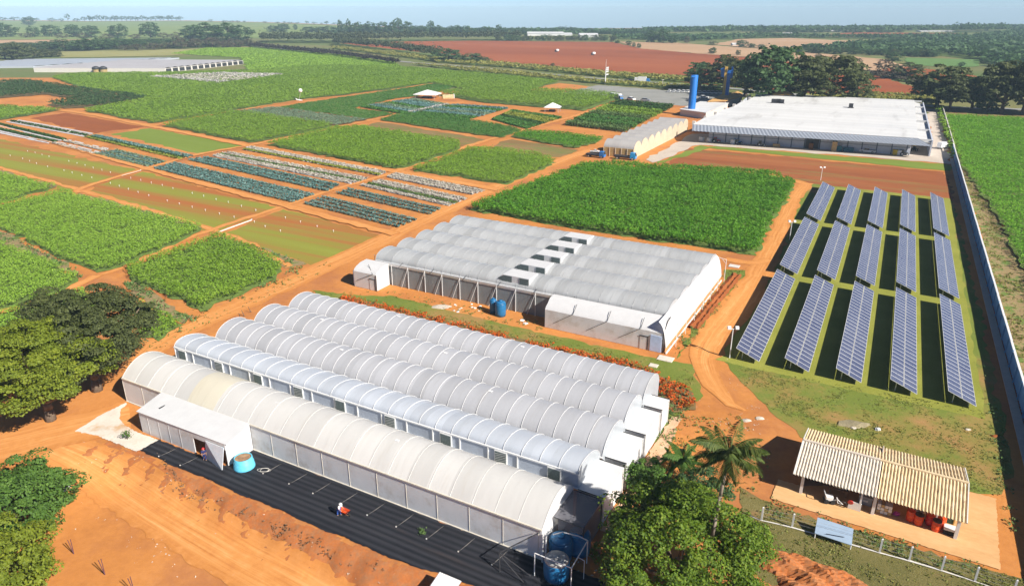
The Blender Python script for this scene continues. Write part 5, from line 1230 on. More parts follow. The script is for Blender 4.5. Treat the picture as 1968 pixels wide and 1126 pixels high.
for j in range(n):
    t = j / (n - 1); z = 5.15 + .55 * (1 - abs(((t * 4) % 1) * 2 - 1))
    l = lerp2(0, t); r = lerp2(1, t)
    b.v += [(l[0], l[1], z), (r[0], r[1], z)]
b.f += [(2 * j, 2 * j + 1, 2 * j + 3, 2 * j + 2) for j in range(n - 1)]; b.mi += [0] * (n - 1)
rf = b.build('roof', m_roofwht, wh)
b = MB(); l0 = lerp2(0, 0); r0 = lerp2(1, 0); us = np.linspace(0, 1, 120); 
for i, t in enumerate(us):
    p_ = l0 * (1 - t) + r0 * t; dz = .07 if i % 2 else -.07
    b.v += [(p_[0], p_[1], 5.1 + dz), (p_[0] + 1.2 + 2.4 * t, p_[1] - 6.5, 4.0 + dz)]
b.f += [(2 * i, 2 * i + 1, 2 * i + 3, 2 * i + 2) for i in range(119)]; b.mi += [0] * 119
b.build('canopy', m_canopy, wh)
b = MB(); b.box(.2, 0, 0, 60.5, .3, 4.9); b.box(0, 0, 0, .3, 104, 5); b.box(60.2, .3, 0, 60.5, 104, 5); b.build('wall', m_whwall, wh)
for uu in np.linspace(1.5, 59.5, 15):
    b = MB(); b.box(uu - .15, -.15, 0, uu + .15, .02, 4.7); b.build('pillar', m_dark if False else flat_mat('slate_pillar', (.12, .15, .20), .6) if uu < 2 else bpy.data.materials['slate_pillar'], wh)
b = MB(); b.box(.4, -.08, 2.3, 60.3, -.01, 2.45); b.build('wall_rail', bpy.data.materials['slate_pillar'], wh)
b = MB(); b.box(30.2, -.12, .02, 35.0, -.02, 3.2); b.build('doorway', m_dark, wh)
for (x, y, s_) in ((1487, 198, 1.3), (1496, 198, 1.3), (1503, 199, 1.0), (1635, 207, 1.1)):
    u, v = WH.uv(G(x, y, 5.7)); b = MB(); b.box(u - s_, v - s_, 5.2, u + s_, v + s_, 5.7); b.box(u - s_ * .7, v - s_ * .7, 5.7, u + s_ * .7, v + s_ * .7, 7.2); b.build('roof_ventilator', m_dark, wh)
b = MB()
for k in range(8):
    p_ = lerp2(0, .02 + k * .125); b.box(p_[0] - .8, p_[1], 4.6, p_[0] + .3, p_[1] + .9, 5.9)
for k in range(8):
    p_ = lerp2(0, .02 + k * .125); q = lerp2(0, .02 + (k + 1) * .125)
b.build('parapet_stub', m_cement, wh)
b = MB(); a0, a1, a2, a3 = lerp2(1, 0), lerp2(1, 1), (69.9, 104.5), (65.8, .8)
b.slab([(a0[0], a0[1], 4.3), (a3[0], a3[1], 4.2), (a2[0], a2[1], 4.2), (a1[0], a1[1], 4.3)], .3); b.build('side_roof', m_roofwht, wh)
b = MB(); b.slab([(a3[0] - .1, a3[1], 4.9), (a3[0] + .3, a3[1], 4.9), (a2[0] + .3, a2[1], 4.9), (a2[0] - .1, a2[1], 4.9)], 4.85); b.build('side_parapet', m_whwall, wh)
for k in range(6):
    t = k / 5; p_ = np.array(a0) * (1 - t) + np.array(a1) * t; q = np.array(a3) * (1 - t) + np.array(a2) * t
    b = MB(); b.box(p_[0], p_[1] - .2, 4.25, q[0], p_[1] + .25, 5.0); b.build('divider', m_roofwht, wh)
# generic prism building from roof pixels
def prism(name, lab, cat, px, z, mats, th=.25, inset=.3, wname='wall'):
    pts = [G(*p, z) for p in px]; c = np.mean(pts, axis=0)
    root = thing(name, lab, cat, (c[0], c[1], 0)); q = [(p[0] - c[0], p[1] - c[1], z) for p in pts]
    b = MB(); b.slab(q, th); b.build('roof', mats[0], root)
    w_ = [(x * (1 - inset / 8), y * (1 - inset / 8), z - th - .01) for x, y, _ in q]
    b = MB(); b.slab(w_, z - th); b.build(wname, mats[1], root)
    return root
pb = prism('office_building', 'low white office building at the foot of the blue tower', 'building', [(1306, 210), (1357, 217), (1401, 198), (1346, 195)], 2.7, (m_roofwht, m_cement))
for i in range(4):
    pass
prism('open_pavilion', 'flat orange roof beside the yellow and blue tower', 'pavilion', [(1360, 195), (1395, 194), (1428, 185), (1390, 180)], 3.2, (m_tanroof, m_cement), inset=1.5)
def hip(name, lab, cat, px, ze, zr, mats):
    pts = [G(*p, ze) for p in px]; c = np.mean(pts, axis=0); root = thing(name, lab, cat, (c[0], c[1], 0))
    q = [(p[0] - c[0], p[1] - c[1], ze) for p in pts]
    b = MB(); b.add(q + [(0, 0, zr)], [(i, (i + 1) % 4, 4) for i in range(4)]); b.build('roof', mats[0], root)
    w_ = [(x * .9, y * .9, ze) for x, y, _ in q]; b = MB(); b.slab(w_, ze); b.build('wall', mats[1], root); return root
hip('pavilion', 'tan hipped roof behind the back edge of the warehouse roof', 'pavilion', [(1480, 183), (1527, 184), (1524, 179), (1488, 178)], 6.0, 8.0, (m_tanroof, m_cement))
hip('pavilion', 'small yellow canopy right behind the yellow and blue tower', 'pavilion', [(1404, 182), (1428, 183), (1426, 179), (1408, 178)], 3.0, 4.2, (m_tanroof, m_cement))
# towers
t1 = thing('water_tower', 'plain cylindrical blue water tower left of the warehouse', 'water tower', tuple(G(1328, 222)))
b = MB(); b.lathe([(1.55, 0), (1.5, .3), (1.5, 16.0), (1.42, 16.2), (.1, 16.25)], 0, 0, 24); b.build('shaft', m_blue, t1, smooth=True)
b = MB(); b.box(-1.6, -1.62, 15.4, -.2, -1.3, 16.1); b.build('ladder_platform', m_blue, t1)
t2 = thing('sign_tower', 'tall blue and yellow tower with blue fins at its top', 'tower', tuple(G(1393, 196)), -.35)
b = MB(); b.box(-.2, -1.0, 0, 1.4, 1.0, 14.5); b.build('blue_shaft', m_blue, t2)
b = MB(); b.box(-1.5, -.9, 0, -.25, .9, 16.0); b.build('yellow_shaft', m_yel, t2)
b = MB(); b.add([(-3.0, -.2, 11.6), (-1.5, -.2, 11.0), (-1.5, -.2, 15.8), (-3.4, -.2, 15.2), (-3.0, .2, 11.6), (-1.5, .2, 11.0), (-1.5, .2, 15.8), (-3.4, .2, 15.2)], [(0, 1, 2, 3), (7, 6, 5, 4), (0, 3, 7, 4), (1, 5, 6, 2), (2, 6, 7, 3), (0, 4, 5, 1)])
b.build('fin', m_blue, t2)
b = MB(); b.box(1.5, -.5, 11.0, 2.3, .5, 16.0); b.build('fin', m_blue, t2)
am = thing('antenna_mast', 'thin white antenna mast with small dishes above the car park', 'mast', tuple(G(1163, 163)))
b = MB(); b.tube((0, 0, 0), (0, 0, 9), .35, .25, 6); b.tube((0, 0, 9), (0, 0, 14), .12, .06, 5); b.build('pole', m_wht, am)
for z in (5.5, 7.2, 8.3, 9.3):
    b = MB(); b.tube((.2, 0, z), (1.6, .2, z + .2), .35, .5, 8); b.build('antenna_panel', m_wht, am)
for x, y, h in ((1273, 168, 4.4), (1588, 186, 4.6), (1455, 146, 0)):
    if h:
        r_ = thing('utility_pole', 'pale utility pole by the yard road' if x < 1400 else 'pale utility pole behind the warehouse roof', 'pole', tuple(G(x, y)))
        b = MB(); b.tube((0, 0, 0), (0, 0, h), .16, .12, 6); b.build('shaft', m_cement, r_); b = MB(); b.box(-.7, -.08, h - .35, .7, .08, h - .2); b.build('crossarm', m_cement, r_)
# kiosks
def kiosk(lab, x, y, wpx, hpx):
    g = G(x, y); v = np.array([g[0], g[1], -H]); s_ = (v @ _f) / F; w_ = wpx * s_ / 2; h = hpx * s_ * 1.02
    r_ = thing('canopy', lab, 'canopy', tuple(g), -.25)
    b = MB(); b.add([(-w_, -w_ * .8, h * .52), (w_, -w_ * .8, h * .52), (w_, w_ * .8, h * .52), (-w_, w_ * .8, h * .52), (0, 0, h), (-w_, -w_ * .8, h * .46), (w_, -w_ * .8, h * .46), (w_, w_ * .8, h * .46), (-w_, w_ * .8, h * .46)],
                    [(0, 1, 4), (1, 2, 4), (2, 3, 4), (3, 0, 4), (0, 5, 6, 1), (1, 6, 7, 2), (2, 7, 8, 3), (3, 8, 5, 0)]); b.build('roof', m_wht, r_)
    for a, c in ((-.85, -.7), (.85, -.7), (.85, .7), (-.85, .7)):
        b = MB(); b.tube((w_ * a, w_ * c, 0), (w_ * a, w_ * c, h * .5), .09); b.build('post', m_steel, r_)
    b = MB(); b.box(-w_ * .45, -w_ * .3, 0, w_ * .3, w_ * .3, h * .22); b.build('table', m_dark, r_)
kiosk('first white pyramid canopy, larger, beside the straw arch', 822, 189, 45, 15.5)
kiosk('second white pyramid canopy, smaller, on the orange square', 1062, 215, 30, 17)
g = G(862, 190)
ha = thing('straw_arch', 'small straw coloured arched tunnel beside the first canopy', 'arch shelter', tuple(g), .2)
b = MB(); pf = arch(2.2, 12, 2.0); vs = []
for x in np.linspace(-2.8, 2.8, 9):
    for y, z in pf: vs.append((x, y, z * (.95 + .05 * math.sin(x * 3))))
n = len(pf); b.add(vs, [(i * n + j, (i + 1) * n + j, (i + 1) * n + j + 1, i * n + j + 1) for i in range(8) for j in range(n - 1)]); b.build('cover', flat_mat('straw', (.50, .38, .20), .9, var=.35, vs=1.2), ha, smooth=True)
b = MB(); b.path([(2.85, y, z + .05) for y, z in pf], .2, 5); b.build('end_hoop', m_wht, ha)
g = G(575, 194)
wm = thing('weather_station', 'white instrument head on a mast at the corner of the large field', 'weather station', tuple(g))
b = MB(); b.tube((0, 0, 0), (1.1, 0, 4.4), .08); b.build('mast', m_steel, wm)
b = MB(); b.lathe([(.1, 3.9), (.8, 4.1), (.95, 4.8), (.7, 5.5), (.1, 5.7)], 1.1, 0, 14); b.build('instrument_head', m_wht, wm, smooth=True)
b = MB(); b.path([(-1.6, 0, 1.2), (-1.1, 0, .5), (0, 0, .3), (1.6, 0, .2)], [.12, .3, .35, .15], 6); b.build('base_tray', m_wht, wm)
# far grey greenhouse on the left
A_, B2_, C2_ = G(66, 139.5), G(318, 140.5), G(468, 124); D_ = A_ + (C2_ - B2_)
def long_gh(lab, A_, B_, C_, D_, h, hr, bays, mat, wall, windows=0):
    c = (A_ + B_ + C_ + D_) / 4; r_ = thing('far_greenhouse', lab, 'greenhouse', (c[0], c[1], 0))
    L = lambda s, t, z: tuple(((A_ * (1 - s) + B_ * s) * (1 - t) + (D_ * (1 - s) + C_ * s) * t)[:2] - c[:2]) + (z,)
    b = MB(); n = bays * 4
    for j in range(n + 1):
        z = h + (hr - h) * abs(math.sin(math.pi * j / 4)); b.v += [L(0, j / n, z), L(1, j / n, z)]
    b.f += [(2 * j, 2 * j + 1, 2 * j + 3, 2 * j + 2) for j in range(n)]; b.mi += [0] * n; b.build('roof', mat, r_)
    for s0, t0, s1, t1 in ((0, 0, 1, 0), (1, 1, 0, 1), (0, 1, 0, 0), (1, 0, 1, 1)):
        b = MB(); b.quad(L(s0, t0, 0), L(s1, t1, 0), L(s1, t1, h), L(s0, t0, h)); b.build('wall', wall, r_)
    for k in range(windows):
        t0 = (k + .12) / windows; t1 = (k + .88) / windows; b = MB()
        b.quad(L(1.002, t0, .3), L(1.002, t1, .3), L(1.002, t1, h - .3), L(1.002, t0, h - .3)); b.build('window', m_dark, r_)
    return r_
f_far = flat_mat('far_film', (.40, .385, .39), .4, var=.06, vs=.05); f_far2 = flat_mat('far_bluish_film', (.36, .39, .43), .4, var=.06, vs=.05)
long_gh('long low grey greenhouse at the far left with thirteen dark end windows', A_, B2_, C2_, D_, 2.9, 3.6, 13, f_far, m_cement, 13)
long_gh('bluish flat greenhouse roof behind the far grey greenhouse', G(-190, 134), G(64, 131), G(345, 114), G(60, 117), 1.2, 1.6, 12, f_far2, f_far2)
for x, lab in ((186, 'left dark topped round tank by the front wall of the far greenhouse'), (200, 'right dark topped round tank by the front wall of the far greenhouse')):
    r_ = thing('round_tank', lab, 'tank', tuple(G(x, 140.5)))
    b = MB(); b.lathe([(2.3, 0), (2.3, 2.2), (2.6, 2.6)], 0, 0, 14); b.build('body', flat_mat('ochre_tank', (.35, .26, .12), .9, var=.3), r_)
    b = MB(); b.lathe([(2.7, 2.6), (2.4, 3.6), (1.2, 4.3), (.1, 4.5)], 0, 0, 14); b.build('cover', m_dark, r_, smooth=True)
# long white sheds and houses far away
def far_shed(lab, x0, x1, yb, hpx, dep, mat=m_roofwht, group=None, roof=None):
    a = G(x0, yb); c = G(x1, yb); v = np.array([a[0], a[1], -H]); h = hpx / F * (v @ _f); d = (c - a); L = np.hypot(d[0], d[1])
    r_ = thing('shed' if L > 30 else 'house', lab, 'shed' if L > 30 else 'house', tuple(a), math.atan2(d[1], d[0]), group)
    b = MB(); b.box(0, 0, 0, L, dep, h * .6); b.build('wall', mat, r_)
    b = MB(); b.add([(-.5, -.5, h * .62), (L + .5, -.5, h * .62), (L + .5, dep / 2, h), (-.5, dep / 2, h), (L + .5, dep + .5, h * .62), (-.5, dep + .5, h * .62)], [(0, 1, 2, 3), (3, 2, 4, 5), (0, 3, 5), (1, 4, 2)]); b.build('roof', roof or mat, r_)
far_shed('longest white shed on the central skyline', 1014, 1084, 69.5, 6.5, 60)
far_shed('second white shed, shorter, right of the longest', 1084, 1100, 69, 4.5, 40)
far_shed('white shed with pale wall above the top of the red field', 1115, 1150, 73, 7.5, 40)
far_shed('small white building on the skyline above the long sheds', 1122, 1136, 61.5, 4, 20)
far_shed('white block on the skyline right of the long sheds', 1149, 1160, 63, 4.5, 20)
far_shed('white farm building among the trees on the right slope', 1788, 1806, 88, 3, 14)
far_shed('pale row of sheds in the village beyond the pink field', 1503, 1525, 68, 4, 20)
for i in range(8): far_shed('white glasshouse in the far row on the right', 1770 + i * 8.2, 1776.5 + i * 8.2, 62 - .05 * i, 2.2, 20, group='row of far white glasshouses')
hr_ = np.random.default_rng(8)
for i in range(26): 
    x = 1565 + hr_.random() * 80; far_shed('tiny pale house in the far village', x, x + 3 + 2 * hr_.random(), 59.5 + 3 * hr_.random(), 1.8, 8, m_cement, 'houses of the far village')
for i in range(22):
    x = 1255 + hr_.random() * 150; far_shed('tiny pale house on the hazy ridge', x, x + 2.5 + 2 * hr_.random(), 58 + 2.5 * hr_.random(), 1.5, 8, m_cement, 'houses on the hazy ridge')
far_shed('small white house half hidden by trees on the stubble', 1408, 1416, 88.5, 5, 8)
far_shed('white cube house in front of the skyline trees', 812, 816, 63, 3.2, 8)
for i, x in enumerate((1655, 1665, 1673, 1681, 1692)): far_shed('pale low house along the lane in the right valley', x, x + 5, 84 + .2 * i, 2, 8, m_cement, 'houses along the valley lane')
# boxes in the ploughed field
for x, y, lab in ((1071, 101, 'white water trailer with a dark end in the ploughed field'), (1141, 107, 'white rounded tank alone in the ploughed field')):
    r_ = thing('field_trailer', lab, 'trailer', tuple(G(x, y)), .4)
    b = MB(); b.lathe([(.1, -1.6), (1.0, -1.5), (1.25, 0), (1.0, 1.5), (.1, 1.6)], 0, 0, 12); o = b.build('tank', m_wht, r_, smooth=True); o.rotation_euler = (0, R(90), 0); o.location = (0, 0, 1.9)
    b = MB(); b.box(-2.4, -.9, .5, -1.4, .9, 2.4); b.build('dark_end', m_dark, r_)
    b = MB(); b.tube((-.6, -1.0, .5), (-.6, 1.0, .5), .5, n=10); b.build('wheels', m_black, r_)
# ================================================================== YELLOW GREENHOUSE
f_yroof = film_mat('beige_grey_film', (.50, .48, .46), 2.4, .06, .2); f_ywall = flat_mat('amber_film', (.64, .43, .17), .5, var=.15, vs=.3, trans=.2); f_ygab = flat_mat('cream_film_gable', (.68, .58, .43), .5, var=.1, vs=.4, trans=.2)
yg = fr_thing('yellow_greenhouse', 'long pale greenhouse with amber end wall and nine rounded gables', 'greenhouse', YG)
for k in range(9):
    v0 = .4 + 6.5 * k; tunnel_roof('roof_span', yg, 0, 9.6, v0, 6.5, 2.7, 2.7, 2.1, f_yroof, 2.4, m_wht, .05, p=1.8, hoops=False, seed=k)
    end_wall('gable', yg, 9.66, v0, 6.5, 2.7, 2.7, 2.1, f_ygab, p=1.8, zbot=0)
b = MB(); b.box(0, .3, 0, 9.6, .38, 2.75); b.build('end_wall', f_ywall, yg)
b = MB(); b.box(-.05, .4, 0, 0, 58.8, 2.7); b.build('side_wall', f_ygab, yg)
for uu in np.linspace(.1, 9.5, 6):
    b = MB(); b.tube((uu, .22, 0), (uu, .22, 2.75), .06); b.build('post', m_cream, yg)
# ================================================================== VEHICLES
m_carglass = m_glass
def vehicle(kind, lab, loc, rz, paint, group=None, s=1.0, bed=None):
    r_ = thing({'pickup': 'pickup_truck', 'truck': 'box_truck', 'flat': 'flatbed_truck', 'car': 'parked_car', 'tractor': 'tractor'}[kind], lab, {'pickup': 'pickup', 'truck': 'truck', 'flat': 'truck', 'car': 'car', 'tractor': 'tractor'}[kind], loc, rz, group)
    W = .78 * s
    def prof(name, pts, w_, mat, bev=.04):
        n = len(pts); vs = [(x * s, -w_, z * s) for x, z in pts] + [(x * s, w_, z * s) for x, z in pts]
        b = MB(); b.add(vs, [tuple(range(n)), tuple(range(2 * n - 1, n - 1, -1))] + [(i, n + i, n + (i + 1) % n, (i + 1) % n) for i in range(n)]); return b.build(name, mat, r_, bevel=bev)
    wx = (-1.35, 1.3); wr = .33
    if kind == 'car':
        prof('body', [(-2, .28), (2, .28), (2.02, .62), (1.85, .78), (.95, .84), (-1.2, .86), (-2.0, .8)], W, paint)
        prof('cabin', [(-1.75, .84), (1.0, .82), (.35, 1.28), (-1.1, 1.3)], W * .86, m_carglass); prof('roof', [(-1.15, 1.27), (.42, 1.26), (.3, 1.33), (-1.0, 1.35)], W * .84, paint)
    elif kind == 'pickup':
        prof('body', [(-2.4, .35), (2.3, .35), (2.32, .75), (2.1, .88), (1.1, .94), (-2.4, .94)], W, paint)
        prof('cabin', [(-.55, .93), (1.15, .92), (.6, 1.42), (-.4, 1.45)], W * .88, m_carglass); prof('roof', [(-.5, 1.41), (.68, 1.4), (.5, 1.5), (-.35, 1.5)], W * .87, paint)
        prof('load_bed', [(-2.3, .92), (-.75, .92), (-.75, .97), (-2.3, .97)], W * .85, m_dark, 0); wx = (-1.45, 1.45)
    elif kind == 'truck':
        prof('cargo_box', [(-2.9, .7), (.9, .7), (.9, 2.7), (-2.9, 2.7)], W * 1.15, bed or m_wht); prof('cab', [(1.0, .45), (2.6, .45), (2.6, 1.2), (2.2, 2.0), (1.0, 2.05)], W * 1.05, paint)
        prof('windscreen', [(2.35, 1.25), (2.62, 1.24), (2.26, 1.95), (2.1, 1.9)], W * .95, m_carglass, 0); prof('chassis', [(-2.8, .45), (2.4, .45), (2.4, .68), (-2.8, .68)], W * .8, m_dark, 0); wx = (-1.9, 1.7); wr = .42
    elif kind == 'flat':
        prof('load_bed', [(-3.4, .8), (1.2, .8), (1.2, 1.15), (-3.4, 1.15)], W * 1.15, bed or m_dark); prof('cab', [(1.3, .45), (2.9, .45), (2.9, 1.2), (2.5, 2.1), (1.3, 2.1)], W * 1.05, paint)
        prof('windscreen', [(2.65, 1.3), (2.92, 1.24), (2.56, 2.02), (2.4, 1.95)], W * .95, m_carglass, 0); prof('chassis', [(-3.2, .5), (2.6, .5), (2.6, .78), (-3.2, .78)], W * .8, m_black, 0); wx = (-2.4, 2.0); wr = .42
    elif kind == 'tractor':
        prof('bonnet', [(.2, .7), (1.7, .6), (1.7, 1.1), (.2, 1.2)], .32 * s, paint); prof('cab', [(-1.0, .7), (.2, .7), (.1, 2.0), (-.9, 2.0)], .5 * s, m_carglass); prof('roof', [(-1.05, 2.0), (.2, 2.0), (.15, 2.1), (-1.0, 2.1)], .55 * s, paint); wx = (-.7, 1.3); wr = .5
    for x in wx:
        for sd in (-1, 1):
            b = MB(); rr = (wr * (1.3 if kind == 'tractor' and x < 0 else 1)) * s
            b.tube((x * s, sd * W * .82, rr), (x * s, sd * W * 1.06, rr), rr, n=14); o = b.build('wheel', m_black, r_)
            b = MB(); b.tube((x * s, sd * W * 1.0, rr), (x * s, sd * W * 1.08, rr), rr * .55, n=10); b.build('rim', m_steel, o)
    return r_
m_bluep = flat_mat('blue_paint', (.03, .18, .50), .3, var=.05)
rz_wh = -WH.a
vehicle('pickup', 'white pickup parked in front of the warehouse canopy', tuple(G(1666, 294)), rz_wh + math.pi, m_wht)
vehicle('truck', 'white van truck in the shade right of the warehouse', tuple(G(1811, 286)), rz_wh + 1.0, m_wht, s=.8)
vehicle('truck', 'white box truck parked alone on the grey car park', tuple(G(1181, 190)), R(-60), m_wht)
vehicle('truck', 'white and blue truck right beside the box truck on the car park', tuple(G(1190, 191.5)), R(-70), m_bluep)
vehicle('car', 'white car right of the two trucks on the car park', tuple(G(1213, 193)), R(-60), m_wht, s=1.2)
vehicle('car', 'small dark topped car near the right of the car park', tuple(G(1240, 195)), R(-20), flat_mat('grey_paint', (.25, .26, .28), .3), s=1.15)
vehicle('flat', 'flatbed truck with bright blue cab in front of the amber greenhouse wall', tuple(G(1203, 307)), rz_wh, flat_mat('bright_blue_paint', (.02, .28, .62), .3), s=1.05)
vehicle('flat', 'dark flatbed trailer truck with blue cab left of the amber greenhouse', tuple(G(1146, 303)), rz_wh - .1, m_bluep, s=.95)
vehicle('pickup', 'white pickup standing on the left flatbed by the amber greenhouse', tuple(G(1143, 300) + np.array([0, 0, 1.1])), rz_wh + .2, m_wht, s=.6)
vehicle('truck', 'white truck driving on the highway behind the car park', tuple(G(1238, 160)), R(-16), m_bluep, s=1.3)
vehicle('flat', 'long dark trailer on the highway behind the white truck', tuple(G(1214, 158)), R(-16), m_wht, s=1.3)
for i, x in enumerate((1287, 1296, 1305, 1314, 1322)): vehicle('car', 'white car under the dark shrubs, left of the plain blue tower', tuple(G(x, 177.5 + i * .2)), R(60), m_wht, 'white cars left of the blue tower', 1.1)
for i, x in enumerate((1345, 1354, 1362, 1370, 1378, 1386)): vehicle('car', 'white car in the row between the two blue towers', tuple(G(x, 180 + i * .2)), R(60), m_wht, 'white cars between the towers', 1.1)
vehicle('car', 'white car beside the low office building', tuple(G(1352, 190)), R(20), m_wht, s=1.2)
vehicle('tractor', 'dark tractor under the left part of the warehouse canopy', tuple(G(1376, 274)), rz_wh, m_red, s=.8)
vehicle('tractor', 'blue tractor under the warehouse canopy beside white drums', tuple(G(1417, 277)), rz_wh + .6, m_bluep, s=.8)
vehicle('tractor', 'grey tractor at the middle of the warehouse canopy', tuple(G(1462, 281)), rz_wh + .2, flat_mat('tractor_grey', (.25, .28, .3), .4), s=.8)
vehicle('tractor', 'dark tractor at the right end under the canopy', tuple(G(1735, 299)), rz_wh + .3, m_dark, s=.8)
# goods under the canopy
def pile(name, lab, cat, x, y, dims, mat, rz=rz_wh, slats=True):
    r_ = thing(name, lab, cat, tuple(G(x, y)), rz); a, b_, h = dims
    n = max(2, int(h / .5))
    for i in range(n):
        b = MB(); z0 = i * h / n; j = .04 * math.sin(i * 5.1); b.box(-a / 2 + j, -b_ / 2, z0 + .06, a / 2 + j, b_ / 2, z0 + h / n - .03); b.box(-a / 2 + .1 + j, -b_ / 2 + .05, z0, a / 2 - .1 + j, b_ / 2 - .05, z0 + .06); b.build('layer', mat, r_)
    return r_
m_pallet = flat_mat('pallet_wood', (.22, .10, .04), .9, var=.25, vs=3); m_card = flat_mat('tan_cardboard', (.52, .36, .17), .9, var=.15)
pile('pallet_stack', 'tall brown pallet stack in the warehouse doorway', 'pallets', 1585, 285, (3.4, 2, 3.0), m_pallet)
pile('pallet_stack', 'low brown pallet stack left of the warehouse doorway', 'pallets', 1558, 287, (1.3, 1.2, 1.9), m_pallet)
pile('crate_stack', 'tan crate stack right of the warehouse doorway', 'crates', 1602, 291, (1.5, 1.5, 3.0), m_card)
pile('crate_stack', 'teal crate beside the tan stack', 'crates', 1612, 291, (1.6, 1.2, 1.6), flat_mat('teal_crate', (.02, .17, .22), .5))
pile('crate_stack', 'dark teal crates left of the parked pickup', 'crates', 1630, 292, (3.0, 1.2, 1.3), flat_mat('teal_crate_dark', (.02, .12, .18), .5))
pile('cabinet', 'white chest cabinet under the middle of the canopy', 'cabinet', 1540, 284, (2.4, 1.0, 1.0), m_wht)
pile('crate_stack', 'pale brown crates under the middle of the canopy', 'crates', 1492, 283, (2.2, 1.2, 1.0), m_card)
def drum(lab, x, y, r, h, mat, group=None, base=None):
    r_ = thing('drum', lab, 'drum', base or tuple(G(x, y)), 0, group)
    b = MB(); b.lathe([(r * .95, 0), (r, h * .05), (r, h * .32), (r * 1.04, h * .34), (r, h * .36), (r, h * .64), (r * 1.04, h * .66), (r, h * .68), (r, h * .95), (r * .95, h), (.05, h * .97)], 0, 0, 16); b.build('shell', mat, r_, smooth=True)
    b = MB(); b.lathe([(r * .2, h * .97), (r * .2, h * 1.04), (.02, h * 1.05)], r * .4, 0, 8); b.build('bung', m_dark, r_); return r_
drum('white round drum at the left end of the warehouse yard', 1348, 271, .9, 1.3, m_wht)
drum('second white round drum left of the warehouse wall', 1363, 273, .9, 1.3, m_wht)
drum('white drum under the canopy left of the middle', 1408, 277, .8, 1.5, m_wht)
drum('yellow drum at the right end of the canopy', 1720, 298, .8, 1.6, flat_mat('yellow_drum', (.70, .48, .03), .5))
drum('white drum beside the yellow one at the right end of the canopy', 1727, 298.5, .8, 1.5, m_wht)
# ================================================================== STREET FURNITURE, FENCES
def floodlight(lab, x, yb, yt, rz=0):
    g = G(x, yb); lo, hi = 0, 30
    for _ in range(30):
        m = (lo + hi) / 2; v = np.array([g[0], g[1], m - H]); lo, hi = (m, hi) if 563 - F * (v @ _u) / (v @ _f) > yt else (lo, m)
    r_ = thing('floodlight_pole', lab, 'lamp post', tuple(g), rz)
    b = MB(); b.tube((0, 0, 0), (0, 0, lo), .07, .05, 6); b.build('pole', m_wht, r_)
    b = MB(); b.tube((-.5, 0, lo), (.5, 0, lo), .035); b.build('arm', m_wht, r_)
    for s_ in (-1, 1):
        b = MB(); b.add([(s_ * .5 - .22, -.2, lo), (s_ * .5 + .22, -.2, lo), (s_ * .5 + .26, .12, lo + .12), (s_ * .5 - .26, .12, lo + .12), (s_ * .5 - .2, -.18, lo + .28), (s_ * .5 + .2, -.18, lo + .28), (s_ * .5 + .22, .1, lo + .36), (s_ * .5 - .22, .1, lo + .36)],
                        [(0, 3, 2, 1), (4, 5, 6, 7), (0, 1, 5, 4), (1, 2, 6, 5), (2, 3, 7, 6), (3, 0, 4, 7)]); b.build('lamp_head', m_wht, r_)
floodlight('twin floodlight pole at the near corner of the solar park', 1402, 688, 632)
floodlight('twin floodlight pole halfway along the solar park by the road', 1517, 462, 427)
floodlight('twin floodlight pole behind the rear solar row', 1577, 347, 323)
fence = [(1463, 1000, 975), (1522, 1013, 988), (1690, 1062, 1036), (1747, 1077, 1052), (1809, 1096, 1069), (1873, 1117, 1087), (1946, 1142, 1108)]
for i, (x, yb, yt) in enumerate(fence):
    r_ = thing('fence_post', 'white concrete fence post along the low kerb below the shed', 'fence post', tuple(G(x, yb)), -SH.a, 'white fence posts below the shed')
    b = MB(); b.box(-.07, -.07, -.1, .07, .07, 1.42); b.build('shaft', m_wht, r_); b = MB(); b.add([(-.07, -.07, 1.42), (.07, -.07, 1.42), (.07, .07, 1.42), (-.07, .07, 1.42), (0, 0, 1.52)], [(0, 1, 4), (1, 2, 4), (2, 3, 4), (3, 0, 4)]); b.build('cap', m_wht, r_)
ribbon('kerb', [(1440, 990), (1463, 1001), (1522, 1014), (1690, 1063), (1747, 1078), (1809, 1097), (1873, 1118), (1946, 1143)], .16, m_cement, z=.09, amp=.02)
for i in range(1):
    wr = thing('fence_wire', 'thin wires strung between the white fence posts below the shed', 'fence wire', tuple(G(1463, 1000)))
    o0 = G(1463, 1000)
    for z in (.5, .9, 1.3):
        b = MB(); b.path([tuple(G(x, yb) - o0 + np.array([0, 0, z])) for x, yb, _ in fence], .008, 4); b.build('wire', m_steel, wr)
# feed trough shelter beside the fence
tr = thing('sheet_shelter', 'tilted pale blue metal sheet on four legs at the fence', 'metal shelter', tuple(G(1600, 1040)), -SH.a)
b = MB(); b.add([(-1.45, -.35, .55), (1.45, -.35, .5), (1.35, .95, 1.2), (-1.5, .95, 1.25), (-1.45, -.35, .5), (1.45, -.35, .45), (1.35, .95, 1.15), (-1.5, .95, 1.2)], [(0, 1, 2, 3), (7, 6, 5, 4), (0, 4, 5, 1), (1, 5, 6, 2), (2, 6, 7, 3), (3, 7, 4, 0)]); b.build('panel', flat_mat('pale_blue_metal', (.42, .54, .68), .35, .3, .06), tr)
for x, y, h in ((-1.4, -.3, .5), (1.4, -.3, .5), (1.3, .9, 1.15), (-1.45, .9, 1.2)):
    b = MB(); b.tube((x, y, 0), (x, y, h), .05); b.build('leg', m_wht, tr)
b = MB(); b.tube((-.6, -.2, .72), (.8, .0, .8), .025); b.build('rod', m_dark, tr)
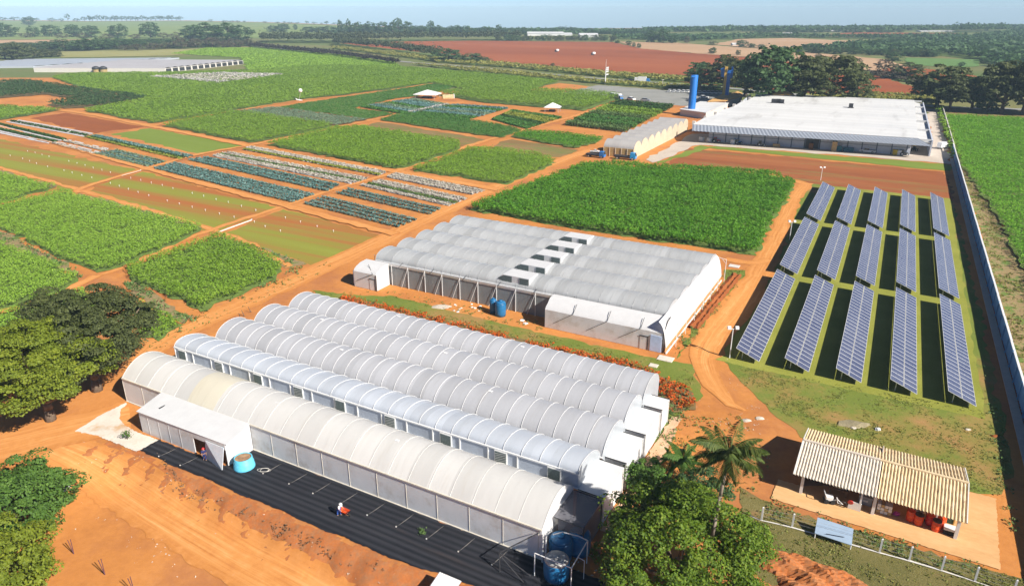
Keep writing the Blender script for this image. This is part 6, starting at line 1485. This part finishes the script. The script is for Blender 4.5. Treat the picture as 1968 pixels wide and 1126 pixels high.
# roof piece at the bottom edge
rp2 = thing('small_shelter', 'small corrugated white roof cut by the bottom edge of the photo', 'shelter', GH.w(48.2, -7.3), -GH.a)
b = MB(); us = np.arange(-1.0, 1.1, .09); vs = []
for i, u in enumerate(us): vs += [(u, -1.6, .55 + .04 * (i % 2)), (u, 1.2, 1.1 + .04 * (i % 2))]
b.add(vs, [(2 * i, 2 * i + 2, 2 * i + 3, 2 * i + 1) for i in range(len(us) - 1)]); b.build('roof', m_wht, rp2)
b = MB(); b.box(-.95, -1.4, -1.6, .95, 1.0, .5); b.build('cabin', m_cement, rp2)
# stakes
for i, (x, y, h) in enumerate([(142, 1064, 1.5), (202, 1104, 1.6), (259, 1140, 1.7)]):
    r_ = thing('steel_stake', 'forked rusty purple stake standing at the edge of the lower orange track', 'stake', T3(x, y), .3 * i, 'forked stakes at the lower track')
    b = MB(); b.tube((0, 0, -.1), (-.2, 0, h), .035, n=5); b.build('prong', flat_mat('rusty_purple_steel', (.12, .05, .06), .7) if i == 0 else bpy.data.materials['rusty_purple_steel'], r_); b = MB(); b.tube((0, 0, .05), (-.02, .1, h * 1.0), .035, n=5); b.build('prong', bpy.data.materials['rusty_purple_steel'], r_)
for i, (x, y) in enumerate([(470, 608), (483, 600), (462, 612)]):
    r_ = thing('wooden_stake', 'short dark stake leaning at the end of the middle tunnel greenhouse', 'stake', T3(x, y), i, 'leaning stakes at the tunnel ends')
    b = MB(); b.tube((0, 0, -.1), (-.35, .1, 1.0), .06, .04, 6); b.build('shaft', m_bark, r_)
m_pipe = flat_mat('dusty_pipe', (.34, .31, .28), .8, var=.2, vs=3)
# irrigation pipes on the black cloth
for i, uu in enumerate([13.2, 16.4, 24.6, 28.0, 31.0, 34.2, 37.4, 40.6, 43.8, 47.0, 50.2]):
    r_ = fr_thing('drip_pipe', 'thin pale pipe lying across the black ground cloth', 'pipe', GH, uu, -.45 if uu > 20 else -3.6, .03, 'thin pipes across the black cloth')
    b = MB(); b.path([(0, 0, .02), (-.15, -1.0, .03), (-.35, -2.1 if uu > 20 else -1.9, .02)], .02, 5); b.build('tube', m_pipe, r_); b = MB(); b.tube((-.33, -2.1 if uu > 20 else -1.9, -.02), (-.37, -2.1 if uu > 20 else -1.9, .12), .05); b.build('end_cap', m_cement, r_)
hz = thing('hose_coil', 'loose coil of pale hose on the black cloth beside the blue basin', 'hose', tuple(G(508, 904)))
b = MB(); b.path([(.55 * math.cos(a) * (1 + .2 * math.sin(a * 2.3)) + .1 * math.sin(a * .5), .3 * math.sin(a), .03 + .012 * a / 3) for a in np.linspace(0, 19, 80)], .022, 4); b.build('hose', m_cement, hz)
scatter('weeds', None, None, [(806, 1020), (815, 1018), (817, 1028), (808, 1030)], .3, l_weed, sp=.1, k=5, ls=.16, seed=71)
pl = thing('potted_seedling', 'lone leafy seedling standing on the pale slab', 'plant', tuple(G(245, 845)))
b = MB(); b.tube((0, 0, 0), (.1, 0, .9), .03); b.build('stem', m_bark, pl)
rg = np.random.default_rng(4); P_ = np.c_[rg.normal(.1, .22, 60), rg.normal(0, .2, 60), .35 + .7 * rg.random(60)]; np_mesh('leaves', leaf_quads(P_, rg.normal(0, .6, (60, 3)) + np.array([0, 0, .8]), np.full(60, .3), np.full(60, .13), rg), [quad_idx(60)], t_mid, pl)
# sprinklers
spr = [(200, 345), (255, 357), (305, 372), (355, 385), (498, 418), (557, 433), (615, 447), (673, 466), (737, 482), (798, 500), (75, 378), (165, 400), (215, 417), (265, 435), (345, 458), (463, 487), (522, 502), (592, 520), (664, 538), (945, 540), (1017, 555), (1093, 575), (1172, 592), (1249, 615), (1388, 650), (1470, 670), (1560, 695), (1648, 715), (1743, 743), (1846, 773), (798, 578), (862, 598), (928, 620), (998, 643), (1075, 667), (1208, 705), (1295, 727), (1388, 750), (1483, 773), (1584, 798), (1690, 823), (1837, 857)]
spx = [(x / 3.754, 200 + y / 3.754) for x, y in spr] + [(480 + x / 3.754, 150 + y / 3.754) for x, y in ((45, 962), (112, 1078), (258, 1015), (367, 1045), (487, 1078), (605, 1112), (222, 1110))]
pr_ = None
for x, y in spx:
    if pr_ is None:
        pr_ = thing('sprinkler_riser', 'short white sprinkler riser standing in the striped turf plots', 'sprinkler', tuple(G(x, y)), 0, 'white sprinkler risers in the turf plots')
        b = MB(); b.tube((0, 0, 0), (0, 0, .32), .035); b.build('riser', m_wht, pr_); b = MB(); b.lathe([(.06, .3), (.11, .34), (.11, .42), (.04, .46)], 0, 0, 8); b.build('head', m_wht, pr_)
    else: dup(pr_, tuple(G(x, y)))
for (x0, y0, x1, y1), lab in (((234, 339, 270, 329), 'pale pipe lying between the two striped turf plots'), ((420, 447, 483, 424), 'pale pipe lying at the end of the second turf plot')):
    a, c = G(x0, y0), G(x1, y1); r_ = thing('field_pipe', lab, 'pipe', tuple(a)); b = MB(); d = c - a; b.tube((0, 0, .1), (d[0], d[1], .1), .13, n=8); b.build('tube', m_cement, r_); b = MB(); b.tube((d[0], d[1], .1), (d[0] * 1.02, d[1] * 1.02, .3), .16); b.build('elbow', m_steel, r_)
# slabs, stones, rubble
def rock(name, lab, cat, loc, r, mat, seed, flat=.45, group=None):
    bm = bmesh.new(); bmesh.ops.create_icosphere(bm, subdivisions=2, radius=1); rr = random.Random(seed)
    for v in bm.verts:
        k = 1 + rr.uniform(-.22, .22); v.co = Vector((v.co.x * r[0] * k, v.co.y * r[1] * k, max(-.1, v.co.z * r[2] * k)))
    me = bpy.data.meshes.new(name); bm.to_mesh(me); bm.free(); me.materials.append(mat); o = link(name, me); o.location = loc; return tag(o, lab, cat, group)
for x, y, a, c, lab, mt in ((1279, 690, 1.0, .7, 'larger pale slab at the right corner of the multi-span porch', m_slab), (1256, 703, .55, .45, 'small pale slab by the flower bed end', m_slab), (1411, 512, .9, .7, 'white slab on the grass at the road bend', m_cement)):
    r_ = MB(); r_.box(-a, -c, 0, a, c, .12); o = r_.build('concrete_pad', mt, bevel=.03); o.location = tuple(G(x, y)); o.rotation_euler = (0, 0, -GH.a); tag(o, lab, 'slab')
for i, (x, y, r0, lab) in enumerate([(1434, 808, .5, 'flat tan stone left of the other by the track'), (1459, 804, .5, 'flat pinkish stone right of the tan one by the track'), (1640, 823, .35, 'pale stone behind the shed roof'), (1860, 826, .3, 'pale stone on the lawn near the wall'), (1911, 838, .4, 'reddish stone at the edge of the wall shadow'), (1828, 1013, .3, 'grey stone on the paving edge')]):
    rock('stone', lab, 'stone', tuple(G(x, y)), (r0, r0 * .7, .16), m_stone if i != 4 else m_brown, i)
rock('white_sack', 'white bundle lying on the lawn behind the shed', 'sack', tuple(G(1687, 826)), (.35, .25, .3), m_wht, 9)
rock('rubble_heap', 'pale rubble heap before the net wall of the multi-span greenhouse', 'rubble', tuple(G(851, 590)), (1.6, .9, .25), m_stone, 21)
for i in range(14):
    x = 868 + hr_.random() * 55; y = 583 + hr_.random() * 18; rock('rubble_stone', 'small pale rubble piece beside the heap at the net wall', 'stone', tuple(G(x, y)), (.22, .18, .12), m_stone if i % 2 else m_wht, 30 + i, group='rubble pieces at the net wall')
rock('brush_pile', 'low pile of dry cut branches on the lawn behind the shed', 'brush pile', tuple(G(1640, 815)), (1.6, .8, .25), flat_mat('dry_brush', (.26, .22, .13), .95, var=.4, vs=5), 22)
for i, (x, y) in enumerate([(100, 934), (128, 936), (120, 941), (1010, 622), (1003, 616)]):
    rock('rubbish_bag', 'pale rubbish lying on the bank of the lower track' if i < 3 else 'pale rubbish by the dark porch shadow at the net wall', 'rubbish', T3(x, y), (.4, .3, .18), m_wht, 50 + i, group='rubbish on the bank' if i < 3 else 'rubbish at the net wall')
# excavated soil
def mound():
    rng = np.random.default_rng(2); n = 46; c = GT(1540, 1118); vs = []; us = np.linspace(-5.2, 6.2, n); vv = np.linspace(-4.2, 2.6, n)
    for u in us:
        for v in vv:
            e = 1 - (u / 6) ** 2 - (v / 3.4) ** 2; h = .9 * max(0, e) ** .6 * (.6 + .4 * math.sin(u * 1.9 + v) * math.cos(v * 2.1)) + rng.normal(0, .05) * (e > 0)
            hole = math.exp(-(((u + 2.6) / 1.1) ** 2 + ((v + .6) / .8) ** 2)); vs.append((u, v, max(-.5, h - 1.1 * hole) + (-.12 if e < 0 else .02)))
    fs = [(i * n + j, (i + 1) * n + j, (i + 1) * n + j + 1, i * n + j + 1) for i in range(n - 1) for j in range(n - 1)]
    me = bpy.data.meshes.new('soil_mound'); me.from_pydata(vs, [], fs); me.materials.append(m_bank); o = link('soil_mound', me); o.location = tuple(c); o.rotation_euler = (0, 0, -SH.a); tag(o, None, None, None, 'structure')
mound()
def trench():
    b = MB(); rng = np.random.default_rng(6); us = np.linspace(0, 1, 40)
    A_, C_ = np.array(G(1330, 632)[:2]), np.array(G(1416, 528)[:2]); d = C_ - A_; nrm = np.array([-d[1], d[0]]) / np.hypot(*d); vs = []
    for t in us:
        for k, (o_, z) in enumerate(((-.9, .02), (-.5, .25), (-.1, -.02), (.25, .3), (.8, .02))):
            p = A_ + d * t + nrm * (o_ + rng.normal(0, .08)); vs.append((p[0], p[1], z + abs(rng.normal(0, .05)) + .03))
    b.add(vs, [(i * 5 + j, (i + 1) * 5 + j, (i + 1) * 5 + j + 1, i * 5 + j + 1) for i in range(39) for j in range(4)])
    o = b.build('soil_ridge', m_brown); tag(o, None, None, None, 'structure')
trench()
# ================================================================== THINGS IN THE SHED
def shl(x, y, z=.08):
    g = G(x, y); return (g[0], g[1], z)
for i, (x, y, lab) in enumerate([(1748, 1000, 'orange red barrel, left of the five in the shed'), (1763, 1007, 'orange red barrel, second from the left in the shed'), (1785, 1008, 'dark red barrel behind the others in the shed'), (1797, 1019, 'open orange barrel near the right of the shed'), (1806, 1013, 'tilted orange barrel behind the open one in the shed')]):
    r_ = drum(lab, x, y, .36, .95, m_orange if i != 2 else m_red, None, shl(x, y))
    b = MB(); b.lathe([(.37, .95), (.37, 1.0), (.1, 1.02)], 0, 0, 14); b.build('lid', m_dark if i in (1, 3) else m_orange, r_)
sc_ = thing('motor_cultivator', 'small white wheeled machine on the paving under the shed eave', 'machine', shl(1592, 966), -SH.a + .3)
b = MB(); b.box(-.35, -.25, .3, .3, .25, .75); b.build('housing', m_wht, sc_, bevel=.06)
b = MB(); b.path([(-.3, -.3, .7), (-.5, -.3, 1.1), (-.5, .3, 1.1), (-.3, .3, .7)], .04); b.build('handle', m_wht, sc_)
for sx in (-.25, .3):
    b = MB(); b.tube((sx, -.33, .22), (sx, .33, .22), .22, n=12); b.build('wheel', m_black, sc_)
sc2 = thing('scooter', 'white bicycle like frame lying beside the white machine', 'scooter', shl(1607, 972), -SH.a)
for sx in (-.45, .5):
    b = MB(); b.path([(sx + .3 * math.cos(a), 0, .3 + .3 * math.sin(a)) for a in np.linspace(0, 6.29, 15)], .035, 5); b.build('wheel', m_dark, sc2)
b = MB(); b.path([(-.45, 0, .3), (0, 0, .65), (.5, 0, .3), (.05, 0, .3), (0, 0, .65), (-.1, 0, .85)], .04, 5); b.build('frame', m_wht, sc2)
bn = thing('round_sign', 'white board with a red disc leaning at the shed post', 'sign', shl(1640, 980), -SH.a)
b = MB(); b.box(-.5, -.05, 0, .55, .05, .8); b.build('board', m_wht, bn); b = MB(); b.tube((-.35, -.12, .7), (-.35, -.05, .72), .24, n=18); b.build('disc', m_red, bn); b = MB(); b.box(.35, -.06, .8, .5, .06, 2.0); b.build('upright', m_wht, bn)
bx = thing('storage_box', 'large grey storage box under the middle of the shed', 'box', shl(1662, 967), -SH.a); b = MB(); b.box(-.55, -.4, 0, .55, .4, .75); b.build('box', flat_mat('grey_plastic', (.32, .34, .36), .5), bx, bevel=.04); b = MB(); b.box(-.58, -.43, .75, .58, .43, .85); b.build('lid', flat_mat('pale_grey_plastic', (.45, .47, .5), .5), bx); b = MB(); b.box(-.2, -.42, .35, .2, -.4, .55); b.build('label_plate', m_wht, bx)
bx = thing('work_table', 'cluttered table with pale boxes at the back left of the shed', 'table', shl(1610, 950), -SH.a); b = MB(); b.box(-.8, -.4, .65, .8, .4, .72); b.build('table_top', m_wood, bx)
for sx, sy in ((-.7, -.3), (.7, -.3), (.7, .3), (-.7, .3)):
    b = MB(); b.box(sx - .04, sy - .04, 0, sx + .04, sy + .04, .65); b.build('leg', m_wood, bx)
pile('crate_stack', 'pale cardboard box on the cluttered table', 'crates', 1608, 950, (.7, .4, .45), m_card, -SH.a).location.z = .8
pile('crate_stack', 'second pale box on the cluttered table', 'crates', 1618, 952, (.5, .4, .5), m_cement, -SH.a).location.z = .8
cs = thing('bottle_crates', 'stack of white crates with dark gaps right of the middle post', 'crates', shl(1698, 985), -SH.a)
for i in range(3):
    for j in range(4):
        b = MB(); b.box(-.6 + j * .3, -.35, .02 + i * .33, -.33 + j * .3, .3, .3 + i * .33); b.build('crate', m_wht if (i + j) % 3 else m_card, cs)
pk = thing('pink_bag', 'crumpled pink bag on the shed floor', 'bag', shl(1722, 990), 0); rb = rock('fabric', None, None, (0, 0, .1), (.3, .25, .25), flat_mat('pink_fabric', (.50, .07, .28), .8, var=.25, vs=6), 77); TOPS.remove(rb); rb.parent = pk
bt = thing('chest', 'low black and white chest by the right front post of the shed', 'chest', shl(1824, 1025), -SH.a); b = MB(); b.box(-.5, -.35, 0, .5, .35, .4); b.build('body', m_black, bt); b = MB(); b.box(-.52, -.37, .4, .52, .37, .62); b.build('lid', m_wht, bt, bevel=.04)
for i, (x, y) in enumerate([(1757, 985), (1772, 989), (1785, 993), (1798, 998)]):
    r_ = thing('feed_sack', 'white feed sack standing behind the orange barrels', 'sack', shl(x, y), i, 'white sacks behind the barrels'); b = MB(); b.lathe([(.25, 0), (.33, .2), (.32, .7), (.2, .95), (.1, 1.05), (.16, 1.15)], 0, 0, 10); b.build('sack', m_wht if i % 2 else flat_mat('blueish_sack', (.35, .42, .55), .7), r_, smooth=True)
rt = thing('round_table', 'small tan round table top among the barrels', 'table', shl(1776, 1003), 0); b = MB(); b.lathe([(.35, .5), (.35, .55), (.02, .56)], 0, 0, 16); b.build('table_top', m_card, rt); b = MB(); b.tube((0, 0, 0), (0, 0, .5), .05); b.build('leg', m_dark, rt)
pn = thing('green_panel', 'dark green panel leaning behind the barrels at the shed end', 'panel', shl(1818, 1005), -SH.a); b = MB(); b.box(-.5, -.03, 0, .5, .03, 1.5); b.build('sheet', flat_mat('dark_green_sheet', (.04, .10, .07), .6), pn); b = MB(); b.box(.5, -.06, 0, .58, .06, 1.6); b.build('frame', m_yel, pn)
# ================================================================== PEOPLE
m_skin = flat_mat('skin', (.36, .20, .13), .6); m_navy = flat_mat('navy_cloth', (.02, .03, .12), .9, var=.2, vs=8); m_denim = flat_mat('blue_cloth', (.03, .10, .42), .9, var=.2, vs=8); m_shirt = flat_mat('white_cloth', (.78, .78, .78), .9, var=.06, vs=8)
def skin_body(name, joints, edges, mats, root):
    me = bpy.data.meshes.new(name); me.from_pydata([j[:3] for j in joints], edges, []); o = link(name, me, root)
    for m in (mats if isinstance(mats, list) else [mats]): me.materials.append(m)
    sk = o.modifiers.new('skin', 'SKIN'); 
    if not me.skin_vertices: me.skin_vertices.new(name='')
    for i, j in enumerate(joints):
        d = me.skin_vertices[0].data[i]; d.radius = (j[3], j[4] if len(j) > 4 else j[3]); d.use_root = (i == 0)
    sk.use_smooth_shade = True; ss = o.modifiers.new('sub', 'SUBSURF'); ss.levels = 1; ss.render_levels = 2
    return o
def person(lab, loc, rz, bend, shirt, pants, hat, hatname, arms, s=.84):
    r_ = thing('person', lab, 'person', loc, rz); r_.scale = (s, s, s)
    b_ = R(bend); sx, sz = math.sin(b_), math.cos(b_)
    hip = (0, 0, .92); up = lambda t, side=0.0: (hip[0] + sx * t, side, hip[2] + sz * t)
    ch = up(.42); nk = up(.54); hd = up(.68); ht = up(.78)
    J = [(*hip, .15, .12), (*up(.2), .14, .11), (*ch, .17, .12), (*nk, .065), (*hd, .1), (*ht, .085)]
    E = [(0, 1), (1, 2), (2, 3), (3, 4), (4, 5)]
    def limb(start, pts):
        k = start
        for p in pts: J.append(p); E.append((k, len(J) - 1)); k = len(J) - 1
    (aL, aR) = arms
    for sd, aa in ((1, aL), (-1, aR)):
        sh_ = up(.44, sd * .2); el = (sh_[0] + aa[0][0], sh_[1] + sd * .05, sh_[2] + aa[0][1]); wr_ = (el[0] + aa[1][0], el[1] - sd * .03, el[2] + aa[1][1]); hn = (wr_[0] + aa[1][0] * .3, wr_[1], wr_[2] + aa[1][1] * .3)
        limb(2, [(*sh_, .07), (*el, .052), (*wr_, .038), (*hn, .042)])
    for sd, fx in ((1, .14), (-1, -.12)):
        limb(0, [(0.0, sd * .1, .86, .105), (fx * .6, sd * .11, .47, .075), (fx, sd * .12, .09, .05), (fx + .16, sd * .13, .04, .045)])
    body = skin_body('body', J, E, m_skin, r_)
    # clothing shells
    Jc = [(*hip, .165, .135), (*up(.2), .16, .13), (*ch, .185, .14), (*up(.5), .09)]; Ec = [(0, 1), (1, 2), (2, 3)]
    for sd, aa in ((1, aL), (-1, aR)):
        sh_ = up(.44, sd * .2); el = (sh_[0] + aa[0][0], sh_[1] + sd * .05, sh_[2] + aa[0][1]); Jc += [(*sh_, .09), (*el, .065)]; k = len(Jc); Ec += [(2, k - 2), (k - 2, k - 1)]
    skin_body('shirt', Jc, Ec, shirt, r_)
    Jp = [(*hip, .17, .14)]; Ep = []
    for sd, fx in ((1, .14), (-1, -.12)):
        k = len(Jp); Jp += [(0.0, sd * .1, .84, .122), (fx * .6, sd * .11, .47, .092), (fx, sd * .12, .12, .07)]; Ep += [(0, k), (k, k + 1), (k + 1, k + 2)]
    skin_body('trousers', Jp, Ep, pants, r_)
    b = MB(); b.lathe([(.19, 0), (.19, .015), (.115, .02), (.11, .1), (.06, .13), (.01, .135)], 0, 0, 14); h_ = b.build('hat', hat, r_, smooth=True); h_.location = (ht[0] - .01, 0, ht[2] - .01); h_.rotation_euler = (0, b_, 0)
    for sd in (1, -1):
        fx = .14 if sd > 0 else -.12; b = MB(); b.box(fx - .06, sd * .12 - .05, 0, fx + .2, sd * .12 + .05, .09); b.build('shoe', m_black, r_, bevel=.02)
    # face
    for sd in (.035, -.035):
        b = MB(); b.lathe([(.012, -.012), (.014, 0), (.012, .012)], 0, 0, 6); e_ = b.build('eye', m_dark, r_); e_.location = (hd[0] + .1 * math.cos(b_), sd, hd[2] + .03)
    b = MB(); b.add([(.0, -.018, -.02), (.0, .018, -.02), (.035, 0, -.015), (0, 0, .035)], [(0, 1, 2), (1, 3, 2), (3, 0, 2)]); e_ = b.build('nose', m_skin, r_); e_.location = (hd[0] + .1 * math.cos(b_), 0, hd[2] - .01)
    return r_
pg = GT(652, 990)
person('person in white shirt and blue trousers pushing an orange wheelbarrow', tuple(pg), R(-28), 28, m_shirt, m_denim, m_wht, 'hat', (((.08, -.26), (.24, -.12)), ((.1, -.25), (.24, -.12))))
wb = thing('wheelbarrow', 'orange wheelbarrow pushed by the person on the black cloth', 'wheelbarrow', tuple(GT(662, 989)), R(-28)); wb.scale = (.84,) * 3
b = MB(); b.add([(-.35, -.25, .35), (.35, -.2, .3), (.35, .2, .3), (-.35, .25, .35), (-.5, -.36, .65), (.6, -.32, .62), (.6, .32, .62), (-.5, .36, .65)], [(3, 2, 1, 0), (0, 1, 5, 4), (1, 2, 6, 5), (2, 3, 7, 6), (3, 0, 4, 7)]); b.build('tray', m_orange, wb)
b = MB(); b.tube((.62, -.06, .2), (.62, .06, .2), .2, n=14); b.build('wheel', m_black, wb)
for sd in (-1, 1):
    b = MB(); b.path([(.62, sd * .08, .2), (-.3, sd * .24, .42), (-.95, sd * .3, .72)], .025, 5); b.build('handle', m_wood, wb); b = MB(); b.tube((-.3, sd * .24, .4), (-.35, sd * .26, 0), .025); b.build('leg', m_dark, wb)
person('person in red cap and navy clothes standing at the annex door flap', tuple(GT(394, 884)), R(-60), 8, m_navy, m_navy, m_red, 'cap', (((.05, -.28), (.1, -.24)), ((.04, -.28), (.12, -.22))))

# stones and weeds strewn over the bare soil
scatter('weeds', None, None, [(250, 712), (330, 655), (480, 586), (640, 515), (640, 500), (480, 566), (330, 635), (240, 700)], .2, l_grass, sp=.9, ls=.3, seed=81)
scatter('weeds', None, None, [(1290, 800), (1400, 790), (1470, 840), (1480, 920), (1420, 960), (1300, 900)], .22, l_grass, sp=.7, ls=.28, seed=82)
scatter('weeds', None, None, [(620, 560), (760, 560), (1040, 620), (1050, 640), (760, 575)], .18, l_grass, sp=.7, ls=.26, seed=83)
scatter('gravel', None, None, [(0, 830), (250, 790), (330, 880), (560, 1010), (830, 1126), (400, 1126), (150, 1000), (0, 900)], .05, m_stone, sp=.9, k=2, ls=.16, seed=84, ter=True, up=2.0)
scatter('gravel', None, None, [(1060, 1060), (1180, 1030), (1200, 1126), (1040, 1126)], .06, m_stone, sp=.5, k=2, ls=.18, seed=85, up=2.0)
scatter('gravel', None, None, [(1340, 690), (1400, 640), (1480, 790), (1480, 930), (1300, 800)], .05, m_stone, sp=1.0, k=2, ls=.15, seed=86, up=2.0)

vehicle('tractor', 'yellow forklift at the right corner of the warehouse wall', tuple(G(1757, 291)), rz_wh + 1.2, m_yel, s=.85)
r_ = thing('ground_hose', 'dark hose lying across the dirt road at the corner of the solar park', 'hose', tuple(G(1326, 662))); o0 = G(1326, 662)
b = MB(); b.path([tuple(G(x, y) - o0 + np.array([0, 0, .06])) for x, y in ((1326, 662), (1338, 665), (1350, 670), (1362, 677), (1375, 681), (1386, 685))], .045, 6); b.build('tube', m_black, r_)
scatter('weeds', None, None, [(1310, 900), (1280, 880), (1240, 905), (1200, 940), (1330, 960)], .5, l_weed, sp=.4, ls=.32, seed=91)
scatter('weeds', None, None, [(1270, 660), (1300, 690), (1345, 620), (1400, 530), (1385, 530), (1330, 600)], .45, l_weed, sp=.45, ls=.3, seed=92)
scatter('weeds', None, None, [(1890, 700), (1925, 800), (1945, 900), (1960, 1050), (1968, 1100), (1930, 1000), (1900, 830)], .25, l_weed, sp=.5, ls=.26, seed=93)
# ================================================================== HAZE
def haze(dens):
    m = bpy.data.materials.new('air_haze'); m.use_nodes = True; nt = m.node_tree; nt.nodes.clear()
    o = nn(nt, 'ShaderNodeOutputMaterial'); v = nn(nt, 'ShaderNodeVolumePrincipled'); v.inputs['Color'].default_value = (.60, .82, 1.0, 1); v.inputs['Density'].default_value = dens; v.inputs['Anisotropy'].default_value = -.1
    nt.links.new(v.outputs[0], o.inputs['Volume'])
    b = MB(); b.box(-6500, -300, -32, 6500, 3000, 44); ob = b.build('haze', m); tag(ob, None, None, None, 'stuff')
haze(.00015)
# ------------------------------------------------------------------ survey units -> metres
for o in TOPS:
    o.location = o.location * K
    o.scale = o.scale * K
